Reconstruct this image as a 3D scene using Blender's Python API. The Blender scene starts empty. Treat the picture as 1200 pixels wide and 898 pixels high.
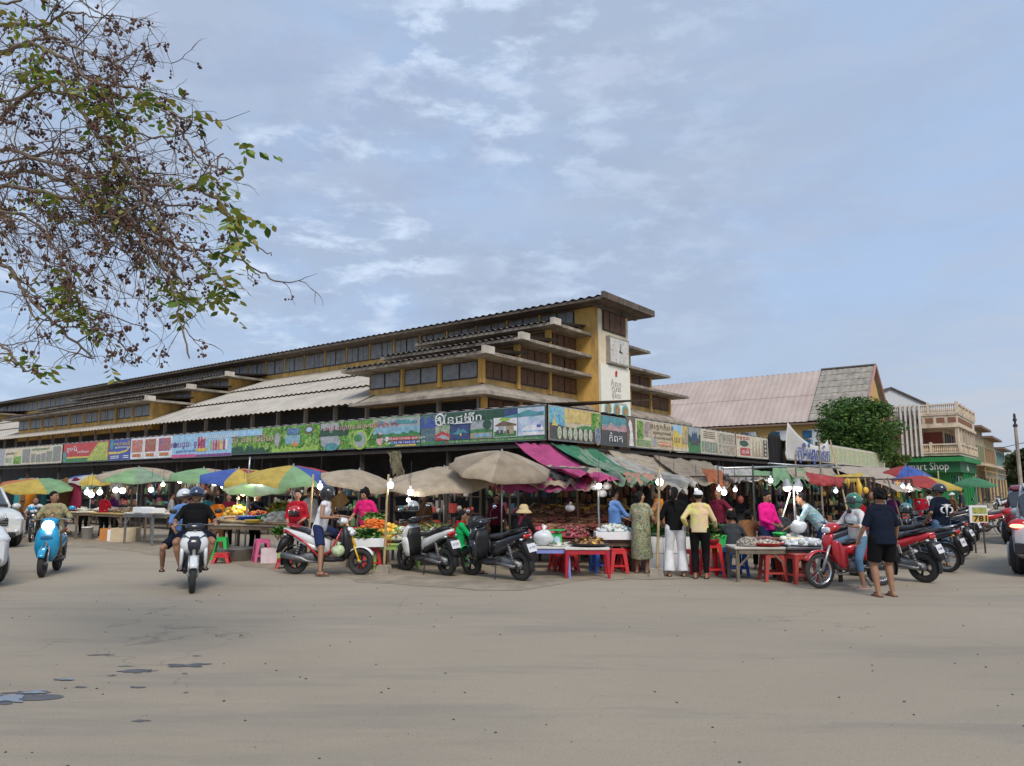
import bpy, bmesh, math, random
from mathutils import Vector, Matrix, noise
R = math.radians
sc = bpy.context.scene
C = sc.collection
random.seed(7)

# ------------------------------------------------------------------ camera
FPX, CXP, CYP, CAMZ, PIT = 888.0, 600.0, 449.0, 1.6, R(8.0)
cam = bpy.data.objects.new('camera', bpy.data.cameras.new('camera'))
C.objects.link(cam); sc.camera = cam
cam.location = (0, 0, CAMZ); cam.rotation_euler = (R(90) + PIT, 0, 0)
cam.data.sensor_width = 36; cam.data.lens = 36 * FPX / 1200
cam.data.clip_start = 0.1; cam.data.clip_end = 3000

# ------------------------------------------------------------------ sky, sun, exposure
sc.view_settings.view_transform = 'Standard'; sc.view_settings.look = 'None'
sc.view_settings.exposure = 0.45; sc.view_settings.gamma = 1
SUN_EL, SUN_AZ = R(46), R(166)
w = bpy.data.worlds.new('World'); sc.world = w; w.use_nodes = True
nt = w.node_tree; N = nt.nodes; L = nt.links; N.clear()
def nd(tree, t, **kw):
    n = tree.nodes.new(t)
    for k, v in kw.items(): setattr(n, k, v)
    return n
out = nd(nt, 'ShaderNodeOutputWorld'); bg = nd(nt, 'ShaderNodeBackground'); bg.inputs[1].default_value = 0.1
sky = nd(nt, 'ShaderNodeTexSky'); sky.sky_type = 'NISHITA'; sky.sun_disc = False
sky.sun_elevation = SUN_EL; sky.sun_rotation = SUN_AZ
sky.air_density = 1.2; sky.dust_density = 1.5; sky.ozone_density = 2.5
tc = nd(nt, 'ShaderNodeTexCoord'); sep = nd(nt, 'ShaderNodeSeparateXYZ'); L.new(tc.outputs['Generated'], sep.inputs[0])
def mth(op, a, b=None, c=None, tree=nt):
    n = tree.nodes.new('ShaderNodeMath'); n.operation = op
    for i, v in enumerate((a, b, c)):
        if v is None: continue
        if isinstance(v, (int, float)): n.inputs[i].default_value = v
        else: tree.links.new(v, n.inputs[i])
    return n.outputs[0]
comb = nd(nt, 'ShaderNodeCombineXYZ')                 # view direction, flattened a little towards the horizon
L.new(sep.outputs[0], comb.inputs[0]); L.new(sep.outputs[1], comb.inputs[1]); L.new(mth('MULTIPLY', mth('POWER', mth('MAXIMUM', sep.outputs[2], 0.0), .85), 2.0), comb.inputs[2])
def wnoise(scale, detail, rough, dist, off, stretch=(1, 1, 1), rz=0.0):
    mp = nd(nt, 'ShaderNodeMapping'); mp.inputs['Location'].default_value = off; mp.inputs['Scale'].default_value = stretch
    mp.inputs['Rotation'].default_value = (0, 0, rz)
    L.new(comb.outputs[0], mp.inputs[0])
    n = nd(nt, 'ShaderNodeTexNoise'); n.inputs['Scale'].default_value = scale; n.inputs['Detail'].default_value = detail
    n.inputs['Roughness'].default_value = rough; n.inputs['Distortion'].default_value = dist
    L.new(mp.outputs[0], n.inputs['Vector']); return n.outputs[0]
def wramp(src, p0, p1):
    n = nd(nt, 'ShaderNodeMapRange'); n.interpolation_type = 'SMOOTHSTEP'
    L.new(src, n.inputs[0]); n.inputs[1].default_value = p0; n.inputs[2].default_value = p1; return n.outputs[0]
def wmix(f, a, b):
    n = nd(nt, 'ShaderNodeMix'); n.data_type = 'RGBA'
    if isinstance(f, float): n.inputs[0].default_value = f
    else: L.new(f, n.inputs[0])
    for v, i in ((a, 6), (b, 7)):
        if isinstance(v, tuple): n.inputs[i].default_value = (*v, 1)
        else: L.new(v, n.inputs[i])
    return n.outputs[2]
veil = wmix(0.86, sky.outputs[0], (3.25, 4.35, 6.25))                      # thin blue between the clouds
gray = wramp(wnoise(2.3, 6, .55, .4, (3.1, 1.7, .4)), .36, .62)             # soft grey-lavender sheet
c1 = wmix(mth('MULTIPLY', gray, .85), veil, (3.05, 3.70, 4.85))
west = wramp(sep.outputs[0], .45, -.15)                                    # more broken towards the left
zone = wramp(wnoise(2.6, 3, .5, .3, (5.35, .2, 1.0)), .38, .54)
puff = wramp(wnoise(14.0, 7, .60, .15, (7.4, 2.2, 0), (1, 1, 1.3), .3), .46, .68)
c2 = wmix(mth('MULTIPLY', mth('MULTIPLY', mth('MULTIPLY', puff, zone), west), .95), c1, (4.8, 5.7, 7.1))
dark = wramp(wnoise(8.0, 8, .6, .4, (2.4, 9.2, 0)), .47, .64)
c2 = wmix(mth('MULTIPLY', mth('MULTIPLY', dark, .34), mth('ADD', mth('MULTIPLY', west, .7), .3)), c2, (2.6, 3.05, 4.3))
streak = wramp(wnoise(4.0, 6, .58, .4, (0, 4, 0), (1, 1, 2.6)), .46, .66)
c3 = wmix(mth('MULTIPLY', streak, .30), c2, (3.6, 4.1, 5.15))
low = wramp(sep.outputs[2], .30, .02)
c3 = wmix(mth('MULTIPLY', low, .55), c3, (3.3, 4.25, 5.5))
east = wramp(sep.outputs[0], .25, .62)
c4 = wmix(mth('MULTIPLY', mth('MULTIPLY', low, east), mth('ADD', mth('MULTIPLY', streak, .5), .35)), c3, (4.4, 4.5, 4.8))
L.new(c4, bg.inputs[0]); L.new(bg.outputs[0], out.inputs[0])
sun = bpy.data.objects.new('sun', bpy.data.lights.new('sun', 'SUN')); C.objects.link(sun)
sun.data.energy = 2.0; sun.data.angle = R(24); sun.data.color = (1, .93, .82)
sd = Vector((math.sin(SUN_AZ) * math.cos(SUN_EL), math.cos(SUN_AZ) * math.cos(SUN_EL), math.sin(SUN_EL)))
sun.rotation_euler = sd.to_track_quat('Z', 'Y').to_euler()

# ------------------------------------------------------------------ picture maths
CP, SP = math.cos(PIT), math.sin(PIT)
def ray(px, py):
    u, v = px - CXP, CYP - py
    return Vector((u, FPX * CP - v * SP, FPX * SP + v * CP))
def G(px, py, z=0.0):
    d = ray(px, py); t = (z - CAMZ) / d.z
    return Vector((d.x * t, d.y * t, z))
def AT(px, py, Y):
    d = ray(px, py); t = Y / d.y
    return Vector((d.x * t, Y, CAMZ + d.z * t))
LA, RA = R(52.6), R(37.4)
DL = Vector((-math.sin(LA), math.cos(LA), 0)); DR = Vector((math.sin(RA), math.cos(RA), 0))
def W(s, t, z=0.0, o=(-1.22, 30.0)):        # market coordinates: s along the right facade, t along the left
    return Vector((o[0], o[1], 0)) + DR * s + DL * t + Vector((0, 0, z))
def faceL(px, o):                            # t where the line o + t*DL crosses picture column px
    k = (px - CXP) / 897.0
    return (o[0] - k * o[1]) / (k * DL.y - DL.x)
def faceR(px, o):
    k = (px - CXP) / 897.0
    return (k * o[1] - o[0]) / (DR.x - k * DR.y)

# ------------------------------------------------------------------ materials
MATS = {}
def mat(name, col, rough=.65, metal=0.0, var=.12, scale=6.0, bump=0.0, emit=0.0, dirt=None, dirt_amt=.5, dirt_scale=2.0, spec=.5, coat=0.0, trans=0.0, alpha=1.0, coords='Object', sheen=0.0, sub=None):
    if name in MATS: return MATS[name]
    m = bpy.data.materials.new(name); m.use_nodes = True; MATS[name] = m
    t = m.node_tree; b = t.nodes['Principled BSDF']
    tcn = nd(t, 'ShaderNodeTexCoord')
    n = nd(t, 'ShaderNodeTexNoise'); n.inputs['Scale'].default_value = scale; n.inputs['Detail'].default_value = 5; n.inputs['Roughness'].default_value = .6
    t.links.new(tcn.outputs[coords], n.inputs['Vector'])
    mx = nd(t, 'ShaderNodeMix'); mx.data_type = 'RGBA'
    mr = nd(t, 'ShaderNodeMapRange'); mr.inputs[1].default_value = .3; mr.inputs[2].default_value = .7
    t.links.new(n.outputs[0], mr.inputs[0]); t.links.new(mr.outputs[0], mx.inputs[0])
    mx.inputs[6].default_value = (*[c * (1 - var) for c in col], 1); mx.inputs[7].default_value = (*[min(1, c * (1 + var)) for c in col], 1)
    src = mx.outputs[2]
    if dirt is not None:
        n2 = nd(t, 'ShaderNodeTexNoise'); n2.inputs['Scale'].default_value = dirt_scale; n2.inputs['Detail'].default_value = 8; n2.inputs['Roughness'].default_value = .7
        mp = nd(t, 'ShaderNodeMapping'); mp.inputs['Scale'].default_value = (1, 1, .35); t.links.new(tcn.outputs[coords], mp.inputs[0])
        t.links.new(mp.outputs[0], n2.inputs['Vector'])
        r2 = nd(t, 'ShaderNodeMapRange'); r2.inputs[1].default_value = .45; r2.inputs[2].default_value = .7; r2.inputs[4].default_value = dirt_amt
        t.links.new(n2.outputs[0], r2.inputs[0])
        m2 = nd(t, 'ShaderNodeMix'); m2.data_type = 'RGBA'; t.links.new(r2.outputs[0], m2.inputs[0]); t.links.new(src, m2.inputs[6]); m2.inputs[7].default_value = (*dirt, 1)
        src = m2.outputs[2]
    t.links.new(src, b.inputs['Base Color'])
    b.inputs['Roughness'].default_value = rough; b.inputs['Metallic'].default_value = metal
    b.inputs['Specular IOR Level'].default_value = spec
    if coat: b.inputs['Coat Weight'].default_value = coat; b.inputs['Coat Roughness'].default_value = .12
    if sheen: b.inputs['Sheen Weight'].default_value = sheen
    if trans:                                        # thin cloth or leaf: some light comes through
        tr = nd(t, 'ShaderNodeBsdfTranslucent'); t.links.new(src, tr.inputs[0])
        ms = nd(t, 'ShaderNodeMixShader'); ms.inputs[0].default_value = trans
        t.links.new(b.outputs[0], ms.inputs[1]); t.links.new(tr.outputs[0], ms.inputs[2])
        t.links.new(ms.outputs[0], t.nodes['Material Output'].inputs[0])
    if emit: b.inputs['Emission Color'].default_value = (*col, 1); b.inputs['Emission Strength'].default_value = emit
    if bump:
        bn = nd(t, 'ShaderNodeBump'); bn.inputs['Strength'].default_value = bump; bn.inputs['Distance'].default_value = .03
        t.links.new(n.outputs[0], bn.inputs['Height']); t.links.new(bn.outputs[0], b.inputs['Normal'])
    return m
def glass(name, col, rough=.08):
    return mat(name, col, rough, 0, .3, 1.2, spec=.8, coat=.5)
def printed(name, cols, scale=2.0, seed=0.0, aspect=(1, 1, 1)):
    """a printed picture: patches of several inks"""
    if name in MATS: return MATS[name]
    m = bpy.data.materials.new(name); m.use_nodes = True; MATS[name] = m
    t = m.node_tree; b = t.nodes['Principled BSDF']; b.inputs['Roughness'].default_value = .5
    tcn = nd(t, 'ShaderNodeTexCoord'); mp = nd(t, 'ShaderNodeMapping'); mp.inputs['Location'].default_value = (seed, seed * .7, seed * 1.3); mp.inputs['Scale'].default_value = aspect
    t.links.new(tcn.outputs['Object'], mp.inputs[0])
    n = nd(t, 'ShaderNodeTexNoise'); n.inputs['Scale'].default_value = scale * 1.7; n.inputs['Detail'].default_value = 8; n.inputs['Roughness'].default_value = .72; n.inputs['Distortion'].default_value = 1.4
    t.links.new(mp.outputs[0], n.inputs['Vector'])
    cr = nd(t, 'ShaderNodeValToRGB'); t.links.new(n.outputs[0], cr.inputs[0])
    e = cr.color_ramp.elements; k = len(cols)
    for i, c in enumerate(cols):
        p = .30 + .40 * i / max(1, k - 1)
        el = e[i] if i < 2 else e.new(p)
        el.position = p; el.color = (*c, 1)
    v = nd(t, 'ShaderNodeTexVoronoi'); v.inputs['Scale'].default_value = scale * 3.1; t.links.new(mp.outputs[0], v.inputs['Vector'])
    mx = nd(t, 'ShaderNodeMix'); mx.data_type = 'RGBA'; mx.blend_type = 'SOFT_LIGHT'; mx.inputs[0].default_value = .3
    t.links.new(cr.outputs[0], mx.inputs[6]); t.links.new(v.outputs['Color'], mx.inputs[7])
    t.links.new(mx.outputs[2], b.inputs['Base Color'])
    return m

# ------------------------------------------------------------------ mesh building
class MB:
    def __init__(s): s.v = []; s.f = []; s.mi = []; s.cur = 0; s.M = Matrix()
    def m(s, i): s.cur = i; return s
    def add(s, vs, fs):
        k = len(s.v); s.v += [s.M @ Vector(p) for p in vs]; s.f += [tuple(i + k for i in f) for f in fs]; s.mi += [s.cur] * len(fs); return s
    def box(s, c, size, rot=None):
        hx, hy, hz = [a / 2 for a in size]; c = Vector(c)
        vs = [Vector((x * hx, y * hy, z * hz)) for x in (-1, 1) for y in (-1, 1) for z in (-1, 1)]
        if rot is not None:
            q = rot if isinstance(rot, Matrix) else Matrix.Rotation(rot, 3, 'Z')
            vs = [q @ p for p in vs]
        return s.add([c + p for p in vs], [(0, 1, 3, 2), (4, 6, 7, 5), (0, 4, 5, 1), (2, 3, 7, 6), (0, 2, 6, 4), (1, 5, 7, 3)])
    def slab(s, p, z0, z1):                     # polygon p (xy) from z0 to z1
        n = len(p); vs = [(a[0], a[1], z0) for a in p] + [(a[0], a[1], z1) for a in p]
        return s.add(vs, [tuple(reversed(range(n))), tuple(range(n, 2 * n))] + [(i, (i + 1) % n, n + (i + 1) % n, n + i) for i in range(n)])
    def tube(s, pts, rad, n=8, cap=True):
        pts = [Vector(p) for p in pts]
        if isinstance(rad, (int, float)): rad = [rad] * len(pts)
        vs = []; up = None
        for i, p in enumerate(pts):
            d = (pts[min(i + 1, len(pts) - 1)] - pts[max(i - 1, 0)])
            d = d.normalized() if d.length > 1e-9 else Vector((0, 0, 1))
            if up is None: up = Vector((0, 0, 1)) if abs(d.z) < .9 else Vector((1, 0, 0))
            a = d.cross(up); a = a.normalized() if a.length > 1e-6 else d.orthogonal().normalized()
            b = a.cross(d).normalized(); up = b
            for k in range(n):
                th = 2 * math.pi * k / n; vs.append(p + (a * math.cos(th) + b * math.sin(th)) * rad[i])
        fs = [(i * n + k, i * n + (k + 1) % n, (i + 1) * n + (k + 1) % n, (i + 1) * n + k) for i in range(len(pts) - 1) for k in range(n)]
        if cap: fs += [tuple(reversed(range(n))), tuple((len(pts) - 1) * n + k for k in range(n))]
        return s.add(vs, fs)
    def ball(s, c, r, nu=12, nv=8, rot=None, z0=-1.0):
        if isinstance(r, (int, float)): r = (r, r, r)
        c = Vector(c); a0 = math.asin(z0); vs = []
        for j in range(nv + 1):
            ph = a0 + (math.pi / 2 - a0) * j / nv
            for i in range(nu):
                th = 2 * math.pi * i / nu
                p = Vector((r[0] * math.cos(ph) * math.cos(th), r[1] * math.cos(ph) * math.sin(th), r[2] * math.sin(ph)))
                if rot is not None: p = rot @ p
                vs.append(c + p)
        fs = [(j * nu + i, j * nu + (i + 1) % nu, (j + 1) * nu + (i + 1) % nu, (j + 1) * nu + i) for j in range(nv) for i in range(nu)]
        if z0 > -.99: fs.append(tuple(reversed(range(nu))))
        return s.add(vs, fs)
    def lathe(s, prof, n=16, c=(0, 0, 0), rot=None):
        c = Vector(c); vs = []
        for r, z in prof:
            for k in range(n):
                th = 2 * math.pi * k / n; p = Vector((r * math.cos(th), r * math.sin(th), z))
                vs.append(c + (rot @ p if rot is not None else p))
        m = len(prof)
        return s.add(vs, [(i * n + k, i * n + (k + 1) % n, (i + 1) * n + (k + 1) % n, (i + 1) * n + k) for i in range(m - 1) for k in range(n)])
    def loft(s, secs, n=14, e=2.6, cap=True):
        """secs: (y, z, halfwidth, halfheight[, x]) rings across the y axis"""
        vs = []
        for q in secs:
            y, z, hw, hh = q[:4]; x0 = q[4] if len(q) > 4 else 0
            for k in range(n):
                th = 2 * math.pi * k / n; cx, sx = math.cos(th), math.sin(th)
                vs.append((x0 + hw * math.copysign(abs(cx) ** (2 / e), cx), y, z + hh * math.copysign(abs(sx) ** (2 / e), sx)))
        m = len(secs)
        fs = [(i * n + k, (i + 1) * n + k, (i + 1) * n + (k + 1) % n, i * n + (k + 1) % n) for i in range(m - 1) for k in range(n)]
        if cap: fs += [tuple(range(n)), tuple(reversed([(m - 1) * n + k for k in range(n)]))]
        return s.add(vs, fs)
    def prism(s, poly, x0, x1, w=None):
        """side outline (y, z) given thickness from x0 to x1"""
        n = len(poly); vs = [(x0, a, b) for a, b in poly] + [(x1, a, b) for a, b in poly]
        return s.add(vs, [tuple(range(n)), tuple(reversed(range(n, 2 * n)))] + [(i, n + i, n + (i + 1) % n, (i + 1) % n) for i in range(n)])
    def grid(s, P, nu, nv):
        vs = [P(i / nu, j / nv) for j in range(nv + 1) for i in range(nu + 1)]
        return s.add(vs, [(j * (nu + 1) + i, j * (nu + 1) + i + 1, (j + 1) * (nu + 1) + i + 1, (j + 1) * (nu + 1) + i) for j in range(nv) for i in range(nu)])
    def mesh(s, name, mats, smooth=False):
        me = bpy.data.meshes.new(name); me.from_pydata(s.v, [], s.f)
        if not isinstance(mats, (list, tuple)): mats = [mats]
        for m in mats: me.materials.append(m)
        if len(mats) > 1: me.polygons.foreach_set('material_index', s.mi)
        if smooth: me.polygons.foreach_set('use_smooth', [True] * len(me.polygons))
        bm = bmesh.new(); bm.from_mesh(me); bmesh.ops.recalc_face_normals(bm, faces=bm.faces)
        if smooth == 'auto':
            for e_ in bm.edges:
                if len(e_.link_faces) == 2 and e_.calc_face_angle(0) > .7: e_.smooth = False
        bm.to_mesh(me); bm.free(); me.update(); return me
    def build(s, name, mats, parent=None, smooth=False, bevel=0, solid=0):
        o = bpy.data.objects.new(name, s.mesh(name, mats, smooth)); C.objects.link(o)
        if parent is not None: o.parent = parent
        if solid:
            md = o.modifiers.new('solid', 'SOLIDIFY'); md.thickness = solid
        if bevel:
            md = o.modifiers.new('bevel', 'BEVEL'); md.width = bevel; md.segments = 2; md.limit_method = 'ANGLE'
        return o
def tag(o, label=None, cat=None, group=None, kind=None):
    if label: o['label'] = label
    if cat: o['category'] = cat
    if group: o['group'] = group
    if kind: o['kind'] = kind
    return o
def thing(name, label, cat, loc=(0, 0, 0), rz=0.0, group=None):
    o = bpy.data.objects.new(name, None); o.empty_display_size = .1; C.objects.link(o)
    o.location = loc; o.rotation_euler = (0, 0, rz); return tag(o, label, cat, group)
def dup(root, loc=None, rz=None, label=None, group=None, scale=None, parent=None):
    c = root.copy(); C.objects.link(c)
    if parent is not None: c.parent = parent
    if loc is not None: c.location = loc
    if rz is not None: c.rotation_euler = (0, 0, rz)
    if scale: c.scale = (scale, scale, scale)
    if label: c['label'] = label
    if group: c['group'] = group
    for ch in list(root.children): dup(ch, parent=c)
    return c
# scratch scene for evaluating remeshed skins and lettering
TMP = bpy.data.scenes.new('scratch')
def evaluate(o, name):
    TMP.collection.objects.link(o)
    TMP.view_layers[0].update(); dg = TMP.view_layers[0].depsgraph
    me = bpy.data.meshes.new_from_object(o.evaluated_get(dg)); me.name = name
    TMP.collection.objects.unlink(o); d = o.data; bpy.data.objects.remove(o)
    return me
def skin(mb, name, m, parent, voxel=.014, sm=4):
    me = mb.mesh(name, m); o = bpy.data.objects.new('tmp', me)
    r = o.modifiers.new('r', 'REMESH'); r.mode = 'VOXEL'; r.voxel_size = voxel; r.use_smooth_shade = True
    k = o.modifiers.new('s', 'SMOOTH'); k.factor = .5; k.iterations = sm
    me2 = evaluate(o, name); me2.materials.clear(); me2.materials.append(m)
    me2.polygons.foreach_set('use_smooth', [True] * len(me2.polygons))
    o = bpy.data.objects.new(name, me2); C.objects.link(o)
    if parent is not None: o.parent = parent
    return o
def lettering(text, size, m, parent, mw, name='lettering', depth=.004, width=None, bold=0.0):
    cu = bpy.data.curves.new('t', 'FONT'); cu.body = text; cu.size = size; cu.align_x = 'CENTER'; cu.align_y = 'CENTER'; cu.extrude = depth; cu.offset = bold
    cu.resolution_u = 2
    me = evaluate(bpy.data.objects.new('t', cu), name); me.materials.clear(); me.materials.append(m)
    if width and len(me.vertices):
        xs = [v.co.x for v in me.vertices]; k = width / max(1e-6, max(xs) - min(xs)); mid = (max(xs) + min(xs)) / 2
        ys = [v.co.y for v in me.vertices]; my = (max(ys) + min(ys)) / 2
        for v in me.vertices: v.co.x = (v.co.x - mid) * k; v.co.y = v.co.y - my
    o = bpy.data.objects.new(name, me); C.objects.link(o); o.parent = parent; o.matrix_local = mw; return o
def frame(origin, xdir, up=Vector((0, 0, 1))):     # matrix whose x runs along xdir, y up, z out of the surface
    x = xdir.normalized(); z = x.cross(up).normalized(); y = z.cross(x)
    m = Matrix((x, y, z)).transposed().to_4x4(); m.translation = origin; return m
# ------------------------------------------------------------------ common materials
yel = mat('yellow_plaster', (.64, .385, .10), .85, 0, .14, 1.5, .15, dirt=(.19, .13, .07), dirt_amt=.75, dirt_scale=1.9)
yel_dirty = mat('stained_yellow_plaster', (.52, .32, .10), .88, 0, .2, 2, .2, dirt=(.10, .08, .055), dirt_amt=.85, dirt_scale=1.6)
cream = mat('cream_plaster', (.72, .62, .44), .85, 0, .1, 2, .1, dirt=(.25, .19, .12), dirt_amt=.45, dirt_scale=1.4)
slabm = mat('sooty_concrete', (.31, .265, .21), .9, 0, .35, 2.5, .3, dirt=(.05, .042, .035), dirt_amt=.9, dirt_scale=1.2)
conc = mat('weathered_concrete', (.36, .31, .25), .9, 0, .25, 2.5, .3, dirt=(.09, .075, .06), dirt_amt=.8, dirt_scale=1.3)
roof_dark = mat('dark_weathered_tile', (.085, .068, .058), .85, 0, .4, 3, .3)
roof_pale = mat('pale_fibre_cement_roof', (.44, .40, .345), .85, 0, .12, 1.2, .15, dirt=(.2, .17, .14), dirt_amt=.5, dirt_scale=.8)
slat_brown = mat('brown_wood_slats', (.13, .062, .03), .7, 0, .3, 4, .2)
slat_grey = mat('dusty_glass_louvres', (.19, .19, .185), .35, 0, .3, 3, .1)
wood_dark = mat('dark_timber', (.06, .045, .035), .8, 0, .35, 4, .2)
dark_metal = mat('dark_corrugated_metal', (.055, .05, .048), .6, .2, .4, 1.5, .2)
steel = mat('galvanised_steel', (.42, .43, .44), .4, .8, .15, 8)
white_p = mat('white_paint', (.78, .77, .74), .6, 0, .06, 5)

# ------------------------------------------------------------------ ground
def ground_material():
    m = bpy.data.materials.new('dusty_asphalt'); m.use_nodes = True; t = m.node_tree; b = t.nodes['Principled BSDF']
    tcn = nd(t, 'ShaderNodeTexCoord')
    def ns(scale, det=6, rough=.6, st=(1, 1, 1), rz=0, dist=0):
        mp = nd(t, 'ShaderNodeMapping'); mp.inputs['Scale'].default_value = st; mp.inputs['Rotation'].default_value = (0, 0, rz); t.links.new(tcn.outputs['Object'], mp.inputs[0])
        n = nd(t, 'ShaderNodeTexNoise'); n.inputs['Scale'].default_value = scale; n.inputs['Detail'].default_value = det; n.inputs['Roughness'].default_value = rough; n.inputs['Distortion'].default_value = dist
        t.links.new(mp.outputs[0], n.inputs['Vector']); return n.outputs[0]
    def mr(s, a, c, lo=0., hi=1.):
        n = nd(t, 'ShaderNodeMapRange'); t.links.new(s, n.inputs[0]); n.inputs[1].default_value = a; n.inputs[2].default_value = c; n.inputs[3].default_value = lo; n.inputs[4].default_value = hi; return n.outputs[0]
    def mix(f, a, c, bt='MIX'):
        n = nd(t, 'ShaderNodeMix'); n.data_type = 'RGBA'; n.blend_type = bt
        if isinstance(f, float): n.inputs[0].default_value = f
        else: t.links.new(f, n.inputs[0])
        for v, i in ((a, 6), (c, 7)):
            if isinstance(v, tuple): n.inputs[i].default_value = (*v, 1)
            else: t.links.new(v, n.inputs[i])
        return n.outputs[2]
    col = mix(mr(ns(.22, 4, .55, (1, 1, 1), 0, .4), .35, .65), (.318, .270, .205), (.37, .315, .24))     # dust drifts
    col = mix(mr(ns(.55, 7, .65, (.35, 1.3, 1), R(20)), .5, .72, 0, .55), col, (.22, .20, .165))        # wheel-worn darker tracks
    col = mix(mr(ns(1.7, 7, .7, (.5, 1.5, 1), R(-25), .5), .56, .74, 0, .5), col, (.39, .33, .245))        # sand
    cw = nd(t, 'ShaderNodeTexVoronoi'); cw.feature = 'DISTANCE_TO_EDGE'; cw.inputs['Scale'].default_value = .16; dn = nd(t, 'ShaderNodeTexNoise'); dn.inputs['Scale'].default_value = 1.1; dn.inputs['Detail'].default_value = 6
    t.links.new(tcn.outputs['Object'], dn.inputs['Vector']); va = nd(t, 'ShaderNodeVectorMath'); va.operation = 'MULTIPLY_ADD'; t.links.new(dn.outputs['Color'], va.inputs[0]); va.inputs[1].default_value = (2.2, 2.2, 0); t.links.new(tcn.outputs['Object'], va.inputs[2]); t.links.new(va.outputs[0], cw.inputs['Vector'])
    crk = mth('MULTIPLY', mr(cw.outputs['Distance'], .0035, .001, 0, .45), mr(ns(.35, 3), .48, .56), tree=t)
    col = mix(crk, col, (.10, .09, .075))
    col = mix(mr(ns(.9, 8, .72, (.25, 1.6, 1), R(38)), .52, .60, 0, .35), col, (.20, .185, .16))
    col = mix(mr(ns(55, 2, .7), .35, .7, 0, .5), col, (.24, .20, .15))                                    # aggregate
    sp = nd(t, 'ShaderNodeTexVoronoi'); sp.inputs['Scale'].default_value = 2.4; sp.inputs['Randomness'].default_value = 1; t.links.new(tcn.outputs['Object'], sp.inputs['Vector'])
    col = mix(mr(sp.outputs['Distance'], .028, .018, 0, .6), col, (.045, .038, .034))                    # specks
    sp2 = nd(t, 'ShaderNodeTexVoronoi'); sp2.inputs['Scale'].default_value = 14; t.links.new(tcn.outputs['Object'], sp2.inputs['Vector'])
    col = mix(mr(sp2.outputs['Distance'], .10, .07, 0, .5), col, (.09, .08, .07))
    t.links.new(col, b.inputs['Base Color']); b.inputs['Roughness'].default_value = .82; b.inputs['Specular IOR Level'].default_value = .35
    bn = nd(t, 'ShaderNodeBump'); bn.inputs['Strength'].default_value = .55; bn.inputs['Distance'].default_value = .012
    hs = mth('ADD', ns(70, 3, .7), mth('MULTIPLY', ns(6, 5, .6), 1.5, tree=t), tree=t)
    t.links.new(hs, bn.inputs['Height']); t.links.new(bn.outputs[0], b.inputs['Normal'])
    return m
g = MB()
g.add([(-900, -60, 0), (900, -60, 0), (900, 1800, 0), (-900, 1800, 0)], [(0, 1, 2, 3)])
tag(g.build('ground', ground_material()), kind='structure')
def patch(name, cx, cy, rx, ry, z, m, seed, n=26, amp=.35, parent=None):
    p = []
    for k in range(n):
        th = 2 * math.pi * k / n; f = 1 + amp * noise.noise(Vector((math.cos(th) * 1.7 + seed, math.sin(th) * 1.7, seed * 1.3))) * 2
        p.append((cx + rx * f * math.cos(th), cy + ry * f * math.sin(th), z))
    b = MB(); b.add(p, [tuple(range(n))]); return tag(b.build(name, m), kind='structure')
tar = mat('fresh_tar_patch', (.075, .072, .075), .5, 0, .3, 12, .3)
wetm = mat('puddle_water', (.13, .14, .16), .08, 0, .2, 3, spec=.7)
damp = mat('damp_asphalt', (.085, .08, .075), .45, 0, .3, 9, .2)
for i, (px, py, rx, ry, kind) in enumerate([(8, 820, .26, .10, 'wet'), (40, 812, .12, .05, 'wet'), (80, 797, .07, .03, 'wet'), (163, 787, .15, .055, 'tar'), (220, 780, .15, .06, 'tar'),
        (160, 806, .06, .022, 'tar'), (96, 806, .06, .02, 'tar'), (131, 792, .04, .02, 'tar'), (150, 781, .06, .02, 'damp'), (216, 790, .02, .012, 'tar'), (218, 812, .02, .012, 'tar'), (163, 845, .06, .02, 'damp'), (230, 769, .05, .014, 'damp'), (118, 768, .1, .03, 'damp')]):
    p = G(px, py)
    if kind == 'wet':
        patch('damp_patch', p.x - .05, p.y, rx * 1.2, ry * 1.15, .004, tar, i + .5, 40, .5); patch('puddle', p.x, p.y, rx * .78, ry * .8, .008, wetm, i, 40, .5)
    else: patch('tar_patch', p.x, p.y, rx, ry, .004, tar if kind == 'tar' else damp, i + 3.3, 40, .6)
# darker swept strips where the stalls meet the road
sand = mat('trodden_sand', (.27, .225, .165), .95, 0, .25, 2.5, .3, dirt=(.16, .135, .10), dirt_amt=.7, dirt_scale=1.5)
def strip(name, a, b, w0, z, m):
    a, b = Vector(a), Vector(b); d = (b - a).normalized(); nrm = Vector((-d.y, d.x, 0)); n = 60; bm_ = MB(); vs = []
    for i in range(n + 1):
        p = a + (b - a) * i / n; e = noise.noise(p * .5) * .9 + noise.noise(p * 2.1) * .35
        vs += [p - nrm * (w0 / 2 + e), p + nrm * (w0 / 2)]
    bm_.add([(v.x, v.y, z) for v in vs], [(2 * i, 2 * i + 2, 2 * i + 3, 2 * i + 1) for i in range(n)])
    return tag(bm_.build(name, m), kind='structure')

# ------------------------------------------------------------------ market hall
hall = thing('market_hall', 'long yellow modernist market hall with stepped roof tiers, louvred windows and a clock tower', 'market building', (0, 0, 0))
LOTS = 72.0
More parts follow.
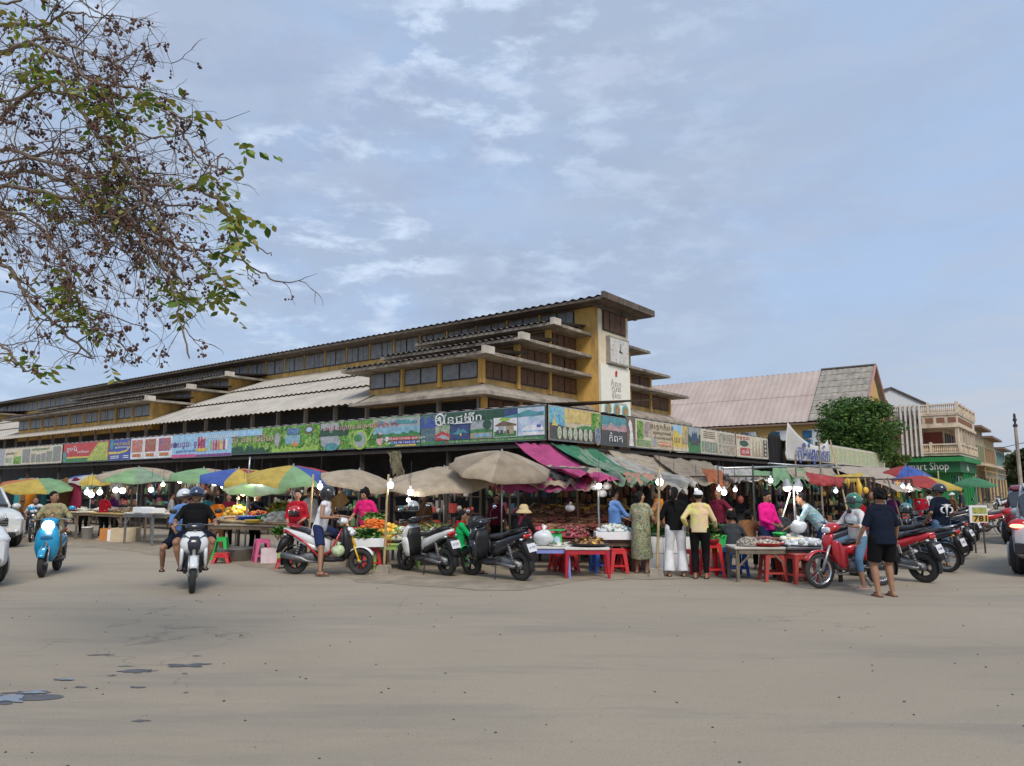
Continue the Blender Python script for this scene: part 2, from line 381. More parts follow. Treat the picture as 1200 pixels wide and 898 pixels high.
# dark market interior: ground floor walls of the hall set well back under the canopies
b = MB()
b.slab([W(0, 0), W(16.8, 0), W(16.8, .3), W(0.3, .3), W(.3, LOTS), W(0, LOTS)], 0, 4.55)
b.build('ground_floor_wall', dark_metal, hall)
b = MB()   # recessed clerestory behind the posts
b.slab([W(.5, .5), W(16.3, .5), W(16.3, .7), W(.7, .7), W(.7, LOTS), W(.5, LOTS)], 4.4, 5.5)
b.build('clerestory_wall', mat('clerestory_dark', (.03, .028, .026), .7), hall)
for k in range(33):
    b = MB(); b.box(W(.0, .1 + k * 2.2, 4.98), (.16, .16, .92), -LA); b.build('post', conc, hall)
# yellow low wall below the gable eave
b = MB(); b.slab([W(-.02, -.12), W(16.82, -.12), W(16.82, .1), W(-.02, .1)], 4.2, 4.85)
b.build('spandrel', yel, hall)
# main pitched roof (two slopes) with ribs running down the slope
def ribbed(b, P0, P1, Q0, Q1, period, amp, rows=1, lift=.07):
    """P eave edge, Q ridge edge; ribs run from P to Q; rows overlap like courses"""
    P0, P1, Q0, Q1 = map(Vector, (P0, P1, Q0, Q1)); n = int((P1 - P0).length / period * 4)
    up = Vector((0, 0, 1))
    for r in range(rows):
        f0, f1 = r / rows, (r + 1.02) / rows if r < rows - 1 else 1
        vs = []
        for i in range(n + 1):
            a = i / n; z = amp * (1 - abs(((i % 4) - 2)) ) * .5 if False else amp * math.cos(i * math.pi / 2)
            e, q = P0.lerp(P1, a), Q0.lerp(Q1, a); z2 = lift * (rows - 1 - r) * 0
            vs += [e.lerp(q, f0) + up * (z + lift * (1 if r > 0 else 0)), e.lerp(q, f1) + up * z]
        k = len(vs) // 2
        b.add(vs, [(2 * i, 2 * i + 2, 2 * i + 3, 2 * i + 1) for i in range(k - 1)])
EA, SL = 5.35, .44
b = MB()
ribbed(b, W(-1, 6.2, EA), W(-1, LOTS, EA), W(7.06, 6.2, 8.9), W(7.06, LOTS, 8.9), .42, .035, 3, .11)
ribbed(b, W(17.8, LOTS, EA), W(17.8, 6.2, EA), W(9.74, LOTS, 8.9), W(9.74, 6.2, 8.9), .42, .035, 3, .11)
b.build('roof', roof_pale, hall)
b = MB()   # eave slab round the end pavilion, and its underside
zs = EA + .06
b.add([W(-1, 6.8, EA), W(-1, -1, EA), W(17.8, -1, EA), W(17.8, 6.8, EA), W(.1, 6.8, 5.82), W(.1, .0, 5.82), W(16.7, 0, 5.82), W(16.7, 6.8, 5.82),
       W(-1, 6.8, EA - .13), W(-1, -1, EA - .13), W(17.8, -1, EA - .13), W(17.8, 6.8, EA - .13), W(.1, 6.8, EA - .1), W(.1, .0, EA - .1), W(16.7, 0, EA - .1), W(16.7, 6.8, EA - .1)],
      [(0, 1, 5, 4), (1, 2, 6, 5), (2, 3, 7, 6), (8, 12, 13, 9), (9, 13, 14, 10), (10, 14, 15, 11), (0, 8, 9, 1), (1, 9, 10, 2), (2, 10, 11, 3)])
b.build('eave_slab', conc, hall)
def window(s0, t0, s1, t1, z0, z1, leaves, m, out_=.0, fr=conc, gap=.05, proud=.03, sub=2):
    """a row of leaves between two points of a wall (market coordinates), each leaf a frame with boards"""
    a, c = W(s0, t0), W(s1, t1); d = (c - a); ln = d.length; d.normalize(); nrm = d.cross(Vector((0, 0, 1)))
    if nrm.y > 0: nrm = -nrm
    ang = math.atan2(d.y, d.x); mid = (a + c) / 2; zc = (z0 + z1) / 2
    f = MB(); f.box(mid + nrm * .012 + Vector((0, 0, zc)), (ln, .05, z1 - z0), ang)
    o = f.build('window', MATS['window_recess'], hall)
    p = MB(); lw = (ln - gap) / leaves
    for k in range(leaves):
        cx = a + d * (gap / 2 + lw * (k + .5))
        for q in range(sub):
            w_ = (lw - .07) / sub
            j = random.random(); tilt = .0 if j < .8 else random.uniform(-.25, .25)
            p.box(cx + d * ((q + .5) * w_ - (lw - .07) / 2) + nrm * .055 + Vector((0, 0, zc)), (w_ - .03, .02, z1 - z0 - .1), ang + tilt)
    p.build('slat_panel', m, o)
    return o
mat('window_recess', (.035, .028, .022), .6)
TI = [(0.0, 5.82, 6.8), (2.35, 7.0, 7.72), (4.70, 7.95, 8.76)]   # setback, wall bottom, wall top
def roof_slab(s0, s1, t0, t1, z, front=True, ribs=True):
    b = MB(); o_ = .9
    b.slab([W(s0 - o_, t0 - o_), W(s1 + o_, t0 - o_), W(s1 + o_, t1 + o_), W(s0 - o_, t1 + o_)], z, z + .13)
    b.build('roof_slab', slabm, hall); b = MB()
    b.slab([W(s0 - o_ - .02, t0 - o_ - .06), W(s0 - o_ + .55, t0 - o_ - .06), W(s0 - o_ + .55, t0 - o_ + .15), W(s0 - o_ - .02, t0 - o_ + .15)], z + .02, z + .32)
    b.build('parapet_block', mat('pale_block', (.55, .5, .43), .9, 0, .15, 3, dirt=(.2, .16, .12)), hall)
    b = MB()
    ribbed(b, W(s0 - o_ - .08, t0 - o_ + .25, z + .17), W(s0 - o_ - .08, t1 + o_ - .2, z + .17), W(s0 + 2.3, t0 - o_ + .25, z + .5), W(s0 + 2.3, t1 + o_ - .2, z + .5), .34, .05, 1)
    b.build('roof', roof_dark, hall)
def tiers(t0, t1, end_windows):
    for k, (sb, z0, z1) in enumerate(TI):
        s0, s1 = sb, 16.8 - sb; tt0 = t0 - (.35 * k if t0 > 1 else 0)
        b = MB(); b.slab([W(s0, tt0), W(s1, tt0), W(s1, t1), W(s0, t1)], z0 - .8 if k else z0 - .6, z1)
        b.build('wall', yel if (t0 > 1 or k) else yel_dirty, hall)
        roof_slab(s0, s1, tt0, t1, z1)
        zb, zt = z0 + (.22 if k == 0 else .07), z1 - .05
        n = round((t1 - tt0) / 2.2); bl = (t1 - tt0) / n
        for i in range(n):
            window(s0 - .012, tt0 + i * bl + .12, s0 - .012, tt0 + (i + 1) * bl - .1, zb, zt, 2, slat_grey if not end_windows else (slat_grey if k == 0 else slat_brown), sub=1 if end_windows else 3)
            c = MB(); c.box(W(s0 - .06, tt0 + i * bl, (z0 + z1) / 2), (.16, .16, z1 - z0), -LA); c.build('column', yel, hall)
        if end_windows:
            edges = [s0 + j * 2.35 for j in range(10) if s0 + j * 2.35 < 7.0] + [7.06]
            for a, c_ in zip(edges, edges[1:]):
                window(a + .12, t0 - .012, c_ - .1, t0 - .012, zb, zt, 2, slat_brown, sub=2)
                c = MB(); c.box(W(a + .0, t0 - .06, (z0 + z1) / 2), (.16, .16, z1 - z0), RA * -1 + R(90)); c.build('column', yel, hall)
            er = [s1 - j * 2.35 for j in range(10) if s1 - j * 2.35 > 9.9] + [9.74]
            for c_, a in zip(er, er[1:]):
                window(a + .1, t0 - .012, c_ - .12, t0 - .012, zb, zt, 2, slat_brown, sub=2)
                c = MB(); c.box(W(c_, t0 - .06, (z0 + z1) / 2), (.16, .16, z1 - z0), RA * -1 + R(90)); c.build('column', yel, hall)
tiers(0, 6.6, True)
tiers(25.9, 46.0, False)
tiers(65.5, 72.0, False)
# lower bay of windows below the eave slab on the gable side
for j, a in enumerate([0, 2.35, 4.7, 9.74, 12.1, 14.45]):
    window(a + .15, -.14, a + 2.2, -.14, 4.87, 5.2, 2, slat_brown, sub=2)
for a in (0, 2.35, 4.7, 7.0, 9.8, 12.1, 14.45, 16.8):
    b = MB(); b.box(W(a, -.14, 4.75), (.2, .2, 1.1), R(90) - RA); b.build('column', yel, hall)
# monitor (raised clerestory) with its long roof
b = MB(); b.slab([W(7.06, -1.21), W(9.74, -1.21), W(9.74, LOTS), W(7.06, LOTS)], 8.3, 10.35)
b.build('monitor_wall', yel, hall)
nb = 35
for i in range(nb):
    window(7.048, .06 + i * 2.06, 7.048, 2.06 + i * 2.06 - .02, 9.2, 10.14, 2, slat_grey, sub=2)
    if i: c = MB(); c.box(W(7.0, .02 + i * 2.06, 9.8), (.10, .09, 1.1), -LA); c.build('column', yel, hall)
b = MB()
ribbed(b, W(5.9, -1.9, 10.33), W(5.9, LOTS + 1, 10.33), W(8.4, -1.9, 10.62), W(8.4, LOTS + 1, 10.62), .45, .05, 1)
ribbed(b, W(10.9, LOTS + 1, 10.33), W(10.9, -1.9, 10.33), W(8.4, LOTS + 1, 10.62), W(8.4, -1.9, 10.62), .45, .05, 1)
b.build('roof', roof_dark, hall)
b = MB(); b.slab([W(5.95, -2.1), W(10.85, -2.1), W(10.85, LOTS + 1), W(5.95, LOTS + 1)], 10.17, 10.29)
b.slab([W(6.4, -1.5), W(10.4, -1.5), W(10.4, -1.35), W(6.4, -1.35)], 10.02, 10.17)
b.slab([W(5.9, -2.25), W(10.9, -2.25), W(10.9, -2.1), W(5.9, -2.1)], 10.2, 10.5)
b.build('soffit', mat('sooty_timber', (.13, .10, .075), .9, 0, .35, 3, .3, dirt=(.04, .032, .027), dirt_amt=.8), hall)
# tower
b = MB(); b.slab([W(7.03, -1.24), W(9.77, -1.24), W(9.77, .6), W(7.03, .6)], 0, 10.15)
b.build('tower', yel, hall)
b = MB(); b.slab([W(7.0, -1.3), W(9.8, -1.3), W(9.8, -1.238), W(7.0, -1.238)], 2.8, 10.15)
b.build('tower_face', cream, hall)
window(7.3, -1.31, 9.5, -1.31, 9.05, 10.05, 4, slat_brown, sub=1)
fm = frame(W(8.4, -1.3, 0), DR)
def onface(b, x0, x1, z0, z1, d0, d1):       # box on the tower face, x along the face
    a = W(8.4 + x0, -1.3 - d0); c = W(8.4 + x1, -1.3 - d0); e = W(8.4 + x1, -1.3 - d1); f = W(8.4 + x0, -1.3 - d1)
    b.slab([a, c, e, f], z0, z1); return b
onface(MB(), -.78, 1.12, 7.5, 8.82, .0, .20).build('clock_case', mat('old_clock_case', (.33, .30, .26), .6, .3, .2, 3, dirt=(.1, .08, .06)), hall)
dial = onface(MB(), -.70, 1.04, 7.58, 8.74, .202, .212).build('clock_dial', mat('clock_dial', (.62, .60, .55), .5, 0, .12, 6, dirt=(.35, .32, .28)), hall)
b = MB()
for ang, ln, wd in ((R(15), .42, .03), (R(100), .24, .04)):
    p = W(8.57, -1.3 - .225, 8.16); e = p + (DR * math.sin(ang) + Vector((0, 0, 1)) * math.cos(ang)) * ln
    b.tube([p, e], [wd, wd * .5], 5)
b.tube([W(8.57, -1.51, 8.16), W(8.57, -1.55, 8.16)], .05, 10)
for k in range(12):
    a = k * math.pi / 6; p = W(8.57, -1.3 - .216, 8.16) + DR * .72 * math.sin(a) + Vector((0, 0, .50 * math.cos(a)))
    b.box(p, (.03, .01, .07 if k % 3 == 0 else .04), R(90) - RA)
b.build('clock_hands', mat('black_enamel', (.02, .02, .02), .5), dial)
board = onface(MB(), -1.38, 1.38, 5.0, 7.42, .02, .07).build('tower_sign', mat('cream_sign', (.80, .77, .66), .55, 0, .05, 3), hall)
ink = mat('grey_ink', (.30, .27, .25), .6); ink_red = mat('red_ink', (.5, .03, .03), .6); ink_blue = mat('blue_ink', (.03, .07, .33), .6); ink_white = mat('white_ink', (.82, .82, .80), .6)
def on(mx, mz, d=.075): return frame(W(8.4 + mx, -1.3 - d, mz), DR)
lettering('កំពត', .34, ink, board, on(0, 6.62), width=.95)
lettering('ក្រុង', .34, ink, board, on(0, 6.3), width=.85)
lettering('ផ្សារ', .34, ink, board, on(0, 5.98), width=.8)
lettering('សូមស្វាគមន៍ទេសចរណ៍', .16, ink, board, on(0, 5.66), width=1.9)
b = MB(); p = W(8.4, -1.3 - .09, 7.05)
b.box(p, (.16, .02, .2), R(90) - RA); b.tube([p + Vector((0, 0, .08)), p + Vector((0, 0, .2))], [.08, .01], 6); b.build('emblem', ink_red, board)
for k, mx in enumerate((-.82, 0, .82)):
    b = MB(); rot = frame(Vector(), DR).to_3x3(); b.lathe([(.0, .02), (.31, .02), (.31, 0)], 24, W(8.4 + mx, -1.38, 5.34), rot); b.build('medallion_rim', mat('teal_ink', (.12, .42, .48), .6), board)
    b = MB(); b.lathe([(.0, .03), (.23, .03), (.23, 0)], 24, W(8.4 + mx, -1.385, 5.34), rot); b.build('medallion', printed('medallion_print', [(.7, .6, .2), (.5, .1, .05), (.1, .3, .12), (.8, .8, .7)], 4, 1), board)

# ------------------------------------------------------------------ canopy over the stalls
SC = (.93, 20.0)                                  # canopy corner in plan
def S(s, t, z=0.0): return W(s, t, z, SC)
canopy = thing('market_canopy', 'dark sheet-metal canopy on posts running round the market hall over the stalls', 'canopy')
b = MB()
ribbed(b, S(0, 0, 3.86), S(0, 64, 3.86), W(0, -7.7 + 0, 4.6), W(0, 60, 4.6), .5, .02)
ribbed(b, S(41, 0, 3.86), S(0, 0, 3.86), W(38, 0, 4.6), W(0, 0, 4.6), .5, .02)
b.build('roof', mat('rusty_sheet_roof', (.28, .23, .18), .7, .2, .3, 2, dirt=(.14, .08, .05)), canopy)
for k in range(1, 17): b = MB(); b.box(S(.35, k * 3.8, 1.9), (.12, .12, 3.8), -LA); b.build('post', wood_dark, canopy)
for k in range(0, 11): b = MB(); b.box(S(k * 4.0 + .3, .35, 1.95), (.12, .12, 3.9), R(90) - RA); b.build('post', wood_dark, canopy)
b = MB()
b.slab([S(.1, .1), S(.1, 63), S(.2, 63), S(.2, .2), S(41, .2), S(41, .1)], 2.72, 2.82)
b.build('beam', wood_dark, canopy)
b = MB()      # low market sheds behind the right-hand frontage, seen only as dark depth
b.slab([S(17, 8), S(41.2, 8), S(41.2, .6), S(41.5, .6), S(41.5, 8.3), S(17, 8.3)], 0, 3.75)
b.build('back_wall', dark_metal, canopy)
for k in range(9):
    s = 19.5 + k * 2.3; b = MB(); b.tube([S(s, .5, 3.1), S(s, 7.8, 3.6)], .04, 5); b.build('rafter', wood_dark, canopy)
# ------------------------------------------------------------------ advertising banners on the canopy edge
def pm(name, col, rough=.5): return mat('print_' + name, col, rough, 0, .30, 7)
INKS = dict(white=(.75, .76, .76), black=(.02, .02, .025), red=(.55, .02, .02), green=(.03, .22, .05), dkgreen=(.008, .075, .035), lime=(.30, .52, .04), blue=(.03, .07, .38), navy=(.02, .05, .18),
            yellow=(.72, .52, .04), orange=(.70, .22, .02), pink=(.65, .05, .25), purple=(.22, .04, .25), sky=(.30, .55, .78), teal=(.05, .28, .32), sand=(.58, .48, .30), brown=(.18, .10, .05),
            grey=(.36, .38, .40), cream=(.66, .57, .40), water=(.20, .42, .55), dark=(.06, .06, .06), tan=(.42, .32, .19), rose=(.68, .35, .38))
def ik(n): c = INKS[n]; g_ = sum(c) / 3; return pm(n, tuple(q * .80 + g_ * .12 + .025 for q in c))
class Banner:
    def __init__(s, side, px0, px1, z0, z1, label, base, out_=.0, z1b=None, group='advertising banners along the canopy edge'):
        if side == 'L': t0, t1 = faceL(px0, SC), faceL(px1, SC); a, c = S(-out_, t0), S(-out_, t1)
        else: a, c = S(faceR(px0, SC), -out_), S(faceR(px1, SC), -out_)
        s.x = (c - a).normalized(); s.len = (c - a).length - .02; s.h = z1 - z0; s.n = s.x.cross(Vector((0, 0, 1)))
        s.root = thing('advertising_banner', label, 'banner', a + s.x * .01 + Vector((0, 0, z0)), math.atan2(s.x.y, s.x.x), group)
        b = MB(); b.box((s.len / 2, .0, s.h / 2), (s.len, .03, s.h)); s.panel = b.build('panel', base, s.root)
        b = MB()
        b.box((s.len / 2, .02, s.h / 2), (s.len, .008, s.h + .05))
        b.build('frame', steel, s.root)
    def rect(s, u0, u1, v0, v1, m, k=1, name='picture'):
        b = MB(); e = -.015 - .004 * k; b.box(((u0 + u1) / 2 * s.len, e + .001, (v0 + v1) / 2 * s.h), ((u1 - u0) * s.len, .004, (v1 - v0) * s.h)); return b.build(name, m, s.root)
    def poly(s, pts, m, k=1, name='picture'):
        b = MB(); e = -.015 - .004 * k; b.prism([(0, 0)] * 0 or [(p[0] * s.len, p[1] * s.h) for p in pts], e - .002, e + .002)
        b.v = [Vector((p.y, p.x, p.z)) for p in b.v]; return b.build(name, m, s.root)
    def oval(s, u, v, ru, rv, m, k=1, name='picture', n=22):
        return s.poly([(u + ru / s.len * math.cos(2 * math.pi * i / n), v + rv / s.h * math.sin(2 * math.pi * i / n)) for i in range(n)], m, k, name)
    def text(s, t, u, v, size, m, width=None, k=3):
        e = -.015 - .004 * k; mw = Matrix(((1, 0, 0, u * s.len), (0, 0, -1, e), (0, 1, 0, v * s.h), (0, 0, 0, 1)))
        return lettering(t, size, m, s.root, mw, 'lettering', .002, width)
    def skyline(s, u0, u1, v0, v1, m, seed, n=18, k=2, name='picture'):
        rr = random.Random(seed); pts = [(u0, v0)] + [(u0 + (u1 - u0) * i / n, v0 + (v1 - v0) * rr.uniform(.25, 1)) for i in range(n + 1)] + [(u1, v0)]
        return s.poly(pts, m, k, name)
Z0, Z1 = 2.92, 3.82
forest = lambda n, sd: printed(n, [(.01, .04, .01), (.03, .13, .02), (.12, .28, .04), (.35, .5, .12), (.6, .7, .5)], 3.2, sd)
# left frontage, far end first
B_ = Banner('L', -60, 2, Z0, Z1, 'pale grey banner at the far left edge of the photo beyond the beige temple banner', ik('grey'))
B_.rect(.1, .9, .2, .9, ik('cream')); B_.text('កំពត', .5, .6, .4, ik('dark'), 2)
B_ = Banner('L', 2, 22, Z0, Z1, 'cream banner with a small picture at its right, second from the far left', ik('cream')); B_.text('ផ្សារកំពត', .35, .7, .16, ik('dark'), 1.2)
B_.rect(.05, .45, .15, .45, printed('p_a1', [(.3, .35, .2), (.5, .5, .4), (.2, .25, .15), (.7, .7, .6)], 3, 1)); B_.oval(.7, .7, .12, .16, ik('yellow')); B_.rect(.55, .98, .05, .5, forest('p_f1', 3))
B_ = Banner('L', 22, 69, Z0, Z1, 'pale banner with a row of dark pictures left of the red banner', ik('cream')); B_.text('រមណីយដ្ឋានធម្មជាតិ', .48, .84, .16, ik('green'), 2.2)
for i, (u0, u1, v1) in enumerate([(.02, .22, .9), (.25, .36, .6), (.38, .5, .55), (.52, .62, .6), (.64, .78, .7), (.8, .98, .92)]):
    B_.rect(u0, u1, .1, v1, printed('p_b%d' % i, [(.03, .03, .03), (.15, .18, .12), (.35, .32, .25), (.12, .2, .3), (.5, .3, .12)], 4, i * 2.2), 2)
B_ = Banner('L', 71, 124, Z0, Z1, 'red banner with white Khmer letters and yellow and green stripes below', ik('red'))
B_.rect(0, 1, 0, .20, ik('green')); B_.rect(0, 1, .20, .28, ik('yellow')); B_.text('ខ្មែរ', .2, .68, .3, ik('white'), 1.1); B_.text('រីករាយពិធីបុណ្យ', .45, .52, .13, ik('white'), 1.3)
B_.poly([(.55, .03), (.66, .5), (.78, .95), (.99, .97), (.99, .03)], printed('p_c', [(.02, .1, .03), (.2, .35, .1), (.6, .55, .1), (.7, .7, .65)], 4, 4), 2); B_.rect(0, .08, .03, .55, ik('teal'), 3)
B_ = Banner('L', 124.5, 149.5, Z0, Z1, 'blue banner with yellow letters and a yellow swoosh right of the red banner', ik('blue'))
B_.text('មហាសេរី', .62, .82, .2, ik('yellow'), 1.5); B_.text('ធនាគារ', .6, .62, .14, ik('white'), 1.2); B_.poly([(0, .42), (.5, .40), (.85, .48), (.99, .7), (.99, .58), (.85, .38), (.5, .3), (0, .3)], ik('yellow'), 2)
B_.oval(.14, .75, .16, .22, ik('teal'), 2); [B_.rect(.1, .5, v, v + .04, ik('white'), 2, 'lettering') for v in (.08, .17)]; [B_.rect(.7, .95, v, v + .04, ik('white'), 2, 'lettering') for v in (.08, .17)]
for i, (a, c, col) in enumerate([(150, 165.2, 'rose'), (165.6, 181, 'dkgreen'), (181.4, 198.5, 'blue')]):
    B_ = Banner('L', a, c, Z0, Z1, ['white product poster with a pink and red picture beside the blue banner', 'white product poster with dark green pictures, middle of the three white posters', 'white product poster with blue pictures beside the light blue ice drink banner'][i], ik('white'), group='row of three white product posters')
    B_.rect(.08, .92, .32, .92, printed('p_d%d' % i, [(.65, .65, .65), INKS[col], (.6, .1, .1), (.1, .3, .15), (.75, .75, .72)], 5, i * 3.1)); B_.rect(.18, .82, .1, .24, ik('red'), 2); B_.text('ទិញ', .5, .17, .12, ik('yellow'), .6)
B_ = Banner('L', 199, 269, Z0 - .03, Z1, 'light blue banner with bottles and a magenta strip along its bottom', ik('sky'))
B_.rect(0, 1, 0, .1, ik('purple')); B_.rect(0, .42, 0, .13, ik('pink'), 2); B_.text('ភេសជ្ជៈ ខ្មែរ', .27, .55, .3, ik('purple'), 2.6); B_.text('ក្រុមហ៊ុនផលិត', .27, .27, .12, ik('blue'), 1.6)
B_.oval(.05, .55, .12, .12, ik('navy'))
for i in range(3): B_.poly([(.45 + i * .045, .3), (.45 + i * .045, .7), (.46 + i * .045, .85), (.475 + i * .045, .85), (.485 + i * .045, .7), (.485 + i * .045, .3)], ik('red'), 2)
B_.poly([(.42, .35), (.44, .22), (.6, .22), (.62, .35)], ik('yellow'), 3)
for i, cc in enumerate(['lime', 'pink', 'red', 'orange', 'yellow', 'red', 'white']): B_.poly([(.66 + i * .042, .25), (.66 + i * .042, .55), (.668 + i * .042, .68), (.682 + i * .042, .68), (.69 + i * .042, .55), (.69 + i * .042, .25)], ik(cc), 2)
B_.text('ស្រស់ស្រាយ', .8, .82, .22, ik('white'), 2.2)
B_ = Banner('L', 269.5, 314, Z0, Z1, 'dark green jungle banner with pink Khmer letters beside the bottles banner', forest('p_e1', 5.1)); B_.rect(0, .8, .72, .98, ik('sky')); B_.text('ស៊ី ភោជនីយ', .55, .62, .3, ik('rose'), 2.6); B_.skyline(0, 1, 0, .35, ik('dkgreen'), 5)
B_ = Banner('L', 314.5, 372.5, Z0, Z1, 'green forest banner with a blue pool and an orange pavilion', forest('p_e2', 8.4)); B_.rect(.32, .62, .3, .62, ik('water')); B_.poly([(.45, .2), (.5, .35), (.52, .48), (.54, .35), (.6, .2)], ik('orange'), 2)
B_.oval(.8, .8, .25, .14, ik('brown'), 2); B_.oval(.8, .8, .16, .08, ik('sky'), 3); B_.oval(.15, .5, .15, .25, ik('grey'), 2); B_.rect(.35, .6, .66, .9, printed('p_e3', [(.02, .05, .15), (.1, .2, .4), (.3, .4, .5)], 5, 2), 2); B_.skyline(.05, .98, 0, .3, ik('lime'), 8, 26)
B_ = Banner('L', 373.5, 491.5, Z0, Z1, 'bright green river resort banner with a red and a blue contact strip', forest('p_g1', 13.1)); B_.rect(0, .2, .35, .97, ik('grey')); B_.skyline(0, .3, .5, .95, ik('dkgreen'), 3, 14, 3); B_.oval(.12, .25, .5, .2, ik('grey'), 3); B_.oval(.13, .1, .35, .13, ik('teal'), 4)
B_.rect(.56, 1, .52, .97, ik('grey'), 2); B_.rect(.56, 1, .42, .68, ik('water'), 3); B_.skyline(.56, 1, .3, .52, ik('green'), 11, 20, 4); B_.skyline(.6, .98, .76, .95, ik('teal'), 12, 14, 4); B_.oval(.43, .3, .36, .32, ik('lime'), 3); B_.oval(.43, .3, .27, .25, ik('grey'), 4); B_.oval(.41, .36, .2, .12, ik('green'), 5)
B_.oval(.63, .28, .16, .2, ik('rose'), 4); B_.poly([(.5, .25), (.6, .95), (.62, .95), (.52, .25)], ik('lime'), 5); B_.text('រមណីយដ្ឋាន ធម្មជាតិ និង', .38, .77, .2, ik('rose'), 3.2, 6); B_.text('កំពត', .68, .79, .18, ik('red'), 1.1, 6)
B_.rect(.7, .99, .2, .32, ik('red'), 5); B_.rect(.75, .99, .06, .18, ik('blue'), 5); B_.oval(.7, .26, .08, .08, ik('white'), 6); B_.oval(.75, .12, .07, .07, ik('teal'), 6); B_.text('ទំនាក់ទំនងតាមរយៈទូរស័ព្ទ', .85, .26, .09, ik('white'), 1.9, 6); B_.text('016 555 78 / 012 55 49 12', .87, .12, .09, ik('white'), 1.7, 6)
B_.rect(.78, .97, .0, .05, ik('yellow'), 5)
B_ = Banner('L', 492.5, 640.5, Z0, Z1, 'dark green inn banner with white Khmer lettering, a pool and a bungalow picture', ik('dkgreen'))
B_.rect(.0, .13, .05, .97, printed('p_h1', [(.02, .05, .08), (.06, .14, .2), (.15, .2, .22), (.05, .05, .04)], 4, 7), 1); B_.skyline(.0, .13, .55, .95, ik('blue'), 2, 8, 2)
B_.rect(.13, .255, .12, .62, printed('p_h2', [(.03, .1, .03), (.15, .3, .1), (.5, .5, .45), (.4, .05, .04)], 5, 9), 2); B_.poly([(.13, .12), (.13, .3), (.19, .42), (.255, .3), (.255, .12)], ik('red'), 3); B_.poly([(.14, .22), (.2, .32), (.25, .2), (.25, .12)], ik('grey'), 4)
B_.rect(.262, .422, .12, .66, ik('navy'), 2); B_.poly([(.27, .3), (.31, .36), (.33, .48), (.35, .4), (.37, .46), (.41, .3), (.37, .34), (.33, .28)], ik('teal'), 3); B_.oval(.35, .27, .03, .04, ik('yellow'), 4)
B_.rect(.43, .605, .12, .68, ik('grey'), 2); B_.rect(.43, .605, .12, .3, ik('tan'), 3); B_.poly([(.43, .3), (.43, .4), (.53, .42), (.605, .38), (.605, .3)], ik('green'), 3); B_.poly([(.45, .16), (.47, .27), (.58, .28), (.605, .16)], ik('water'), 4); B_.oval(.565, .55, .16, .13, ik('dkgreen'), 4); B_.rect(.56, .567, .3, .5, ik('dark'), 4)
B_.rect(.615, .795, .12, .72, ik('white'), 2); B_.rect(.62, .79, .14, .3, ik('green'), 3); B_.poly([(.63, .5), (.69, .62), (.75, .55), (.79, .5), (.79, .46), (.63, .46)], ik('brown'), 4); B_.rect(.65, .7, .25, .48, ik('grey'), 4); B_.rect(.71, .77, .2, .47, ik('tan'), 4); B_.oval(.70, .66, .2, .05, ik('lime'), 3); [B_.rect(u, u + .018, .22, .34, ik('dark'), 5) for u in (.64, .67, .72)]
B_.rect(.80, .995, .12, .97, printed('p_h3', [(.25, .35, .5), (.45, .55, .68), (.6, .66, .74)], 1.5, 3), 2); B_.poly([(.69, .97), (.70, .72), (.80, .72), (.80, .97)], ik('navy'), 3); B_.poly([(.70, .74), (.80, .80), (.88, .9), (.95, .82), (.99, .84), (.99, .72), (.70, .7)], ik('teal'), 4); B_.poly([(.84, .14), (.83, .32), (.87, .42), (.97, .44), (.995, .3), (.995, .14)], ik('white'), 4); B_.rect(.94, .97, .36, .44, ik('blue'), 5); B_.rect(.84, .99, .24, .28, ik('sky'), 5)
B_.rect(.0, .995, .0, .1, ik('green'), 5); [B_.oval(u, .05, .04, .035, ik(c), 6) for u, c in ((.2, 'blue'), (.24, 'red'), (.28, 'teal'), (.32, 'lime'))]; B_.text('Tel: 012 345 678 / 097 555 0123   www.inn.com.kh', .6, .05, .07, ik('sand'), 3.2, 6)
B_.oval(.17, .8, .19, .19, ik('white'), 6); B_.oval(.17, .8, .14, .14, ik('dkgreen'), 7); B_.oval(.17, .82, .06, .07, ik('white'), 8); B_.text('កែនជើង', .30, .80, .34, ik('white'), 1.5, 8); B_.text('Inn', .455, .82, .34, ik('white'), .62, 8); B_.rect(.29, .45, .62, .65, ik('white'), 8, 'lettering')
# right frontage
B_ = Banner('R', 643.5, 705, Z0, Z1, 'ochre nature park banner with a golden stupa and a row of oval pictures', ik('sand'))
B_.rect(0, .28, .4, .99, printed('p_i1', [(.02, .15, .25), (.05, .3, .5), (.3, .5, .55), (.1, .3, .15)], 3, 3)); B_.poly([(.28, .99), (.28, .55), (1, .6), (1, .99)], pm('ochre', (.58, .43, .16)), 1); B_.poly([(0, .02), (0, .5), (.3, .42), (.5, .40), (.75, .5), (1, .42), (1, .02)], ik('dark'), 2); B_.poly([(.45, .4), (.65, .52), (.85, .5), (.95, .35)], ik('green'), 3)
B_.poly([(.03, .42), (.06, .5), (.08, .78), (.10, .52), (.15, .42)], ik('yellow'), 4); B_.rect(.8, .99, .45, .96, forest('p_i2', 22), 4)
for i in range(7): B_.oval(.17 + i * .1, .22, .1, .17, ik('cream'), 5); B_.oval(.17 + i * .1, .22, .075, .14, printed('p_j%d' % (i % 3), [(.1, .2, .05), (.6, .6, .6), (.2, .35, .1), (.1, .1, .1)], 6, i % 3), 6)
B_.oval(.92, .25, .16, .28, ik('tan'), 5); B_.oval(.92, .25, .12, .24, printed('p_k', [(.02, .04, .08), (.15, .2, .3), (.6, .65, .7)], 5, 4), 6)
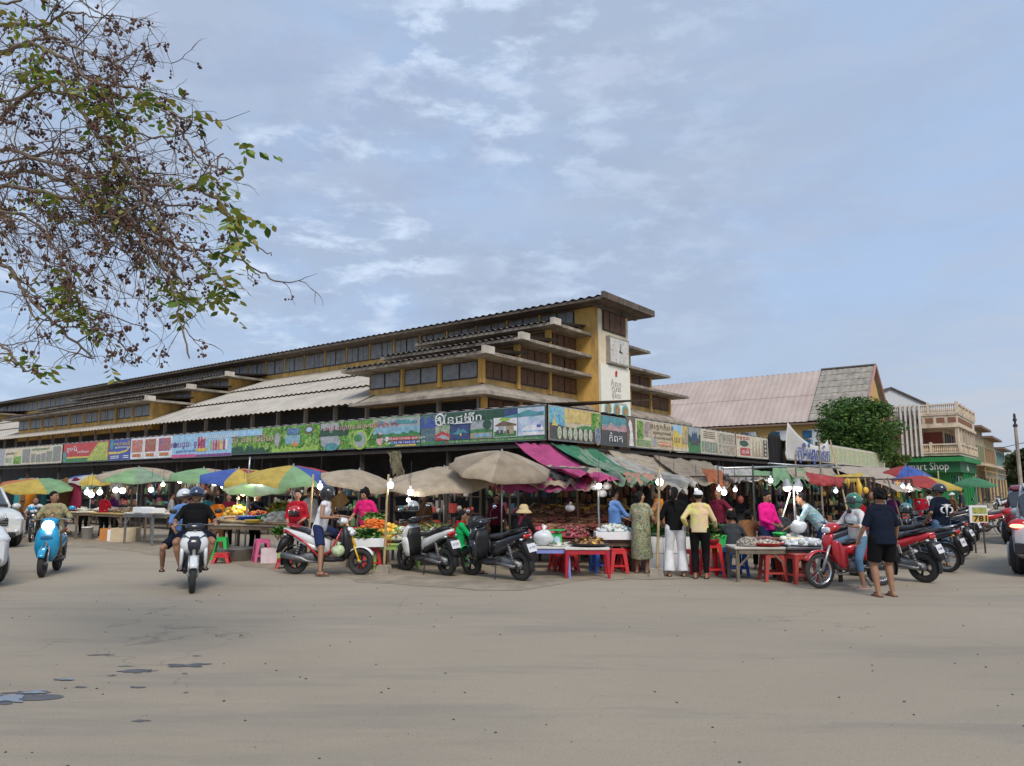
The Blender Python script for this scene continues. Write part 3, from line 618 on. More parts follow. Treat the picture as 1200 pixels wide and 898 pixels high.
B_ = Banner('R', 705.3, 735, Z0, Z1 - .06, 'teal and dark banner with pink and white lettering right below the clock tower sign', ik('dark')); B_.rect(0, 1, .5, .99, ik('teal')); B_.skyline(.02, .98, .5, .8, printed('p_l', [(.6, .6, .6), (.5, .3, .3), (.1, .3, .35)], 5, 5), 4); B_.text('រមណីយដ្ឋាន', .5, .62, .24, ik('rose'), 1.5, 4); B_.text('កំពត', .55, .28, .3, ik('white'), .8, 4)
B_ = Banner('R', 735.3, 764.5, Z0, Z1, 'dark brown and cream banner with a tall white figure statue picture', ik('brown')); B_.poly([(.08, .02), (.12, .5), (.06, .75), (.12, .95), (.2, .8), (.22, .5), (.26, .02)], ik('white'), 2); B_.rect(.34, 1, .0, 1, ik('cream'), 1); B_.rect(.4, .65, .3, .95, forest('p_m1', 2), 2); B_.rect(.66, .97, .4, .95, printed('p_m2', [(.1, .05, .05), (.4, .3, .25), (.7, .65, .6)], 5, 6), 2); B_.rect(.36, .97, .04, .28, printed('p_m3', [(.7, .7, .6), (.2, .3, .1), (.1, .1, .1)], 6, 6), 2)
B_ = Banner('R', 765, 789, Z0, Z1, 'sand coloured banner with brown Khmer text and an orange button', ik('sand')); B_.text('ខេត្តកំពត', .5, .82, .22, ik('brown'), 1.7); B_.text('សូមស្វាគមន៍', .5, .6, .14, ik('brown'), 1.3); B_.text('ទេសចរណ៍', .55, .44, .12, ik('brown'), 1.4); B_.rect(.3, .95, .12, .28, ik('orange'), 2); B_.text('www.kampot', .62, .2, .1, ik('white'), 1); B_.rect(.04, .22, .08, .4, ik('grey'), 2)
B_ = Banner('R', 789.3, 808, Z0, Z1, 'ochre banner picturing a yellow colonial house under a blue sky', pm('ochre', (.58, .43, .16))); B_.rect(0, .6, .55, .98, ik('sky')); B_.poly([(.02, .1), (.02, .7), (.2, .82), (.4, .7), (.55, .6), (.55, .1)], ik('yellow'), 2); [B_.rect(u, u + .05, .3, .5, ik('brown'), 3) for u in (.1, .2, .3, .4)]; B_.skyline(.6, .98, .3, .98, ik('tan'), 4, 9); B_.skyline(.0, .98, .0, .2, ik('cream'), 6, 12, 4)
B_ = Banner('R', 808.3, 822.5, Z0, Z1, 'dark banner with a temple gable beneath a grey sky', ik('green')); B_.rect(0, 1, .5, 1, ik('grey')); B_.poly([(.1, .5), (.35, .62), (.5, .85), (.65, .62), (.9, .5)], ik('navy'), 2); B_.rect(.2, .8, .3, .5, ik('dark'), 2); B_.skyline(0, 1, .4, .9, ik('dkgreen'), 9, 9, 1)
B_ = Banner('R', 822.8, 843, Z0, Z1, 'cream banner with a text paragraph above a row of small tower pictures', ik('cream')); [B_.rect(.15, .85, v, v + .035, ik('brown'), 1, 'lettering') for v in (.88, .8, .72, .64)]; [B_.rect(.04 + i * .16, .16 + i * .16, .06, .5, printed('p_n%d' % (i % 4), [(.7, .55, .2), (.3, .3, .3), (.1, .2, .1), (.6, .6, .7)], 4, i * 1.7), 2) for i in range(6)]
B_ = Banner('R', 843.3, 863.5, Z0, Z1, 'cream banner with a grid of brown building pictures', ik('cream')); [B_.rect(.03 + i * .24, .24 + i * .24, .05 + .46 * j, .46 + .46 * j, printed('p_o%d' % (i % 3), [(.3, .12, .06), (.6, .5, .35), (.1, .12, .15), (.7, .7, .65)], 4, i * 1.3), 2) for i in range(4) for j in range(2)]
B_ = Banner('R', 865, 902, Z0, Z1, 'white and cream banner with a red label and stupa silhouettes near the dark gap', ik('cream')); B_.text('កម្ពុជា', .2, .85, .18, ik('red'), 1.4); B_.oval(.22, .62, .5, .12, ik('dkgreen'), 2); B_.rect(.1, .4, .08, .42, ik('red'), 2); B_.text('ភ្នំ', .25, .25, .2, ik('white'), .8); [B_.poly([(.46 + i * .1, .08), (.48 + i * .1, .4), (.5 + i * .1, .9), (.52 + i * .1, .4), (.54 + i * .1, .08)], ik('tan'), 2) for i in range(4)]; B_.rect(.84, .97, .1, .9, ik('dark'), 2); [B_.oval(.905, .2 + .2 * i, .1, .06, ik('cream'), 3) for i in range(4)]
# hanging dark cloth in the gap, then the loose white cloth banner
b = MB(); s0, s1 = faceR(903, SC), faceR(915, SC)
b.grid(lambda u, v: S(s0 + (s1 - s0) * u, -.05 + .12 * math.sin(u * 17 + v * 3), 2.7 + 1.35 * v), 18, 8)
o = b.build('hanging_net', mat('black_net', (.015, .015, .017), .9), None, True, solid=.01); tag(o, 'black net cloth hanging in the gap between the printed banners and the white cloth banner', 'net')
sb0, sb1 = faceR(913, SC), faceR(962.5, SC); lb = sb1 - sb0
cb = thing('cloth_banner', 'loose white cloth banner with dark blue Khmer letters and a sagging concave top edge', 'banner', S(sb0, -.5, 0), math.atan2(DR.y, DR.x))
def cbp(u, v):
    top = 3.58 + .95 * (1 - u) ** 3.2 + .5 * u ** 7 - .0; x = u * lb
    if v > .0: pass
    bot = 2.90 + .10 * u; z = bot + (top + .1 - bot) * v
    return (x + .25 * (1 - v) * (1 - u) * -1, .06 * math.sin(u * 9) * (1 - v) + .05 * math.sin(v * 4 + u * 3), z)
b = MB(); b.grid(cbp, 40, 12); clo = b.build('cloth', mat('white_cloth', (.62, .60, .56), .85, 0, .06, 2, .1), cb, True, solid=.006)
for tx, x, z, wd, sz in (('ភូមិអំពូលទឹក', .56 * lb, 3.30, lb * .80, .85),):
    lettering(tx, sz, ik('blue'), cb, Matrix(((1, 0, 0, x), (0, 0, -1, -.085), (0, 1, 0, z + .02), (0, 0, 0, 1))), 'lettering', .004, wd, .008)
B_ = Banner('R', 964, 1039, 3.02, 4.02, 'long pale banner of faded tourist pictures beneath the round tree', ik('cream'))
for i in range(14): B_.rect(.02 + i * .069, .08 + i * .069, .05, .9, printed('p_q%d' % (i % 5), [(.62, .6, .5), (.5, .5, .38), (.3, .42, .2), (.6, .4, .25), (.35, .45, .5)], 2.5, i % 5 * 2.1), 1)
# ------------------------------------------------------------------ building across the street with the long pink roof
PO = AT(1016, 574, 66.0); PO = (PO.x, PO.y)            # near corner of its front eave (right end)
def Pp(s, t, z=0.0): return W(s, t, z, PO)
ph = thing('long_roofed_hall', 'long yellow hall with a faded pink metal roof and blue windows behind the banners', 'building')
ze, zr, wd_ = 7.7, 13.0, 9.6; TD = faceL(953, PO)
for nm, t0, t1, m, per in (('roof', TD, 40, mat('faded_pink_roof', (.47, .385, .34), .75, .1, .12, .6, .05, dirt=(.41, .28, .24), dirt_amt=.5, dirt_scale=.5), .55), ('roof', -.3, TD - .05, mat('grey_cement_tiles', (.29, .26, .22), .9, 0, .3, 1.5, .2), .5)):
    b = MB(); lf = 0 if t0 > 0 else .06; t1 = t1
    ribbed(b, Pp(-.6, t0, ze + lf), Pp(-.6, t1, ze + lf), Pp(wd_ / 2, t0, zr + lf), Pp(wd_ / 2, t1, zr + lf), per, .022, 2 if t0 > 0 else 8, .04)
    ribbed(b, Pp(wd_ + .6, t1, ze), Pp(wd_ + .6, t0, ze), Pp(wd_ / 2, t1, zr), Pp(wd_ / 2, t0, zr), per, .03)
    b.build(nm, m, ph)
b = MB(); b.tube([Pp(-.65, -.35, ze + .02), Pp(wd_ / 2, -.35, zr + .1), Pp(wd_ + .65, -.35, ze + .02)], .12, 6); b.build('verge_board', mat('pink_verge', (.38, .20, .18), .8), ph)
b = MB(); b.tube([Pp(wd_ / 2, -.4, zr + .08), Pp(wd_ / 2, TD, zr + .08)], .14, 6); b.build('ridge_cap', roof_dark, ph)
b = MB(); b.slab([Pp(0, 0), Pp(wd_, 0), Pp(wd_, 40), Pp(0, 40)], 0, ze - .1)
b.add([Pp(0, 0, ze - .1), Pp(wd_, 0, ze - .1), Pp(wd_ / 2, 0, zr - .15), Pp(0, .3, ze - .1), Pp(wd_, .3, ze - .1), Pp(wd_ / 2, .3, zr - .15)], [(0, 1, 2), (3, 5, 4), (0, 2, 5, 3), (1, 4, 5, 2)])
b.build('wall', mat('ochre_plaster', (.55, .36, .12), .85, 0, .12, .8, .1, dirt=(.3, .2, .1), dirt_amt=.5, dirt_scale=.6), ph)
b = MB(); b.slab([Pp(-.7, -.2), Pp(-.05, -.2), Pp(-.05, 40), Pp(-.7, 40)], ze - .28, ze - .12); b.build('soffit', mat('brown_soffit', (.2, .13, .09), .8), ph)
win_fr = mat('white_window_frame', (.70, .72, .72), .5); blue_gl = glass('blue_glass', (.02, .12, .24))
for t in (4.4, 7.3, 10.2):
    f = MB(); p = Pp(-.03, t, 5.85); f.box(p, (1.75, .1, 2.3), -LA + R(0)); 
    o = f.build('window', win_fr, ph)
    for (dx, z0, z1, ww) in ((-.0, 6.25, 6.9, 1.5), (-.39, 4.8, 6.1, .70), (.39, 4.8, 6.1, .70)):
        q = MB(); q.box(Pp(-.09, t + dx, (z0 + z1) / 2), (ww, .04, z1 - z0), R(90) + LA); q.build('pane', blue_gl, o)
b = MB(); b.box(Pp(-.05, 19, 6.2), (5.0, .1, .7), R(90) + LA); b.build('window', mat('dark_opening', (.05, .05, .055), .6), ph)
b = MB(); b.box(Pp(-.1, 17, 5.8), (.9, .1, 1.1), R(90) + LA); b.build('window', win_fr, ph)
b = MB(); b.tube([Pp(-.2, 13.2, 7.4), Pp(-.2, 13.6, 3)], .09, 8); b.build('drainpipe', mat('teal_pipe', (.12, .3, .33), .5), ph)
b = MB(); b.slab([Pp(-.1, -.15), Pp(.25, -.15), Pp(.25, .2), Pp(-.1, .2)], 0, ze - .1); b.build('corner_pillar', cream, ph)
for k in range(2):
    b = MB(); b.box(Pp(2.6 + 3.0 * k, -.06, 8.6 + .5 * (1 if k == 0 else 0)), (.7, .12, 2.2), R(90) - RA); b.build('window', mat('gable_shutter', (.28, .2, .11), .8), ph)
an = Pp(2.5, 31, 0); ann = thing('rooftop_antenna', 'thin television aerial standing on the long pink roof', 'antenna', (an.x, an.y, 11.2))
b = MB(); b.tube([(0, 0, -1.0), (0, 0, 2.9)], .05, 5)
for z, l in ((1.6, 2.6), (2.0, 1.3)): b.tube([(-l, 0, z), (l, 0, z)], .035, 5)
for k in range(7): b.tube([(-2.4 + k * .8, -.4, 1.6), (-2.4 + k * .8, .4, 1.6)], .025, 4)
b.build('mast', steel, ann)
# pale gable roof peeking behind
o = thing('pale_gabled_house', 'pale grey house with a sloping dark roof edge between the hall and the corner building', 'house')
b = MB(); q0, q1, q2 = AT(1043, 454, 95), AT(1071, 467, 95), AT(1085, 474, 95); w9 = [(q0.x - 3, 95), (q2.x, 95)]
b.add([(q0.x - 3, 95, 0), (q2.x, 95, 0), (q2.x, 95, q2.z), (q0.x, 95, q0.z), (q0.x - 3, 95, q0.z - 1.4), (q0.x - 3, 103, 0), (q2.x, 103, 0), (q2.x, 103, q2.z), (q0.x, 103, q0.z), (q0.x - 3, 103, q0.z - 1.4)], [(0, 1, 2, 3, 4), (9, 8, 7, 6, 5), (0, 5, 6, 1), (1, 6, 7, 2), (4, 9, 5, 0)]); b.build('wall', mat('pale_grey_wall', (.5, .52, .54), .8), o)
b = MB(); b.add([(q0.x, 94.7, q0.z + .02), (q2.x + .3, 94.7, q2.z + .02), (q2.x + .3, 103.3, q2.z + .02), (q0.x, 103.3, q0.z + .02), (q0.x - 3.2, 94.7, q0.z - 1.38), (q0.x - 3.2, 103.3, q0.z - 1.38)], [(0, 1, 2, 3), (0, 3, 5, 4)]); r9 = b.build('roof', roof_dark, o, solid=.2)
# ------------------------------------------------------------------ corner building with balustrades and the green shop
KO = AT(1129, 574, 75.0); KO = (KO.x, KO.y)
def K(s, t, z=0.0): return W(s, t, z, KO)
kb = thing('corner_shophouse', 'two storey colonial corner building with roof balustrade, long balcony and green Smart Shop ground floor', 'building')
old = mat('old_cream_stucco', (.58, .46, .32), .88, 0, .12, 1.2, .1, dirt=(.16, .11, .085), dirt_amt=.75, dirt_scale=.9)
oldw = mat('old_white_stucco', (.62, .52, .40), .88, 0, .1, 1.5, .1, dirt=(.2, .15, .12), dirt_amt=.7, dirt_scale=1.1)
grn = mat('shop_green', (.02, .22, .06), .5, 0, .08, 1); grnd = mat('shop_green_dark', (.012, .12, .045), .5, 0, .08, 1)
TL, SR_ = 7.6, 13.0
b = MB(); b.slab([K(1.6, 1.6), K(SR_, 1.6), K(SR_, TL), K(1.6, TL)], 0, 9.2); b.build('wall', old, kb)
b = MB(); b.slab([K(0, 0), K(SR_, 0), K(SR_, TL), K(0, TL)], 4.95, 5.2); b.slab([K(-.15, -.15), K(SR_, -.15), K(SR_, TL), K(-.15, TL)], 7.75, 8.0); b.slab([K(0, 0), K(SR_, 0), K(SR_, TL), K(0, TL)], 8.0, 9.0); b.slab([K(-.1, -.1), K(SR_, -.1), K(SR_, TL), K(-.1, TL)], 9.0, 9.14); b.build('floor_band', oldw, kb)
b = MB(); b.slab([K(-.35, -.35), K(SR_, -.35), K(SR_, TL), K(-.35, TL)], 4.35, 4.8); b.build('green_fascia', grn, kb)
b = MB(); b.slab([K(.1, .1), K(SR_, .1), K(SR_, TL), K(.1, TL)], 3.3, 4.35); b.build('shop_sign', grnd, kb)
b = MB(); b.slab([K(1.2, 1.2), K(SR_, 1.2), K(SR_, TL), K(1.2, TL)], 0, 3.3); b.build('shop_front', grn, kb)
for t in (3.0, 5.0, 7.0): b = MB(); b.box(K(1.17, t, 1.6), (1.2, .1, 2.8), R(90) + LA); b.build('shop_window', glass('shop_glass', (.03, .06, .05)), kb)
for s in (2.4, 4.4, 6.4, 8.4, 10.4):
    b = MB(); b.box(K(s, 1.17, 1.6), (1.0, .1, 2.8), R(90) - RA); b.build('shop_door', glass('shop_glass', (.03, .06, .05)), kb)
    b = MB(); b.box(K(s + 1, .3, 1.65), (.3, .3, 3.3), R(90) - RA); b.build('green_pillar', grn, kb)
sg = [o for o in kb.children if o.name.startswith('shop_sign')][0]
lettering('Smart Shop', 1.1, white_p, sg, frame(K(.05, 3.1, 3.8), -DL), 'lettering', .02, 4.0)
lettering('ស', 1.0, pm('red', INKS['red']), sg, frame(K(.05, 5.5, 3.85), -DL), 'lettering', .02, .5)
lettering('1៤', .9, white_p, sg, frame(K(5, .05, 3.8), DR), 'lettering', .02, 1.2)
def balustrade(parent, a, c, z0, h, n, m, x=False):
    a, c = Vector(a), Vector(c); d = c - a; ang = math.atan2(d.y, d.x); mid = (a + c) / 2
    b = MB(); b.box(mid + Vector((0, 0, z0 + h - .07)), (d.length, .26, .14), ang); b.box(mid + Vector((0, 0, z0 + .07)), (d.length, .24, .14), ang)
    o = b.build('balustrade_rail', oldw, parent)
    b = MB()
    for i in range(n):
        p = a + d * (i + .5) / n
        b.lathe([(.05, z0 + .14), (.10, z0 + h * .3), (.05, z0 + h * .6), (.07, z0 + h - .14)], 6, (p.x, p.y, 0))
    b.build('balusters', m, o)
    k = max(2, int(d.length / 2.2))
    for i in range(k + 1):
        q = MB(); q.box(a + d * i / k + Vector((0, 0, z0 + h / 2 + .08)), (.24, .30, h + .16), ang); q.build('pier', oldw, parent)
balustrade(kb, K(0, 0), K(0, TL), 9.14, 1.0, 44, old); balustrade(kb, K(0, 0), K(SR_, 0), 9.14, 1.0, 44, old)
balustrade(kb, K(0, 0), K(0, TL), 5.2, .95, 44, old); balustrade(kb, K(0, 0), K(SR_, 0), 5.2, .95, 44, old)
b = MB()
for i in range(7): b.box(K(-.01, .5 + i, 8.5), (.7, .06, .5), R(90) + LA)
for i in range(11): b.box(K(.5 + i, -.01, 8.5), (.7, .06, .5), R(90) - RA)
b.build('frieze_panels', mat('rusty_recess', (.22, .10, .06), .85), kb)
for i in range(7): b = MB(); b.box(K(.4 + i * 2.0, .15, 6.5), (.3, .3, 2.6), R(90) - RA); b.build('column', oldw, kb)
for t in (.15, 6.8): b = MB(); b.box(K(.15, t, 6.5), (.3, .3, 2.6), -LA); b.build('column', oldw, kb)
for i in range(5): b = MB(); b.box(K(-.35, 3.3 + i * .42, 7.55), (.16, .5, 5.3), R(90) + LA); b.build('vertical_fin', mat('white_fins', (.66, .64, .60), .8, 0, .08, 2, dirt=(.3, .25, .2), dirt_amt=.6), kb)
b = MB(); b.box(K(1.56, 2.5, 6.3), (1.7, .12, 2.2), R(90) + LA); b.build('door', mat('brick_red_door', (.22, .05, .03), .7), kb)
for s in (3, 4.6, 6.2, 8, 10): b = MB(); b.box(K(s, 1.57, 6.3), (.7, .12, 2.1), R(90) - RA); b.build('window', mat('dark_opening', (.05, .05, .055), .6), kb)
# further shophouses down the right street
for i, (s, h, ln, mcol, lab) in enumerate([(14.0, 8.6, 10, (.42, .34, .22), 'cream shophouse with small arched windows next to the balustraded corner building'), (25, 8.0, 12, (.50, .40, .22), 'yellow ochre shophouse further down the right street'), (38.5, 7.2, 13, (.40, .40, .36), 'grey green shophouse at the far end of the right street')]):
    o = thing('shophouse', lab, 'building', group='shophouses down the right street'); mm = mat('shophouse_%d' % i, mcol, .88, 0, .15, 1.2, .1, dirt=(.15, .11, .08), dirt_amt=.7)
    b = MB(); b.slab([K(s, .4), K(s + ln, .4), K(s + ln, 10), K(s, 10)], 0, h); b.build('wall', mm, o)
    b = MB(); b.slab([K(s - .1, -.6), K(s + ln + .1, -.6), K(s + ln + .1, 10), K(s - .1, 10)], h, h + .25); b.build('roof', mat('brown_soffit', (.2, .13, .09), .8), o)
    b = MB(); b.slab([K(s, -.6), K(s + ln, -.6), K(s + ln, .38), K(s, .38)], 4.3, 4.5); b.build('balcony', oldw, o)
    for k in range(int(ln / 2)):
        b = MB(); b.box(K(s + 1 + k * 2, .37, 5.9), (.9, .1, 1.8), R(90) - RA); f = b.build('window', mat('shutter_green_%d' % i, [(.16, .2, .1), (.25, .14, .07), (.1, .22, .2)][i], .7), o)
        b = MB(); b.box(K(s + 1 + k * 2, .37, 1.6), (1.4, .1, 2.8), R(90) - RA); b.build('shutter', [mat('dark_opening', (.05, .05, .055), .6), mat('ochre_plaster', (.5, .3, .1))][k % 2], o)
aw = MB(); aw.add([K(15, .3, 3.9), K(24, .3, 3.9), K(24, -2.2, 3.2), K(15, -2.2, 3.2)], [(0, 1, 2, 3)]); o = aw.build('shop_awning', mat('ochre_awning', (.42, .27, .08), .8), None, solid=.03); tag(o, 'ochre canvas awning on the front of the cream shophouse in the right street', 'awning')
# ------------------------------------------------------------------ trees
def leaf_mat(name, cols, trans=.25):
    if name in MATS: return MATS[name]
    m = mat(name, cols[0], .6, 0, .0, 3, trans=trans); t = m.node_tree
    gi = nd(t, 'ShaderNodeNewGeometry'); cr = nd(t, 'ShaderNodeValToRGB'); t.links.new(gi.outputs['Random Per Island'], cr.inputs[0])
    for i, c in enumerate(cols):
        e = cr.color_ramp.elements; el = e[i] if i < 2 else e.new(i / (len(cols) - 1)); el.position = i / (len(cols) - 1); el.color = (*c, 1)
    t.links.new(cr.outputs[0], t.nodes['Principled BSDF'].inputs['Base Color'])
    for n in t.nodes:
        if n.type == 'BSDF_TRANSLUCENT': t.links.new(cr.outputs[0], n.inputs[0])
    return m
green_leaf = leaf_mat('green_foliage', [(.02, .06, .012), (.045, .12, .018), (.07, .16, .025), (.11, .19, .03), (.035, .09, .02)])
dusty_leaf = leaf_mat('dusty_foliage', [(.03, .05, .02), (.05, .08, .03), (.07, .09, .04), (.09, .10, .05)])
bark = mat('bark', (.12, .09, .065), .9, 0, .3, 8, .4)
def leaves(b, c, n, rad, size, rr, flat=.8):
    for _ in range(n):
        while True:
            p = Vector((rr.uniform(-1, 1), rr.uniform(-1, 1), rr.uniform(-1, 1)))
            if .25 < p.length < 1: break
        p = Vector((p.x * rad[0], p.y * rad[1], p.z * rad[2])) + Vector(c)
        a = Vector((rr.gauss(0, 1), rr.gauss(0, 1), rr.gauss(0, .6))).normalized(); q = a.orthogonal().normalized(); q.rotate(Matrix.Rotation(rr.uniform(0, 6.28), 3, a)); s_ = size * rr.uniform(.6, 1.3)
        r_ = a.cross(q)
        b.add([p - a * s_, p + r_ * s_ * .5, p + a * s_, p - r_ * s_ * .5], [(0, 1, 2, 3)])
def tree(name, label, cat, base, h, r, zc, n_clump, n_leaf, size, m, seed, group=None, rz=.8):
    rr = random.Random(seed); t = thing(name, label, cat, base, 0, group)
    b = MB(); pts = [Vector((0, 0, 0)), Vector((.1, 0, h * .25)), Vector((-.05, .1, h * .5)), Vector((.05, 0, h * .8))]; k = r * .075
    b.tube(pts, [k, k * .8, k * .55, k * .2], 8)
    cl = []
    for i in range(n_clump):
        th = i * 2.39996 + rr.uniform(-.4, .4); f = math.sqrt((i + .5) / n_clump); el = rr.uniform(-.75, 1)
        c = Vector((r * f * math.cos(th) * .82 * math.sqrt(max(.1, 1 - el * el * .7)), r * f * math.sin(th) * .82 * math.sqrt(max(.1, 1 - el * el * .7)), zc + el * r * rz * .85)); cl.append(c)
        if i % 3 == 0:
            s_ = pts[1].lerp(pts[3], rr.random()); b.tube([s_, (s_ + c) / 2 + Vector((0, 0, .1 * r)), c], [k * .4, k * .25, k * .08], 5)
    b.build('trunk', bark, t, True)
    b = MB()
    for c in cl: leaves(b, c, n_leaf, [r * rr.uniform(.2, .34)] * 2 + [r * rr.uniform(.14, .24)], size, rr)
    b.build('crown', m, t); return t
p = AT(1008, 574, 52)
tree('leafy_tree', 'round bushy green tree rising behind the pale tourist banner', 'tree', (p.x, p.y, 0), 7.2, 3.0, 5.4, 110, 150, .13, green_leaf, 3)
p = AT(1043, 574, 56)
tree('leafy_tree', 'smaller yellow green tree at the right foot of the round tree', 'tree', (p.x, p.y, 0), 5, 1.5, 4.0, 34, 120, .13, leaf_mat('yellow_green_foliage', [(.06, .1, .02), (.10, .16, .03), (.15, .19, .04), (.08, .13, .02)]), 5)
for i, (px, Y, r, zc, lab) in enumerate([(1192, 120, 3.2, 4.6, 'dark dusty tree left of the concrete pole at the right edge'), (1180, 140, 4.0, 3.4, 'low grey green tree at the end of the right street'), (1216, 90, 3.4, 3.6, 'broad tree just right of the concrete pole at the frame edge')]):
    p = AT(px, 574, Y); tree('street_tree', lab, 'tree', (p.x, p.y, 0), zc * 1.2, r, zc, 50, 110, .28, dusty_leaf, 20 + i, 'trees at the end of the right street')
# concrete pole
p = AT(1197, 574, 60); pl = thing('concrete_pole', 'tall slim concrete utility pole with an insulator cap at the right edge of the photo', 'pole', (p.x, p.y, 0))
b = MB(); b.tube([(0, 0, 0), (-.02, 0, 6.6)], [.16, .12], 8); b.build('shaft', conc, pl)
b = MB(); b.lathe([(.02, 7.6), (.09, 7.5), (.09, 7.2), (.14, 7.15), (.14, 7.0), (.08, 6.95), (.08, 6.75), (.17, 6.7), (.17, 6.55), (.1, 6.5)], 10, (-.02, 0, 0)); b.tube([(-.02, 0, 6.4), (-.02, 0, 7.6)], .05, 6); b.build('insulator', mat('dark_iron', (.05, .05, .055), .5, .5), pl)
b = MB(); b.tube([(-1.1, 0, 4.9), (1.2, 0, 5.4)], .03, 5); b.build('cable_arm', dark_metal, pl)

# tree at the left whose drooping twigs enter the frame: trunk stands outside the photo
tw = thing('overhanging_tree', 'nearly bare tree reaching in from the upper left with tangled twigs and brown berries', 'tree', (-8.6, 7.4, 0))
TB = Vector((-8.6, 7.4, 0)); rr = random.Random(11)
limb, twig, berry, leafb = MB(), MB(), MB(), MB()
limb.tube([(0, 0, 0), (.1, 0, 1.2), (-.05, 0, 2.4), (.2, 0, 3.4)], [.2, .16, .14, .11], 10)
for k in range(7):
    a = rr.uniform(1.6, 4.8); limb.tube([(.1, 0, 2.4 + k * .15), (math.cos(a) * 1.2, math.sin(a) * 1.2, 3.8 + k * .2), (math.cos(a) * 2.2, math.sin(a) * 2.2, 5 + k * .3)], [.07, .045, .015], 6)
def P(px, py, Y): return AT(px, py, Y) - TB
def bend(pts, n=9, jit=.03):
    """smooth wandering line through the given points"""
    out_ = []
    for i in range(len(pts) - 1):
        p0, p1, p2, p3 = pts[max(i - 1, 0)], pts[i], pts[i + 1], pts[min(i + 2, len(pts) - 1)]
        for k in range(n):
            t = k / n; out_.append(.5 * ((2 * p1) + (p2 - p0) * t + (2 * p0 - 5 * p1 + 4 * p2 - p3) * t * t + (3 * p1 - p0 - 3 * p2 + p3) * t ** 3) + Vector([rr.gauss(0, jit) * .35 for _ in range(3)]))
    out_.append(pts[-1]); return out_
def cluster(c, n, spread):
    d = Vector((rr.gauss(0, .4), rr.gauss(0, .4), -1 + rr.gauss(0, .6))).normalized()
    for _ in range(n):
        q = c + d * rr.uniform(0, spread) + Vector([rr.gauss(0, spread * .28) for _ in range(3)]); r_ = rr.uniform(.008, .014)
        berry.ball(q, (r_, r_, r_ * 1.15), 5, 3)
def leafspray(c, n, size):
    d = Vector((rr.gauss(0, 1), rr.gauss(0, 1), rr.gauss(-.3, .5))).normalized()
    for k in range(n):
        q = c + d * (k * size * .55); sgn = 1 if k % 2 else -1
        s_ = d.cross(Vector((0, 0, 1))).normalized() * sgn; a = (s_ + d * .5 + Vector((0, 0, -.5 + rr.gauss(0, .3)))).normalized(); w_ = a.cross(Vector((rr.gauss(0, .5), rr.gauss(0, .5), 1))).normalized() * size * .26
        e = q + a * size; up = a.cross(w_).normalized() * size * .06
        leafb.add([q, q + a * size * .35 + w_ + up, q + a * size * .7 + w_ * .8, e, q + a * size * .7 - w_ * .8, q + a * size * .35 - w_ + up], [(0, 1, 2, 3), (0, 3, 4, 5)])
def grow(p0, d, ln, r, depth, droop):
    r *= 1.15
    pts = [p0]; p = p0.copy(); n = 6; dd = d.normalized()
    for i in range(n):
        dd = (dd + Vector([rr.gauss(0, .22) for _ in range(3)]) + Vector((0, 0, -droop))).normalized(); p = p + dd * ln / n
        if CYP - FPX * math.tan(math.atan2(p.z - CAMZ, p.y + TB.y) - PIT) > 432: break
        pts.append(p.copy())
        if depth > 0 and rr.random() < .50:
            q = (dd + Vector([rr.gauss(0, .75) for _ in range(3)])).normalized(); grow(p, q, ln * rr.uniform(.4, .7), r * .55, depth - 1, droop)
    if len(pts) < 3: return
    twig.tube(pts, [r * (1 - .7 * i / n) for i in range(len(pts))], 3, False)
    if depth <= 1:
        for q in pts[2:]:
            if rr.random() < .055: cluster(q, rr.randint(3, 9), .045)
        if rr.random() < .022: leafspray(pts[-1], rr.randint(3, 7), rr.uniform(.05, .08))
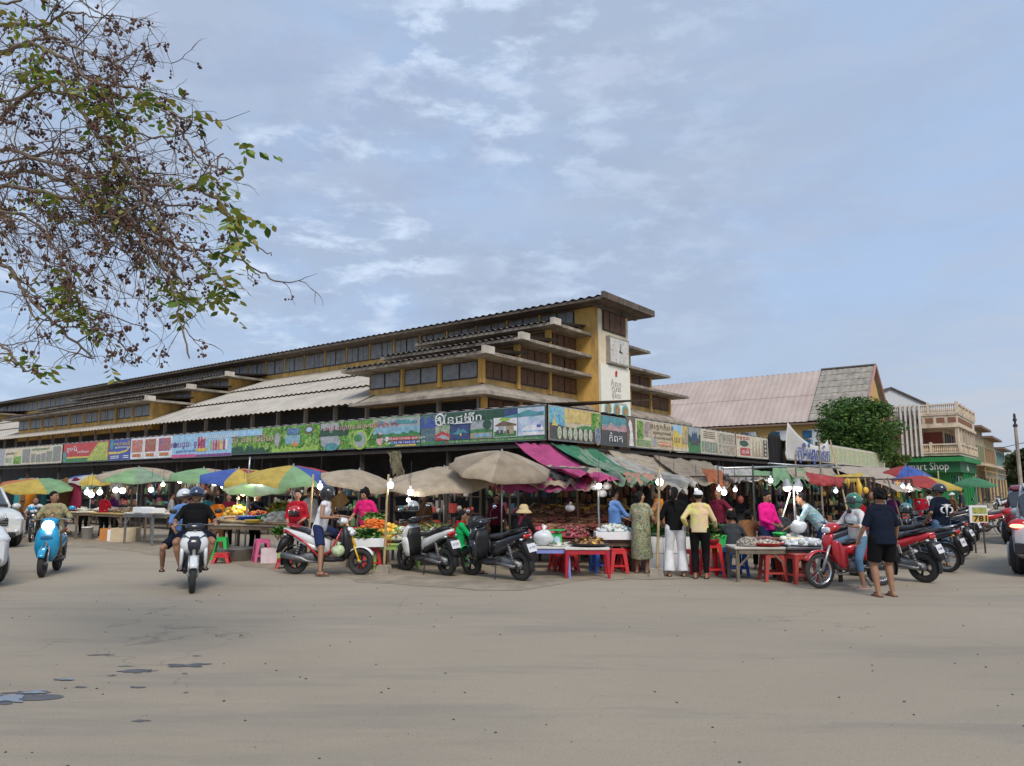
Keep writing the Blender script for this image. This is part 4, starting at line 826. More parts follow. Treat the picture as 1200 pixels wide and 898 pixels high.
main = [  # traced limbs (picture column, row) with distance
    [(-160, 120, 7.2), (-20, 72, 6.6), (50, 45, 6.3), (90, 55, 6.2), (140, 80, 6.1)],
    [(-150, 150, 7.0), (0, 62, 6.4), (60, 60, 6.1), (110, 95, 6.0), (160, 105, 5.9), (195, 130, 5.9), (225, 142, 5.8)],
    [(-140, 60, 6.9), (0, 30, 6.5), (45, 30, 6.4), (80, 15, 6.3), (110, 20, 6.3)],
    [(-150, 200, 6.8), (-10, 175, 6.3), (50, 190, 6.1), (120, 210, 6.0), (180, 216, 5.9), (225, 218, 5.8), (262, 180, 5.8)],
    [(-130, 180, 6.6), (-20, 150, 6.2), (60, 95, 6.0), (110, 150, 5.9), (150, 200, 5.8), (190, 260, 5.7), (230, 300, 5.7), (268, 335, 5.6)],
    [(-120, 260, 6.6), (-10, 220, 6.2), (70, 230, 6.0), (130, 255, 5.9), (175, 290, 5.8), (200, 330, 5.7), (222, 420, 5.7)],
    [(-120, 250, 6.9), (0, 205, 6.5), (80, 215, 6.4), (150, 260, 6.3), (210, 290, 6.2), (270, 300, 6.1), (325, 330, 6.1)],
    [(-100, 330, 6.5), (0, 310, 6.2), (30, 345, 6.0), (70, 385, 5.9), (110, 420, 5.9)],
    [(-60, 395, 6.2), (0, 403, 6.0), (25, 430, 5.9), (50, 438, 5.9)],
    [(-120, 230, 6.8), (10, 190, 6.5), (90, 180, 6.3), (150, 240, 6.2), (200, 240, 6.1), (250, 245, 6.0), (290, 280, 6.0), (318, 300, 6.0)],
    [(-120, 160, 6.5), (0, 120, 6.2), (80, 110, 6.1), (140, 150, 6.1), (200, 160, 6.0), (235, 150, 6.0)],
    [(-100, -20, 6.8), (0, 5, 6.5), (60, -10, 6.4), (110, 10, 6.3), (150, 40, 6.2)],
    [(-90, 240, 6.0), (20, 250, 5.9), (70, 300, 5.8), (90, 350, 5.7), (110, 380, 5.7)],
    [(160, 255, 6.1), (200, 290, 6.0), (215, 345, 5.9), (240, 365, 5.9)],
    [(220, 218, 5.9), (262, 240, 5.9), (285, 300, 5.9), (305, 325, 5.9)],
    [(200, 130, 6.0), (218, 165, 6.0), (245, 195, 5.9), (285, 198, 5.9)]]
for i, ln in enumerate(main):
    pts = bend([P(*q) for q in ln]); n = len(pts); r0 = .019 if i < 8 else .011
    lb9 = MB(); lb9.tube(pts, [r0 * (1 - .8 * k / n) + .0025 for k in range(n)], 6, False); lb9.build('branch', mat('twig_bark', (.17, .125, .09), .85, 0, .3, 20), tw, True)
    for k in range(6 if i < 13 else 1, n):
        f = k / n; x = pts[k].x + TB.x; col = 600 + 888 * x / (pts[k].y + TB.y)
        dens = 1.6 if col < 150 else (.75 if col < 215 else .22)
        for _ in range(1):
            if rr.random() < dens * .27:
                d = (pts[min(k + 1, n - 1)] - pts[k - 1]).normalized(); q = (d * .6 + Vector([rr.gauss(0, .7) for _ in range(3)])).normalized()
                grow(pts[k], q, rr.uniform(.25, .75) * (1 if col < 200 else .6), .006, 2 if col < 190 else 1, .07)
# denser drooping whip bundles in the middle
for k in range(120):
    x, y = rr.gauss(85, 60), rr.gauss(235, 45)
    if x > 200: continue
    a = P(x, y, rr.uniform(5.7, 6.6)); grow(a, Vector((.8, 0, -.5 + rr.gauss(0, .3))), rr.uniform(.4, .9), .005, 1, .05)
for (x, y, n) in [(280, 175, 1), (262, 265, 3), (270, 290, 3), (262, 340, 4), (255, 335, 3), (250, 220, 3), (265, 235, 3), (218, 345, 2), (205, 350, 2), (40, 75, 5), (55, 90, 4), (75, 340, 6), (85, 360, 6), (70, 355, 4), (95, 375, 3), (100, 120, 4), (130, 135, 5), (150, 150, 4), (175, 120, 3), (195, 135, 2), (60, 235, 4), (115, 235, 3), (45, 437, 2), (45, 425, 1), (190, 335, 3), (155, 195, 3), (235, 135, 1), (10, 20, 3)]:
    for _ in range(n * 2 + 1): leafspray(P(x + rr.gauss(0, 7), y + rr.gauss(0, 7), rr.uniform(5.7, 6.1)), rr.randint(3, 7), rr.uniform(.055, .09) * (1.25 if x > 190 else 1))
limb.build('trunk', mat('twig_bark', (.17, .125, .09), .85, 0, .3, 20), tw, True); twig.build('twigs', mat('fine_twig_bark', (.135, .092, .062), .85, 0, .35, 20), tw)
berry.build('berries', mat('dry_berries', (.10, .045, .032), .7, 0, .4, 30), tw, True); leafb.build('crown', leaf_mat('overhang_leaves', [(.05, .11, .018), (.12, .21, .025), (.28, .34, .05), (.34, .25, .06), (.16, .25, .03)], .35), tw)
# ------------------------------------------------------------------ people
def cloth(name, col, rough=.85, var=.12, scale=7, bump=.6): return mat('cloth_' + name, col, rough, 0, var, scale, bump, spec=.12)
skins = [mat('skin_a', (.30, .155, .09), .55, 0, .06, 12), mat('skin_b', (.38, .21, .13), .55, 0, .06, 12), mat('skin_c', (.22, .11, .06), .55, 0, .06, 12)]
hairm = mat('black_hair', (.007, .006, .006), .7, 0, .3, 60, .5, spec=.2); lipm = mat('lips', (.30, .07, .06), .5); eyem = mat('eye_dark', (.02, .015, .012), .3)
rubber = mat('rubber', (.022, .022, .024), .75, 0, .25, 10, .1)
def knee(a, t, l1, l2, hint):
    d = t - a; L_ = min(d.length, (l1 + l2) * .995); dn = d.normalized(); t2 = a + dn * L_
    x = (l1 * l1 - l2 * l2 + L_ * L_) / (2 * L_); hgt = math.sqrt(max(0, l1 * l1 - x * x))
    h = hint - dn * hint.dot(dn); h = h.normalized() if h.length > 1e-5 else dn.orthogonal().normalized()
    return a + dn * x + h * hgt, t2
def caps(b, pts, rad, n=10):
    b.tube(pts, rad, n)
    rad = [rad] * len(pts) if isinstance(rad, (int, float)) else rad
    for p, r_ in zip(pts, rad): b.ball(p, r_ * .995, n, 6)
def person(loc, rz, label, h=1.62, hip=(0, 0, .88), lean=0, side=0, head=(0, 0), hands=None, feet=None, top=None, sleeve=.5, bottom=None, kind='trousers', shoes=None,
           hair='short', hat=None, hatm=None, sk=0, bulk=1.0, vox=.012, group=None, under=None, child=False, face=None, hem=0.0, scarf=None, tuck=False, kneeout=.1, print_=None):
    k = h / 1.65; t = thing('person', label, 'person', loc, rz, group); V = Vector
    P_ = V(hip); u = V((math.sin(R(side)), math.sin(R(lean)), math.cos(R(lean)))).normalized(); rt = V((1, 0, 0)); rt = (rt - u * rt.dot(u)).normalized(); fw = u.cross(rt) * 1.0
    if fw.y < 0 and abs(lean) < 90: fw = -fw
    sm = .93 if kind in ('skirt', 'dress') else 1.0; B = bulk
    waist, chest, shc = P_ + u * .13, P_ + u * .32, P_ + u * .455; neck = P_ + u * .52
    hy, hp = head; hd = (u * .55 + V((0, 0, .45)) + V((0, 1, 0)) * math.sin(R(hp)) * -.5).normalized()
    HC = neck + hd * .125; RH = Matrix.Rotation(R(hy), 3, 'Z') @ Matrix.Rotation(R(hp), 3, 'X')
    def face_pt(x, y, z): return HC + RH @ V((x, y, z))
    hw = .152 * sm * (1 + .3 * (B - 1))
    SH = [shc - rt * hw - u * .015, shc + rt * hw - u * .015]; HP = [P_ - rt * .088 * B, P_ + rt * .088 * B]
    if feet is None: feet = [(-.10, .0, 0), (.10, .02, 0)]
    if hands is None: hands = [(-.24, .06, .72), (.24, .06, .72)]
    F_ = [V(f) for f in feet]; H_ = [V(f) for f in hands]
    arms, legs = [], []
    for i, sgn in ((0, -1), (1, 1)):
        e, w_ = knee(SH[i], H_[i], .27, .245, V((sgn * .55, -.5, -.75))); arms.append((SH[i], e, w_))
        an = F_[i] + V((0, 0, .075)); kn, an = knee(HP[i], an, .42, .40, V((sgn * kneeout, 1, .05))); legs.append((HP[i], kn, an))
    b = MB()
    def ering(b, secs, n=22):          # elliptical sleeve across the trunk: (point, half width, half depth)
        vs = []
        for c, rx, ry in secs:
            for q in range(n): a = 2 * math.pi * q / n; vs.append(c + rt * rx * math.cos(a) + fw * ry * math.sin(a))
        m = len(secs); b.add(vs, [(i * n + q, i * n + (q + 1) % n, (i + 1) * n + (q + 1) % n, (i + 1) * n + q) for i in range(m - 1) for q in range(n)] + [tuple(range(n)), tuple((m - 1) * n + q for q in range(n))])
    def torso(b, g, full=True):
        if full:
            b.ball(P_ + u * .02, (.150 * B + g, .105 * B + g, .11 + g), 14, 8); caps(b, [P_ - rt * .07, P_ + rt * .07], .095 * B + g, 10)
        caps(b, [waist - rt * .055, waist + rt * .055], .085 * B + g, 10)
        caps(b, [chest - rt * .065, chest + rt * .065], .100 * (1 + .5 * (B - 1)) + g, 10); caps(b, [shc - rt * .10, shc + rt * .10], .056 + g, 10)
        caps(b, [P_ if full else waist, waist, chest, shc], [(.10 if full else .088) * B + g, .088 * B + g, .10 + g, .075 + g], 10)
    torso(b, 0)
    caps(b, [shc, neck, HC - hd * .05], [.06, .05, .047], 10)
    b.ball(HC, (.073, .088, .108), 16, 10, RH); b.ball(face_pt(0, .028, -.06), (.048, .052, .05), 12, 8, RH)
    b.tube([face_pt(0, .082, .022), face_pt(0, .104, -.018)], [.010, .017], 6); b.ball(face_pt(0, .098, -.02), .017, 8, 6)
    for sgn in (-1, 1): b.ball(face_pt(sgn * .075, .0, -.005), (.012, .022, .032), 8, 6, RH)
    for i, (a, e, w_) in enumerate(arms):
        caps(b, [a, a.lerp(e, .5), e, e.lerp(w_, .35), w_], [.046 * (.6 + .4 * B), .041 * (.6 + .4 * B), .036, .036, .025], 10)
        d = (w_ - e).normalized(); sd_ = d.cross(V((0, 0, 1))); sd_ = sd_.normalized() if sd_.length > .1 else V((1, 0, 0)); nm = sd_.cross(d).normalized(); sg = -1 if i == 0 else 1
        pc = w_ + d * .045; m3 = Matrix((sd_, d, nm)).transposed(); b.ball(pc, (.036, .048, .017), 10, 6, m3)
        for q, ln in enumerate((.066, .076, .07, .055)):
            r0 = w_ + d * .075 + sd_ * (q - 1.5) * .0185; m_ = r0 + d * ln * .5 - nm * .004; e_ = m_ + d * ln * .38 - nm * .026; b.tube([r0 - d * .02, r0, m_, e_], [.0095, .0095, .009, .0075], 6)
        th0 = w_ + d * .025 - sd_ * sg * .025; b.tube([th0, th0 + d * .03 - sd_ * sg * .028 - nm * .006, th0 + d * .062 - sd_ * sg * .036 - nm * .018], [.013, .0115, .009], 6)
    for i, (a, kn, an) in enumerate(legs):
        caps(b, [a, a.lerp(kn, .4), kn, kn.lerp(an, .3), an], [.088 * B, .078 * B, .054 * (.5 + .5 * B), .055 * (.4 + .6 * B), .035], 10)
        f = an - V((0, 0, .045)); caps(b, [f + V((0, -.04, -.005)), f + V((0, .06, -.005)), f + V((0, .14, -.012))], [.032, .033, .022], 8)
    skin(b, 'body', skins[sk], t, vox, 3)
    if top is not None:
        b = MB(); torso(b, .013, False)
        z9 = .075 if tuck else -.035 - hem
        ering(b, [(chest - u * .02, .158 * B, .118 * B), (waist - u * .02, .160 * B, .122 * B), (P_ + u * max(.02, z9 + .02), .170 * B, .132 * B), (P_ + u * z9, .176 * B, .137 * B)])
        for (a, e, w_) in arms:
            if sleeve <= 0: b.ball(a, .055, 8, 6); continue
            s1 = min(1, sleeve * 2); q = a.lerp(e, s1); b.tube([a, q], [.058, .055 if sleeve < .6 else .048], 12); b.ball(a, .058, 10, 6)
            if sleeve > .5: b.ball(e, .052, 10, 6); b.tube([e, e.lerp(w_, (sleeve - .5) * 2)], [.052, .042], 12)
        b.tube([shc, neck - u * .035], [.07, .058], 10)
        shirt = skin(b, 'shirt', top, t, vox * 1.15, 3)
        if print_ is not None: print_(t, P_, u, fw, rt, B)
    if bottom is not None:
        b = MB(); ln = {'shorts': .85, 'trousers': 1.93, 'capri': 1.5, 'dress': 0, 'skirt': 0, 'wide': 1.95}[kind]
        b.ball(P_ + u * .0, (.162 * B, .122 * B, .10), 14, 8); caps(b, [P_ - rt * .075, P_ + rt * .075], .100 * B, 10); ering(b, [(P_ + u * .10, .148 * B, .113 * B), (P_ + u * .04, .162 * B, .124 * B), (P_ - u * .02, .160 * B, .12 * B)])
        if ln:
            for (a, kn, an) in legs:
                r0, r1, r2 = (.102 * B, .082 * B, .052) if kind != 'wide' else (.108, .095, .105)
                if ln <= 1: q = a.lerp(kn, ln); b.tube([a, q], [r0, .088 * B], 12); b.ball(a, r0, 10, 6)
                else: caps(b, [a, kn], [r0, r1 * .85]); b.tube([kn, kn.lerp(an, ln - 1)], [r1 * .85, r2], 12)
        else:
            z_ = .30 if kind == 'dress' else .35; c_ = (F_[0] + F_[1]) / 2
            if P_.z > .7: b.tube([waist, P_, V((P_.x, P_.y, .62)) * .6 + V((c_.x, c_.y, .62)) * .4, V((c_.x, c_.y + .03, z_))], [.11 * B, .155 * B, .175 * B, .20 * B], 16)
            else:
                for (a, kn, an) in legs: caps(b, [a, kn], [.11, .10]); b.tube([kn, kn.lerp(an, .5)], [.10, .11], 12)
                b.tube([P_, (legs[0][1] + legs[1][1]) / 2], [.12, .1], 10)
        skin(b, {'shorts': 'shorts', 'trousers': 'trousers', 'capri': 'trousers', 'wide': 'trousers', 'dress': 'skirt', 'skirt': 'skirt'}[kind], bottom, t, vox * 1.15, 3)
    shm = shoes or rubber
    for i, (a, kn, an) in enumerate(legs):
        f = V((an.x, an.y, an.z - .075)); b = MB(); b.slab([(f.x + x, f.y + y) for x, y in ((-.035, -.085), (.035, -.085), (.045, .08), (.03, .175), (-.03, .175), (-.045, .08))], f.z, f.z + .018)
        b.tube([f + V((-.046, .07, .01)), f + V((0, .10, .062)), f + V((.046, .07, .01))], .011, 6); b.build('sandal', shm, t, True)
    if hair and hat != 'helmet_full':
        b = MB(); b.ball(face_pt(0, -.014, .022), (.083, .094, .100), 16, 10, RH); 
        if hair in ('long', 'pony', 'bun'): b.ball(face_pt(0, -.05, -.03), (.075, .055, .085), 12, 8, RH)
        if hair == 'long': caps(b, [face_pt(0, -.07, -.03), neck - fw * .085 - u * .05, chest - fw * .11 + u * .02], [.065, .06, .035])
        if hair == 'pony': caps(b, [face_pt(0, -.09, .02), face_pt(0, -.13, -.05), neck - fw * .11 - u * .06, chest - fw * .12], [.035, .034, .032, .018])
        if hair == 'bun': b.ball(face_pt(0, -.115, .045), .045)
        if hair == 'curly':
            for q in range(26):
                a = q * 2.4; zz = -.03 + .15 * (q / 26); b.ball(face_pt(.085 * math.cos(a) * math.sqrt(max(.1, 1 - ((zz) / .13) ** 2)), -.03 + .08 * math.sin(a), zz), .034, 8, 5)
        # carve: keep the face clear by trimming vertices in front of the hairline
        o = skin(b, 'hair', hairm, t, .012, 2)
        inv = RH.inverted()
        for v in o.data.vertices:
            q = inv @ (v.co - HC)
            if q.y > .03 and q.z < .062: v.co = HC + RH @ V((q.x * .86, min(q.y, .05), q.z))
    if face:
        for sgn in (-1, 1):
            b = MB(); b.ball(face_pt(sgn * .030, .079, .012), (.012, .008, .006), 8, 5, RH); b.build('eye', eyem, t)
            b = MB(); b.box(face_pt(sgn * .031, .083, .034), (.030, .008, .006), RH); b.build('eyebrow', hairm, t)
        b = MB(); b.ball(face_pt(0, .083, -.050), (.024, .008, .007), 8, 5, RH); b.build('mouth', lipm, t)
    if hat == 'helmet' or hat == 'helmet_full':
        b = MB(); b.ball(face_pt(0, -.012, .03), (.125, .142, .125), 20, 12, RH, -.35); b.build('helmet', hatm, t, True, solid=.012)
        b = MB(); b.lathe([(.130, -.012), (.133, 0), (.130, .012)], 20, face_pt(0, -.012, -.008), RH @ Matrix.Diagonal((.97, 1.09, 1)).to_3x3()); b.build('helmet_rim', rubber, t, True)
        if hat == 'helmet_full':
            b = MB(); b.ball(face_pt(0, -.02, -.02), (.122, .14, .12), 16, 10, RH); b.build('helmet_shell', hatm, t, True)
            b = MB(); b.grid(lambda a, c: tuple(face_pt(.126 * math.sin(-1.05 + 2.1 * a), -.012 + .145 * math.cos(-1.05 + 2.1 * a), -.045 + .11 * c)), 12, 4); b.build('visor', glass('dark_visor', (.02, .025, .03)), t, True, solid=.004)
        else:
            b = MB(); b.tube([face_pt(-.07, .02, -.06), face_pt(0, .05, -.118), face_pt(.07, .02, -.06)], .007, 6); b.build('chin_strap', rubber, t)
            b = MB(); b.grid(lambda a, c: tuple(face_pt(.128 * math.sin(-.9 + 1.8 * a), .00 + (.135 + .05 * c) * math.cos(-.9 + 1.8 * a), .055 - .02 * c)), 10, 3); b.build('peak', hatm, t, True, solid=.006)
    if hat == 'cap':
        b = MB(); b.ball(face_pt(0, -.012, .035), (.088, .1, .088), 16, 8, RH, -.1); b.build('cap', hatm, t, True)
        b = MB(); b.grid(lambda a, c: tuple(face_pt(.075 * math.sin(-1.2 + 2.4 * a), .05 + (.03 + .09 * c) * math.cos(-1.2 + 2.4 * a), .045 - .02 * c)), 8, 3); b.build('cap_brim', hatm, t, True, solid=.005)
    if hat == 'straw':
        b = MB(); b.lathe([(.01, .155), (.06, .15), (.092, .11), (.098, .05), (.12, .035), (.165, -.01), (.17, -.03), (.162, -.032), (.115, .022), (.09, .035)], 24, HC, RH); b.build('straw_hat', hatm, t, True)
        b = MB(); b.lathe([(.100, .045), (.101, .075)], 24, HC, RH); b.build('hat_band', cloth('cream', (.6, .5, .33)), t, True)
    if scarf is not None:
        b = MB(); caps(b, [neck - rt * .06, neck - fw * .05, neck + rt * .06, neck + fw * .07, neck - rt * .06], .035, 8); caps(b, [neck - fw * .06, chest - fw * .1], [.05, .03], 8); skin(b, 'scarf', scarf, t, .014, 2)
    t.scale = (k, k, k)
    return t
GRIPS = [(-.34, .36, 1.0), (.34, .36, 1.0)]
# ------------------------------------------------------------------ motorcycles
def paint(name, col, rough=.25): return mat('paint_' + name, col, rough, 0, .05, 4, coat=.6)
blk = mat('black_plastic', (.018, .018, .02), .45, 0, .25, 8); seatm = mat('black_vinyl', (.02, .02, .024), .5, 0, .2, 10, .1); chrome = mat('chrome', (.65, .65, .66), .18, 1.0, .05, 10)
engm = mat('engine_alloy', (.20, .20, .21), .45, .7, .25, 9, .2); lensm = mat('clear_lens', (.62, .66, .70), .12, 0, .1, 20, coat=.8); redl = mat('red_lens', (.45, .012, .012), .15, 0, .15, 30, coat=.8); ambl = mat('amber_lens', (.65, .22, .02), .2)
platem = mat('plate_white', (.68, .70, .73), .4, 0, .05, 20, dirt=(.4, .36, .3), dirt_amt=.4); mirrm = mat('mirror_glass', (.55, .6, .66), .04, 1.0, .02, 4)
RY = Matrix.Rotation(R(90), 3, 'Y')
SWAP = Matrix(((1, 0, 0, 0), (0, 0, 1, 0), (0, 1, 0, 0), (0, 0, 0, 1)))
def loftz(b, secs, n=14, e=2.4):       # rings across z: (z, y, halfwidth, halfdepth)
    M0 = b.M; b.M = M0 @ SWAP; b.loft([(z, y, hw, hd) for z, y, hw, hd in secs], n, e); b.M = M0; return b
def wheel(root, y, r, w, style, rimm, name='wheel'):
    b = MB(); b.tube([(-w * .75, y, r), (w * .75, y, r)], .035, 10); hub = b.build(name, engm, root, True)
    b = MB(); prof = [(r - w * .95, -w * .36), (r - w * .35, -w * .5), (r - w * .08, -w * .34), (r, 0), (r - w * .08, w * .34), (r - w * .35, w * .5), (r - w * .95, w * .36), (r - w * .95, -w * .36)]
    b.lathe(prof, 30, (0, y, r), RY); b.build('tyre', mat('tyre_rubber', (.03, .029, .028), .85, 0, .3, 25, .3), hub, True)
    ri = r - w * .9; b = MB(); b.lathe([(ri, -w * .34), (ri - .022, -w * .2), (ri - .022, w * .2), (ri, w * .34)], 30, (0, y, r), RY)
    if style == 'spoke':
        for k in range(18):
            a = 2 * math.pi * k / 18; sx = w * .3 * (1 if k % 2 else -1); b.tube([(sx, y + .03 * math.cos(a + .5), r + .03 * math.sin(a + .5)), (0, y + (ri - .015) * math.cos(a), r + (ri - .015) * math.sin(a))], .0028, 4, False)
    else:
        n = 5
        for k in range(n):
            for dd in (-.13, .13):
                a = 2 * math.pi * k / n + dd; p0 = Vector((0, y + .03 * math.cos(a), r + .03 * math.sin(a))); p1 = Vector((0, y + (ri - .01) * math.cos(a - dd * .4), r + (ri - .01) * math.sin(a - dd * .4))); b.tube([p0, p1], [.016, .010], 5)
    b.tube([(w * .42, y, r), (w * .46, y, r)], ri * .62, 20) if False else None
    b.build('rim', rimm, hub, True); return hub
def fender(root, y, r, w, a0, a1, m, name='fender'):
    b = MB()
    def f(u, v):
        a = R(a0 + (a1 - a0) * u); th = (v - .5) * math.pi; rr_ = r + .028 * math.cos(th); return (w * .62 * math.sin(th), y + rr_ * math.cos(a), r - .0 + rr_ * math.sin(a) - (1 - math.cos(th)) * 0)
    b.grid(f, 14, 8); return b.build(name, m, root, True, solid=.006)
def mirrors(root, y, z, hgt=.2, m=None, dx=.22):
    for s in (-1, 1):
        b = MB(); b.tube([(s * dx, y, z), (s * (dx + .03), y + .01, z + hgt * .6), (s * (dx + .09), y - .01, z + hgt)], .006, 5); o = b.build('mirror', blk, root)
        b = MB(); b.ball((s * (dx + .12), y - .01, z + hgt + .02), (.062, .018, .04), 12, 8); b.build('mirror_shell', m or blk, o, True)
        b = MB(); b.ball((s * (dx + .12), y - .021, z + hgt + .02), (.054, .010, .034), 12, 8); b.build('mirror_glass', mirrm, o, True)
def plate(root, p, tilt, txt, col=None, m=None):
    o = MB().box(p, (.20, .008, .15), Matrix.Rotation(R(tilt), 3, 'X')).build('licence_plate', m or platem, root)
    mw = Matrix.Translation(Vector(p)) @ Matrix.Rotation(R(tilt), 4, 'X') @ Matrix.Translation((0, -.0055, .0)) @ Matrix.Rotation(R(90), 4, 'X')
    lettering(txt, .06, mat('plate_ink', (.03, .05, .18), .5), o, mw, 'lettering', .001, .15); return o
def scooter(name, label, body, accent, stand=True, inner=None, style='sport', lit=False, seatc=None, rimm=None, txt='2K 4821', lens=None, group=None, basket=False):
    inner = inner or blk; rimm = rimm or blk; sc_ = seatc or seatm
    t = thing(name, label, 'scooter' if style != 'bone' else 'motorbike', group=group)
    if style in ('sport', 'retro', 'naked'):
        r, w_ = (.265, .095) if style == 'sport' else (.245, .10); wb = .64
        wheel(t, wb, r, w_, 'cast', rimm, 'front_wheel'); wheel(t, -wb, r, w_ * 1.15, 'cast', rimm, 'rear_wheel')
        fender(t, wb, r + .012, w_, 25, 165, body if style != 'naked' else body); fender(t, -wb, r + .02, w_ * 1.1, 95, 200, blk, 'rear_mudguard')
        b = MB()
        for s in (-1, 1): b.tube([(s * .065, wb, r), (s * .065, wb - .12, r + .30)], .016, 8); b.tube([(s * .065, wb, r), (s * .075, wb - .03, r + .05)], .02, 6)
        b.tube([(0, wb - .11, r + .28), (0, wb - .32, 1.0)], .03, 8); b.build('fork', steel if style != 'naked' else mat('yellow_fork', (.75, .45, .03), .35), t, True)
        if style == 'sport':
            b = MB(); loftz(b, [(.28, .36, .10, .05), (.42, .385, .145, .065), (.56, .39, .165, .07), (.66, .385, .15, .06)]); b.build('lower_fairing', blk, t, True)
            for s in (-1, 1): b = MB(); loftz(b, [(.34, .33, .02, .06), (.44, .36, .03, .09), (.58, .38, .035, .10), (.70, .38, .03, .07)]); b.v = [Vector((p.x + s * .175, p.y, p.z)) for p in b.v]; b.build('side_fin', body, t, True)
        b = MB(); loftz(b, [(.60, .41, .13, .05), (.68, .42, .205, .07), (.76, .41, .215, .085), (.85, .37, .185, .08), (.93, .33, .11, .05)] if style == 'sport' else [(.30, .36, .09, .05), (.42, .39, .15, .07), (.58, .40, .195, .075), (.72, .385, .20, .08), (.84, .36, .175, .075), (.92, .33, .12, .05)] if style != 'retro' else [(.27, .34, .10, .05), (.36, .38, .17, .065), (.50, .41, .205, .085), (.66, .41, .21, .10), (.80, .38, .19, .10), (.90, .34, .14, .07), (.95, .31, .08, .03)])
        b.build('leg_shield', body if style != 'naked' else blk, t, True)
        b = MB(); loftz(b, [(.33, .30, .10, .05), (.5, .315, .165, .05), (.72, .31, .175, .05), (.86, .29, .13, .04)]); b.build('inner_panel', inner, t, True)
        if style == 'sport':
            for s in (-1, 1):
                b = MB(); b.add([(s * .02, .475, .80), (s * .165, .40, .90), (s * .185, .39, .82), (s * .12, .45, .70), (s * .03, .485, .72)], [(0, 1, 2, 3, 4)]); b.build('headlight', lens or lensm, t, solid=.012)
                b = MB(); b.add([(s * .20, .40, .60), (s * .10, .47, .55), (s * .16, .42, .40), (s * .19, .38, .46)], [(0, 1, 2, 3)]); b.build('black_air_duct', blk, t, solid=.01)
            b = MB(); loftz(b, [(.58, .455, .04, .03), (.66, .475, .09, .035), (.76, .475, .11, .035), (.86, .43, .07, .03)]); b.build('nose_panel', accent, t, True)
        b = MB(); b.loft([(.37, .99, .05, .03), (.33, 1.0, .13, .06), (.25, 1.01, .15, .065), (.18, 1.0, .08, .04)] if style != 'retro' else [(.40, .97, .04, .03), (.34, .98, .12, .075), (.25, 1.0, .16, .075), (.17, .99, .07, .04)]); b.build('handlebar_cover', accent if style == 'sport' else body, t, True)
        b = MB(); b.loft([(.32, .30, .12, .045), (.1, .28, .15, .045), (-.12, .30, .14, .06), (-.25, .38, .10, .08)]); b.build('floorboard', blk, t, True)
        z0 = .0 if style != 'naked' else .02
        b = MB(); b.loft([(.04, .52, .05, .12), (-.06, .56, .115, .15), (-.25, .62, .145, .12), (-.50, .71, .145, .095), (-.72, .79, .11, .065), (-.88, .85, .05, .03)] if style != 'retro' else [(.04, .50, .06, .13), (-.08, .54, .13, .17), (-.30, .58, .165, .155), (-.55, .62, .16, .13), (-.78, .66, .11, .09), (-.87, .68, .05, .05)])
        b.build('side_panels', body, t, True)
        b = MB(); b.loft([(-.02, .46, .08, .08), (-.2, .50, .15, .07), (-.45, .60, .15, .05), (-.65, .70, .12, .04)]); b.build('lower_panel', blk if style == 'sport' else body, t, True)
        b = MB(); b.loft([(.08, .735, .05, .02), (.02, .755, .10, .045), (-.18, .77, .135, .055), (-.36, .79, .135, .055), (-.42, .83, .125, .05), (-.68, .875, .10, .04), (-.76, .885, .05, .02)]); b.build('seat', sc_, t, True)
        b = MB(); b.loft([(-.12, .33, .06, .07), (-.3, .34, .11, .10), (-.5, .30, .10, .09), (-.70, .26, .05, .06)]); b.tube([(-.10, -.1, .3), (-.12, -.62, .26)], .035, 8); b.build('engine', engm, t, True)
        b = MB(); b.tube([(.12, -.15, .24), (.15, -.35, .26), (.15, -.45, .30), (.16, -.86, .38)], [.02, .022, .055, .058], 10); b.build('exhaust', blk if style == 'sport' else engm, t, True)
        for s in (-1, 1):
            b = MB(); b.tube([(s * .13, -.60, .30), (s * .12, -.50, .66)], .022, 8)
            for q in range(6): b.tube([(s * (.13 - q * .0015), -.585 + q * .013, .36 + q * .045), (s * .129, -.580 + q * .013, .375 + q * .045)], .035, 8)
            b.build('shock_absorber', engm, t, True)
        b = MB(); b.ball((0, -.855, .80), (.10, .035, .045), 14, 8); b.build('tail_light', redl, t, True)
        for s in (-1, 1): b = MB(); b.ball((s * .12, -.82, .75), (.035, .03, .02), 10, 6); b.build('indicator', ambl if style == 'retro' else lensm, t, True)
        b = MB(); b.prism([(-.80, .72), (-.90, .70), (-1.0, .42), (-.97, .40), (-.78, .60)], -.09, .09); b.build('rear_fender', blk, t, True)
        plate(t, (0, -.955, .60), -22, txt)
        b = MB(); b.tube([(-.11, -.55, .88), (-.13, -.75, .93), (0, -.86, .95), (.13, -.75, .93), (.11, -.55, .88)], .015, 6); b.build('grab_rail', accent if style == 'naked' else blk, t, True)
        b = MB(); b.tube([(-.10, -.12, .27), (-.22, -.20, .02), (-.22, -.26, .01)], .012, 6); (b.build('side_stand', blk, t) if stand else None)
        if style == 'retro':
            b = MB(); b.ball((0, .44, .92), (.09, .05, .085), 18, 10); b.build('headlight', mat('lit_headlamp', (1, .97, .9), .3, emit=14) if lit else lensm, t, True)
            b = MB(); b.lathe([(.088, 0), (.105, .01), (.105, .03)], 20, (0, .41, .92), Matrix.Rotation(R(-90), 3, 'X')); b.build('headlight_rim', chrome, t, True)
            b = MB(); b.ball((0, .50, .70), (.10, .012, .055), 16, 8); b.build('badge', pm('badge_teal', (.01, .12, .25)), t, True)
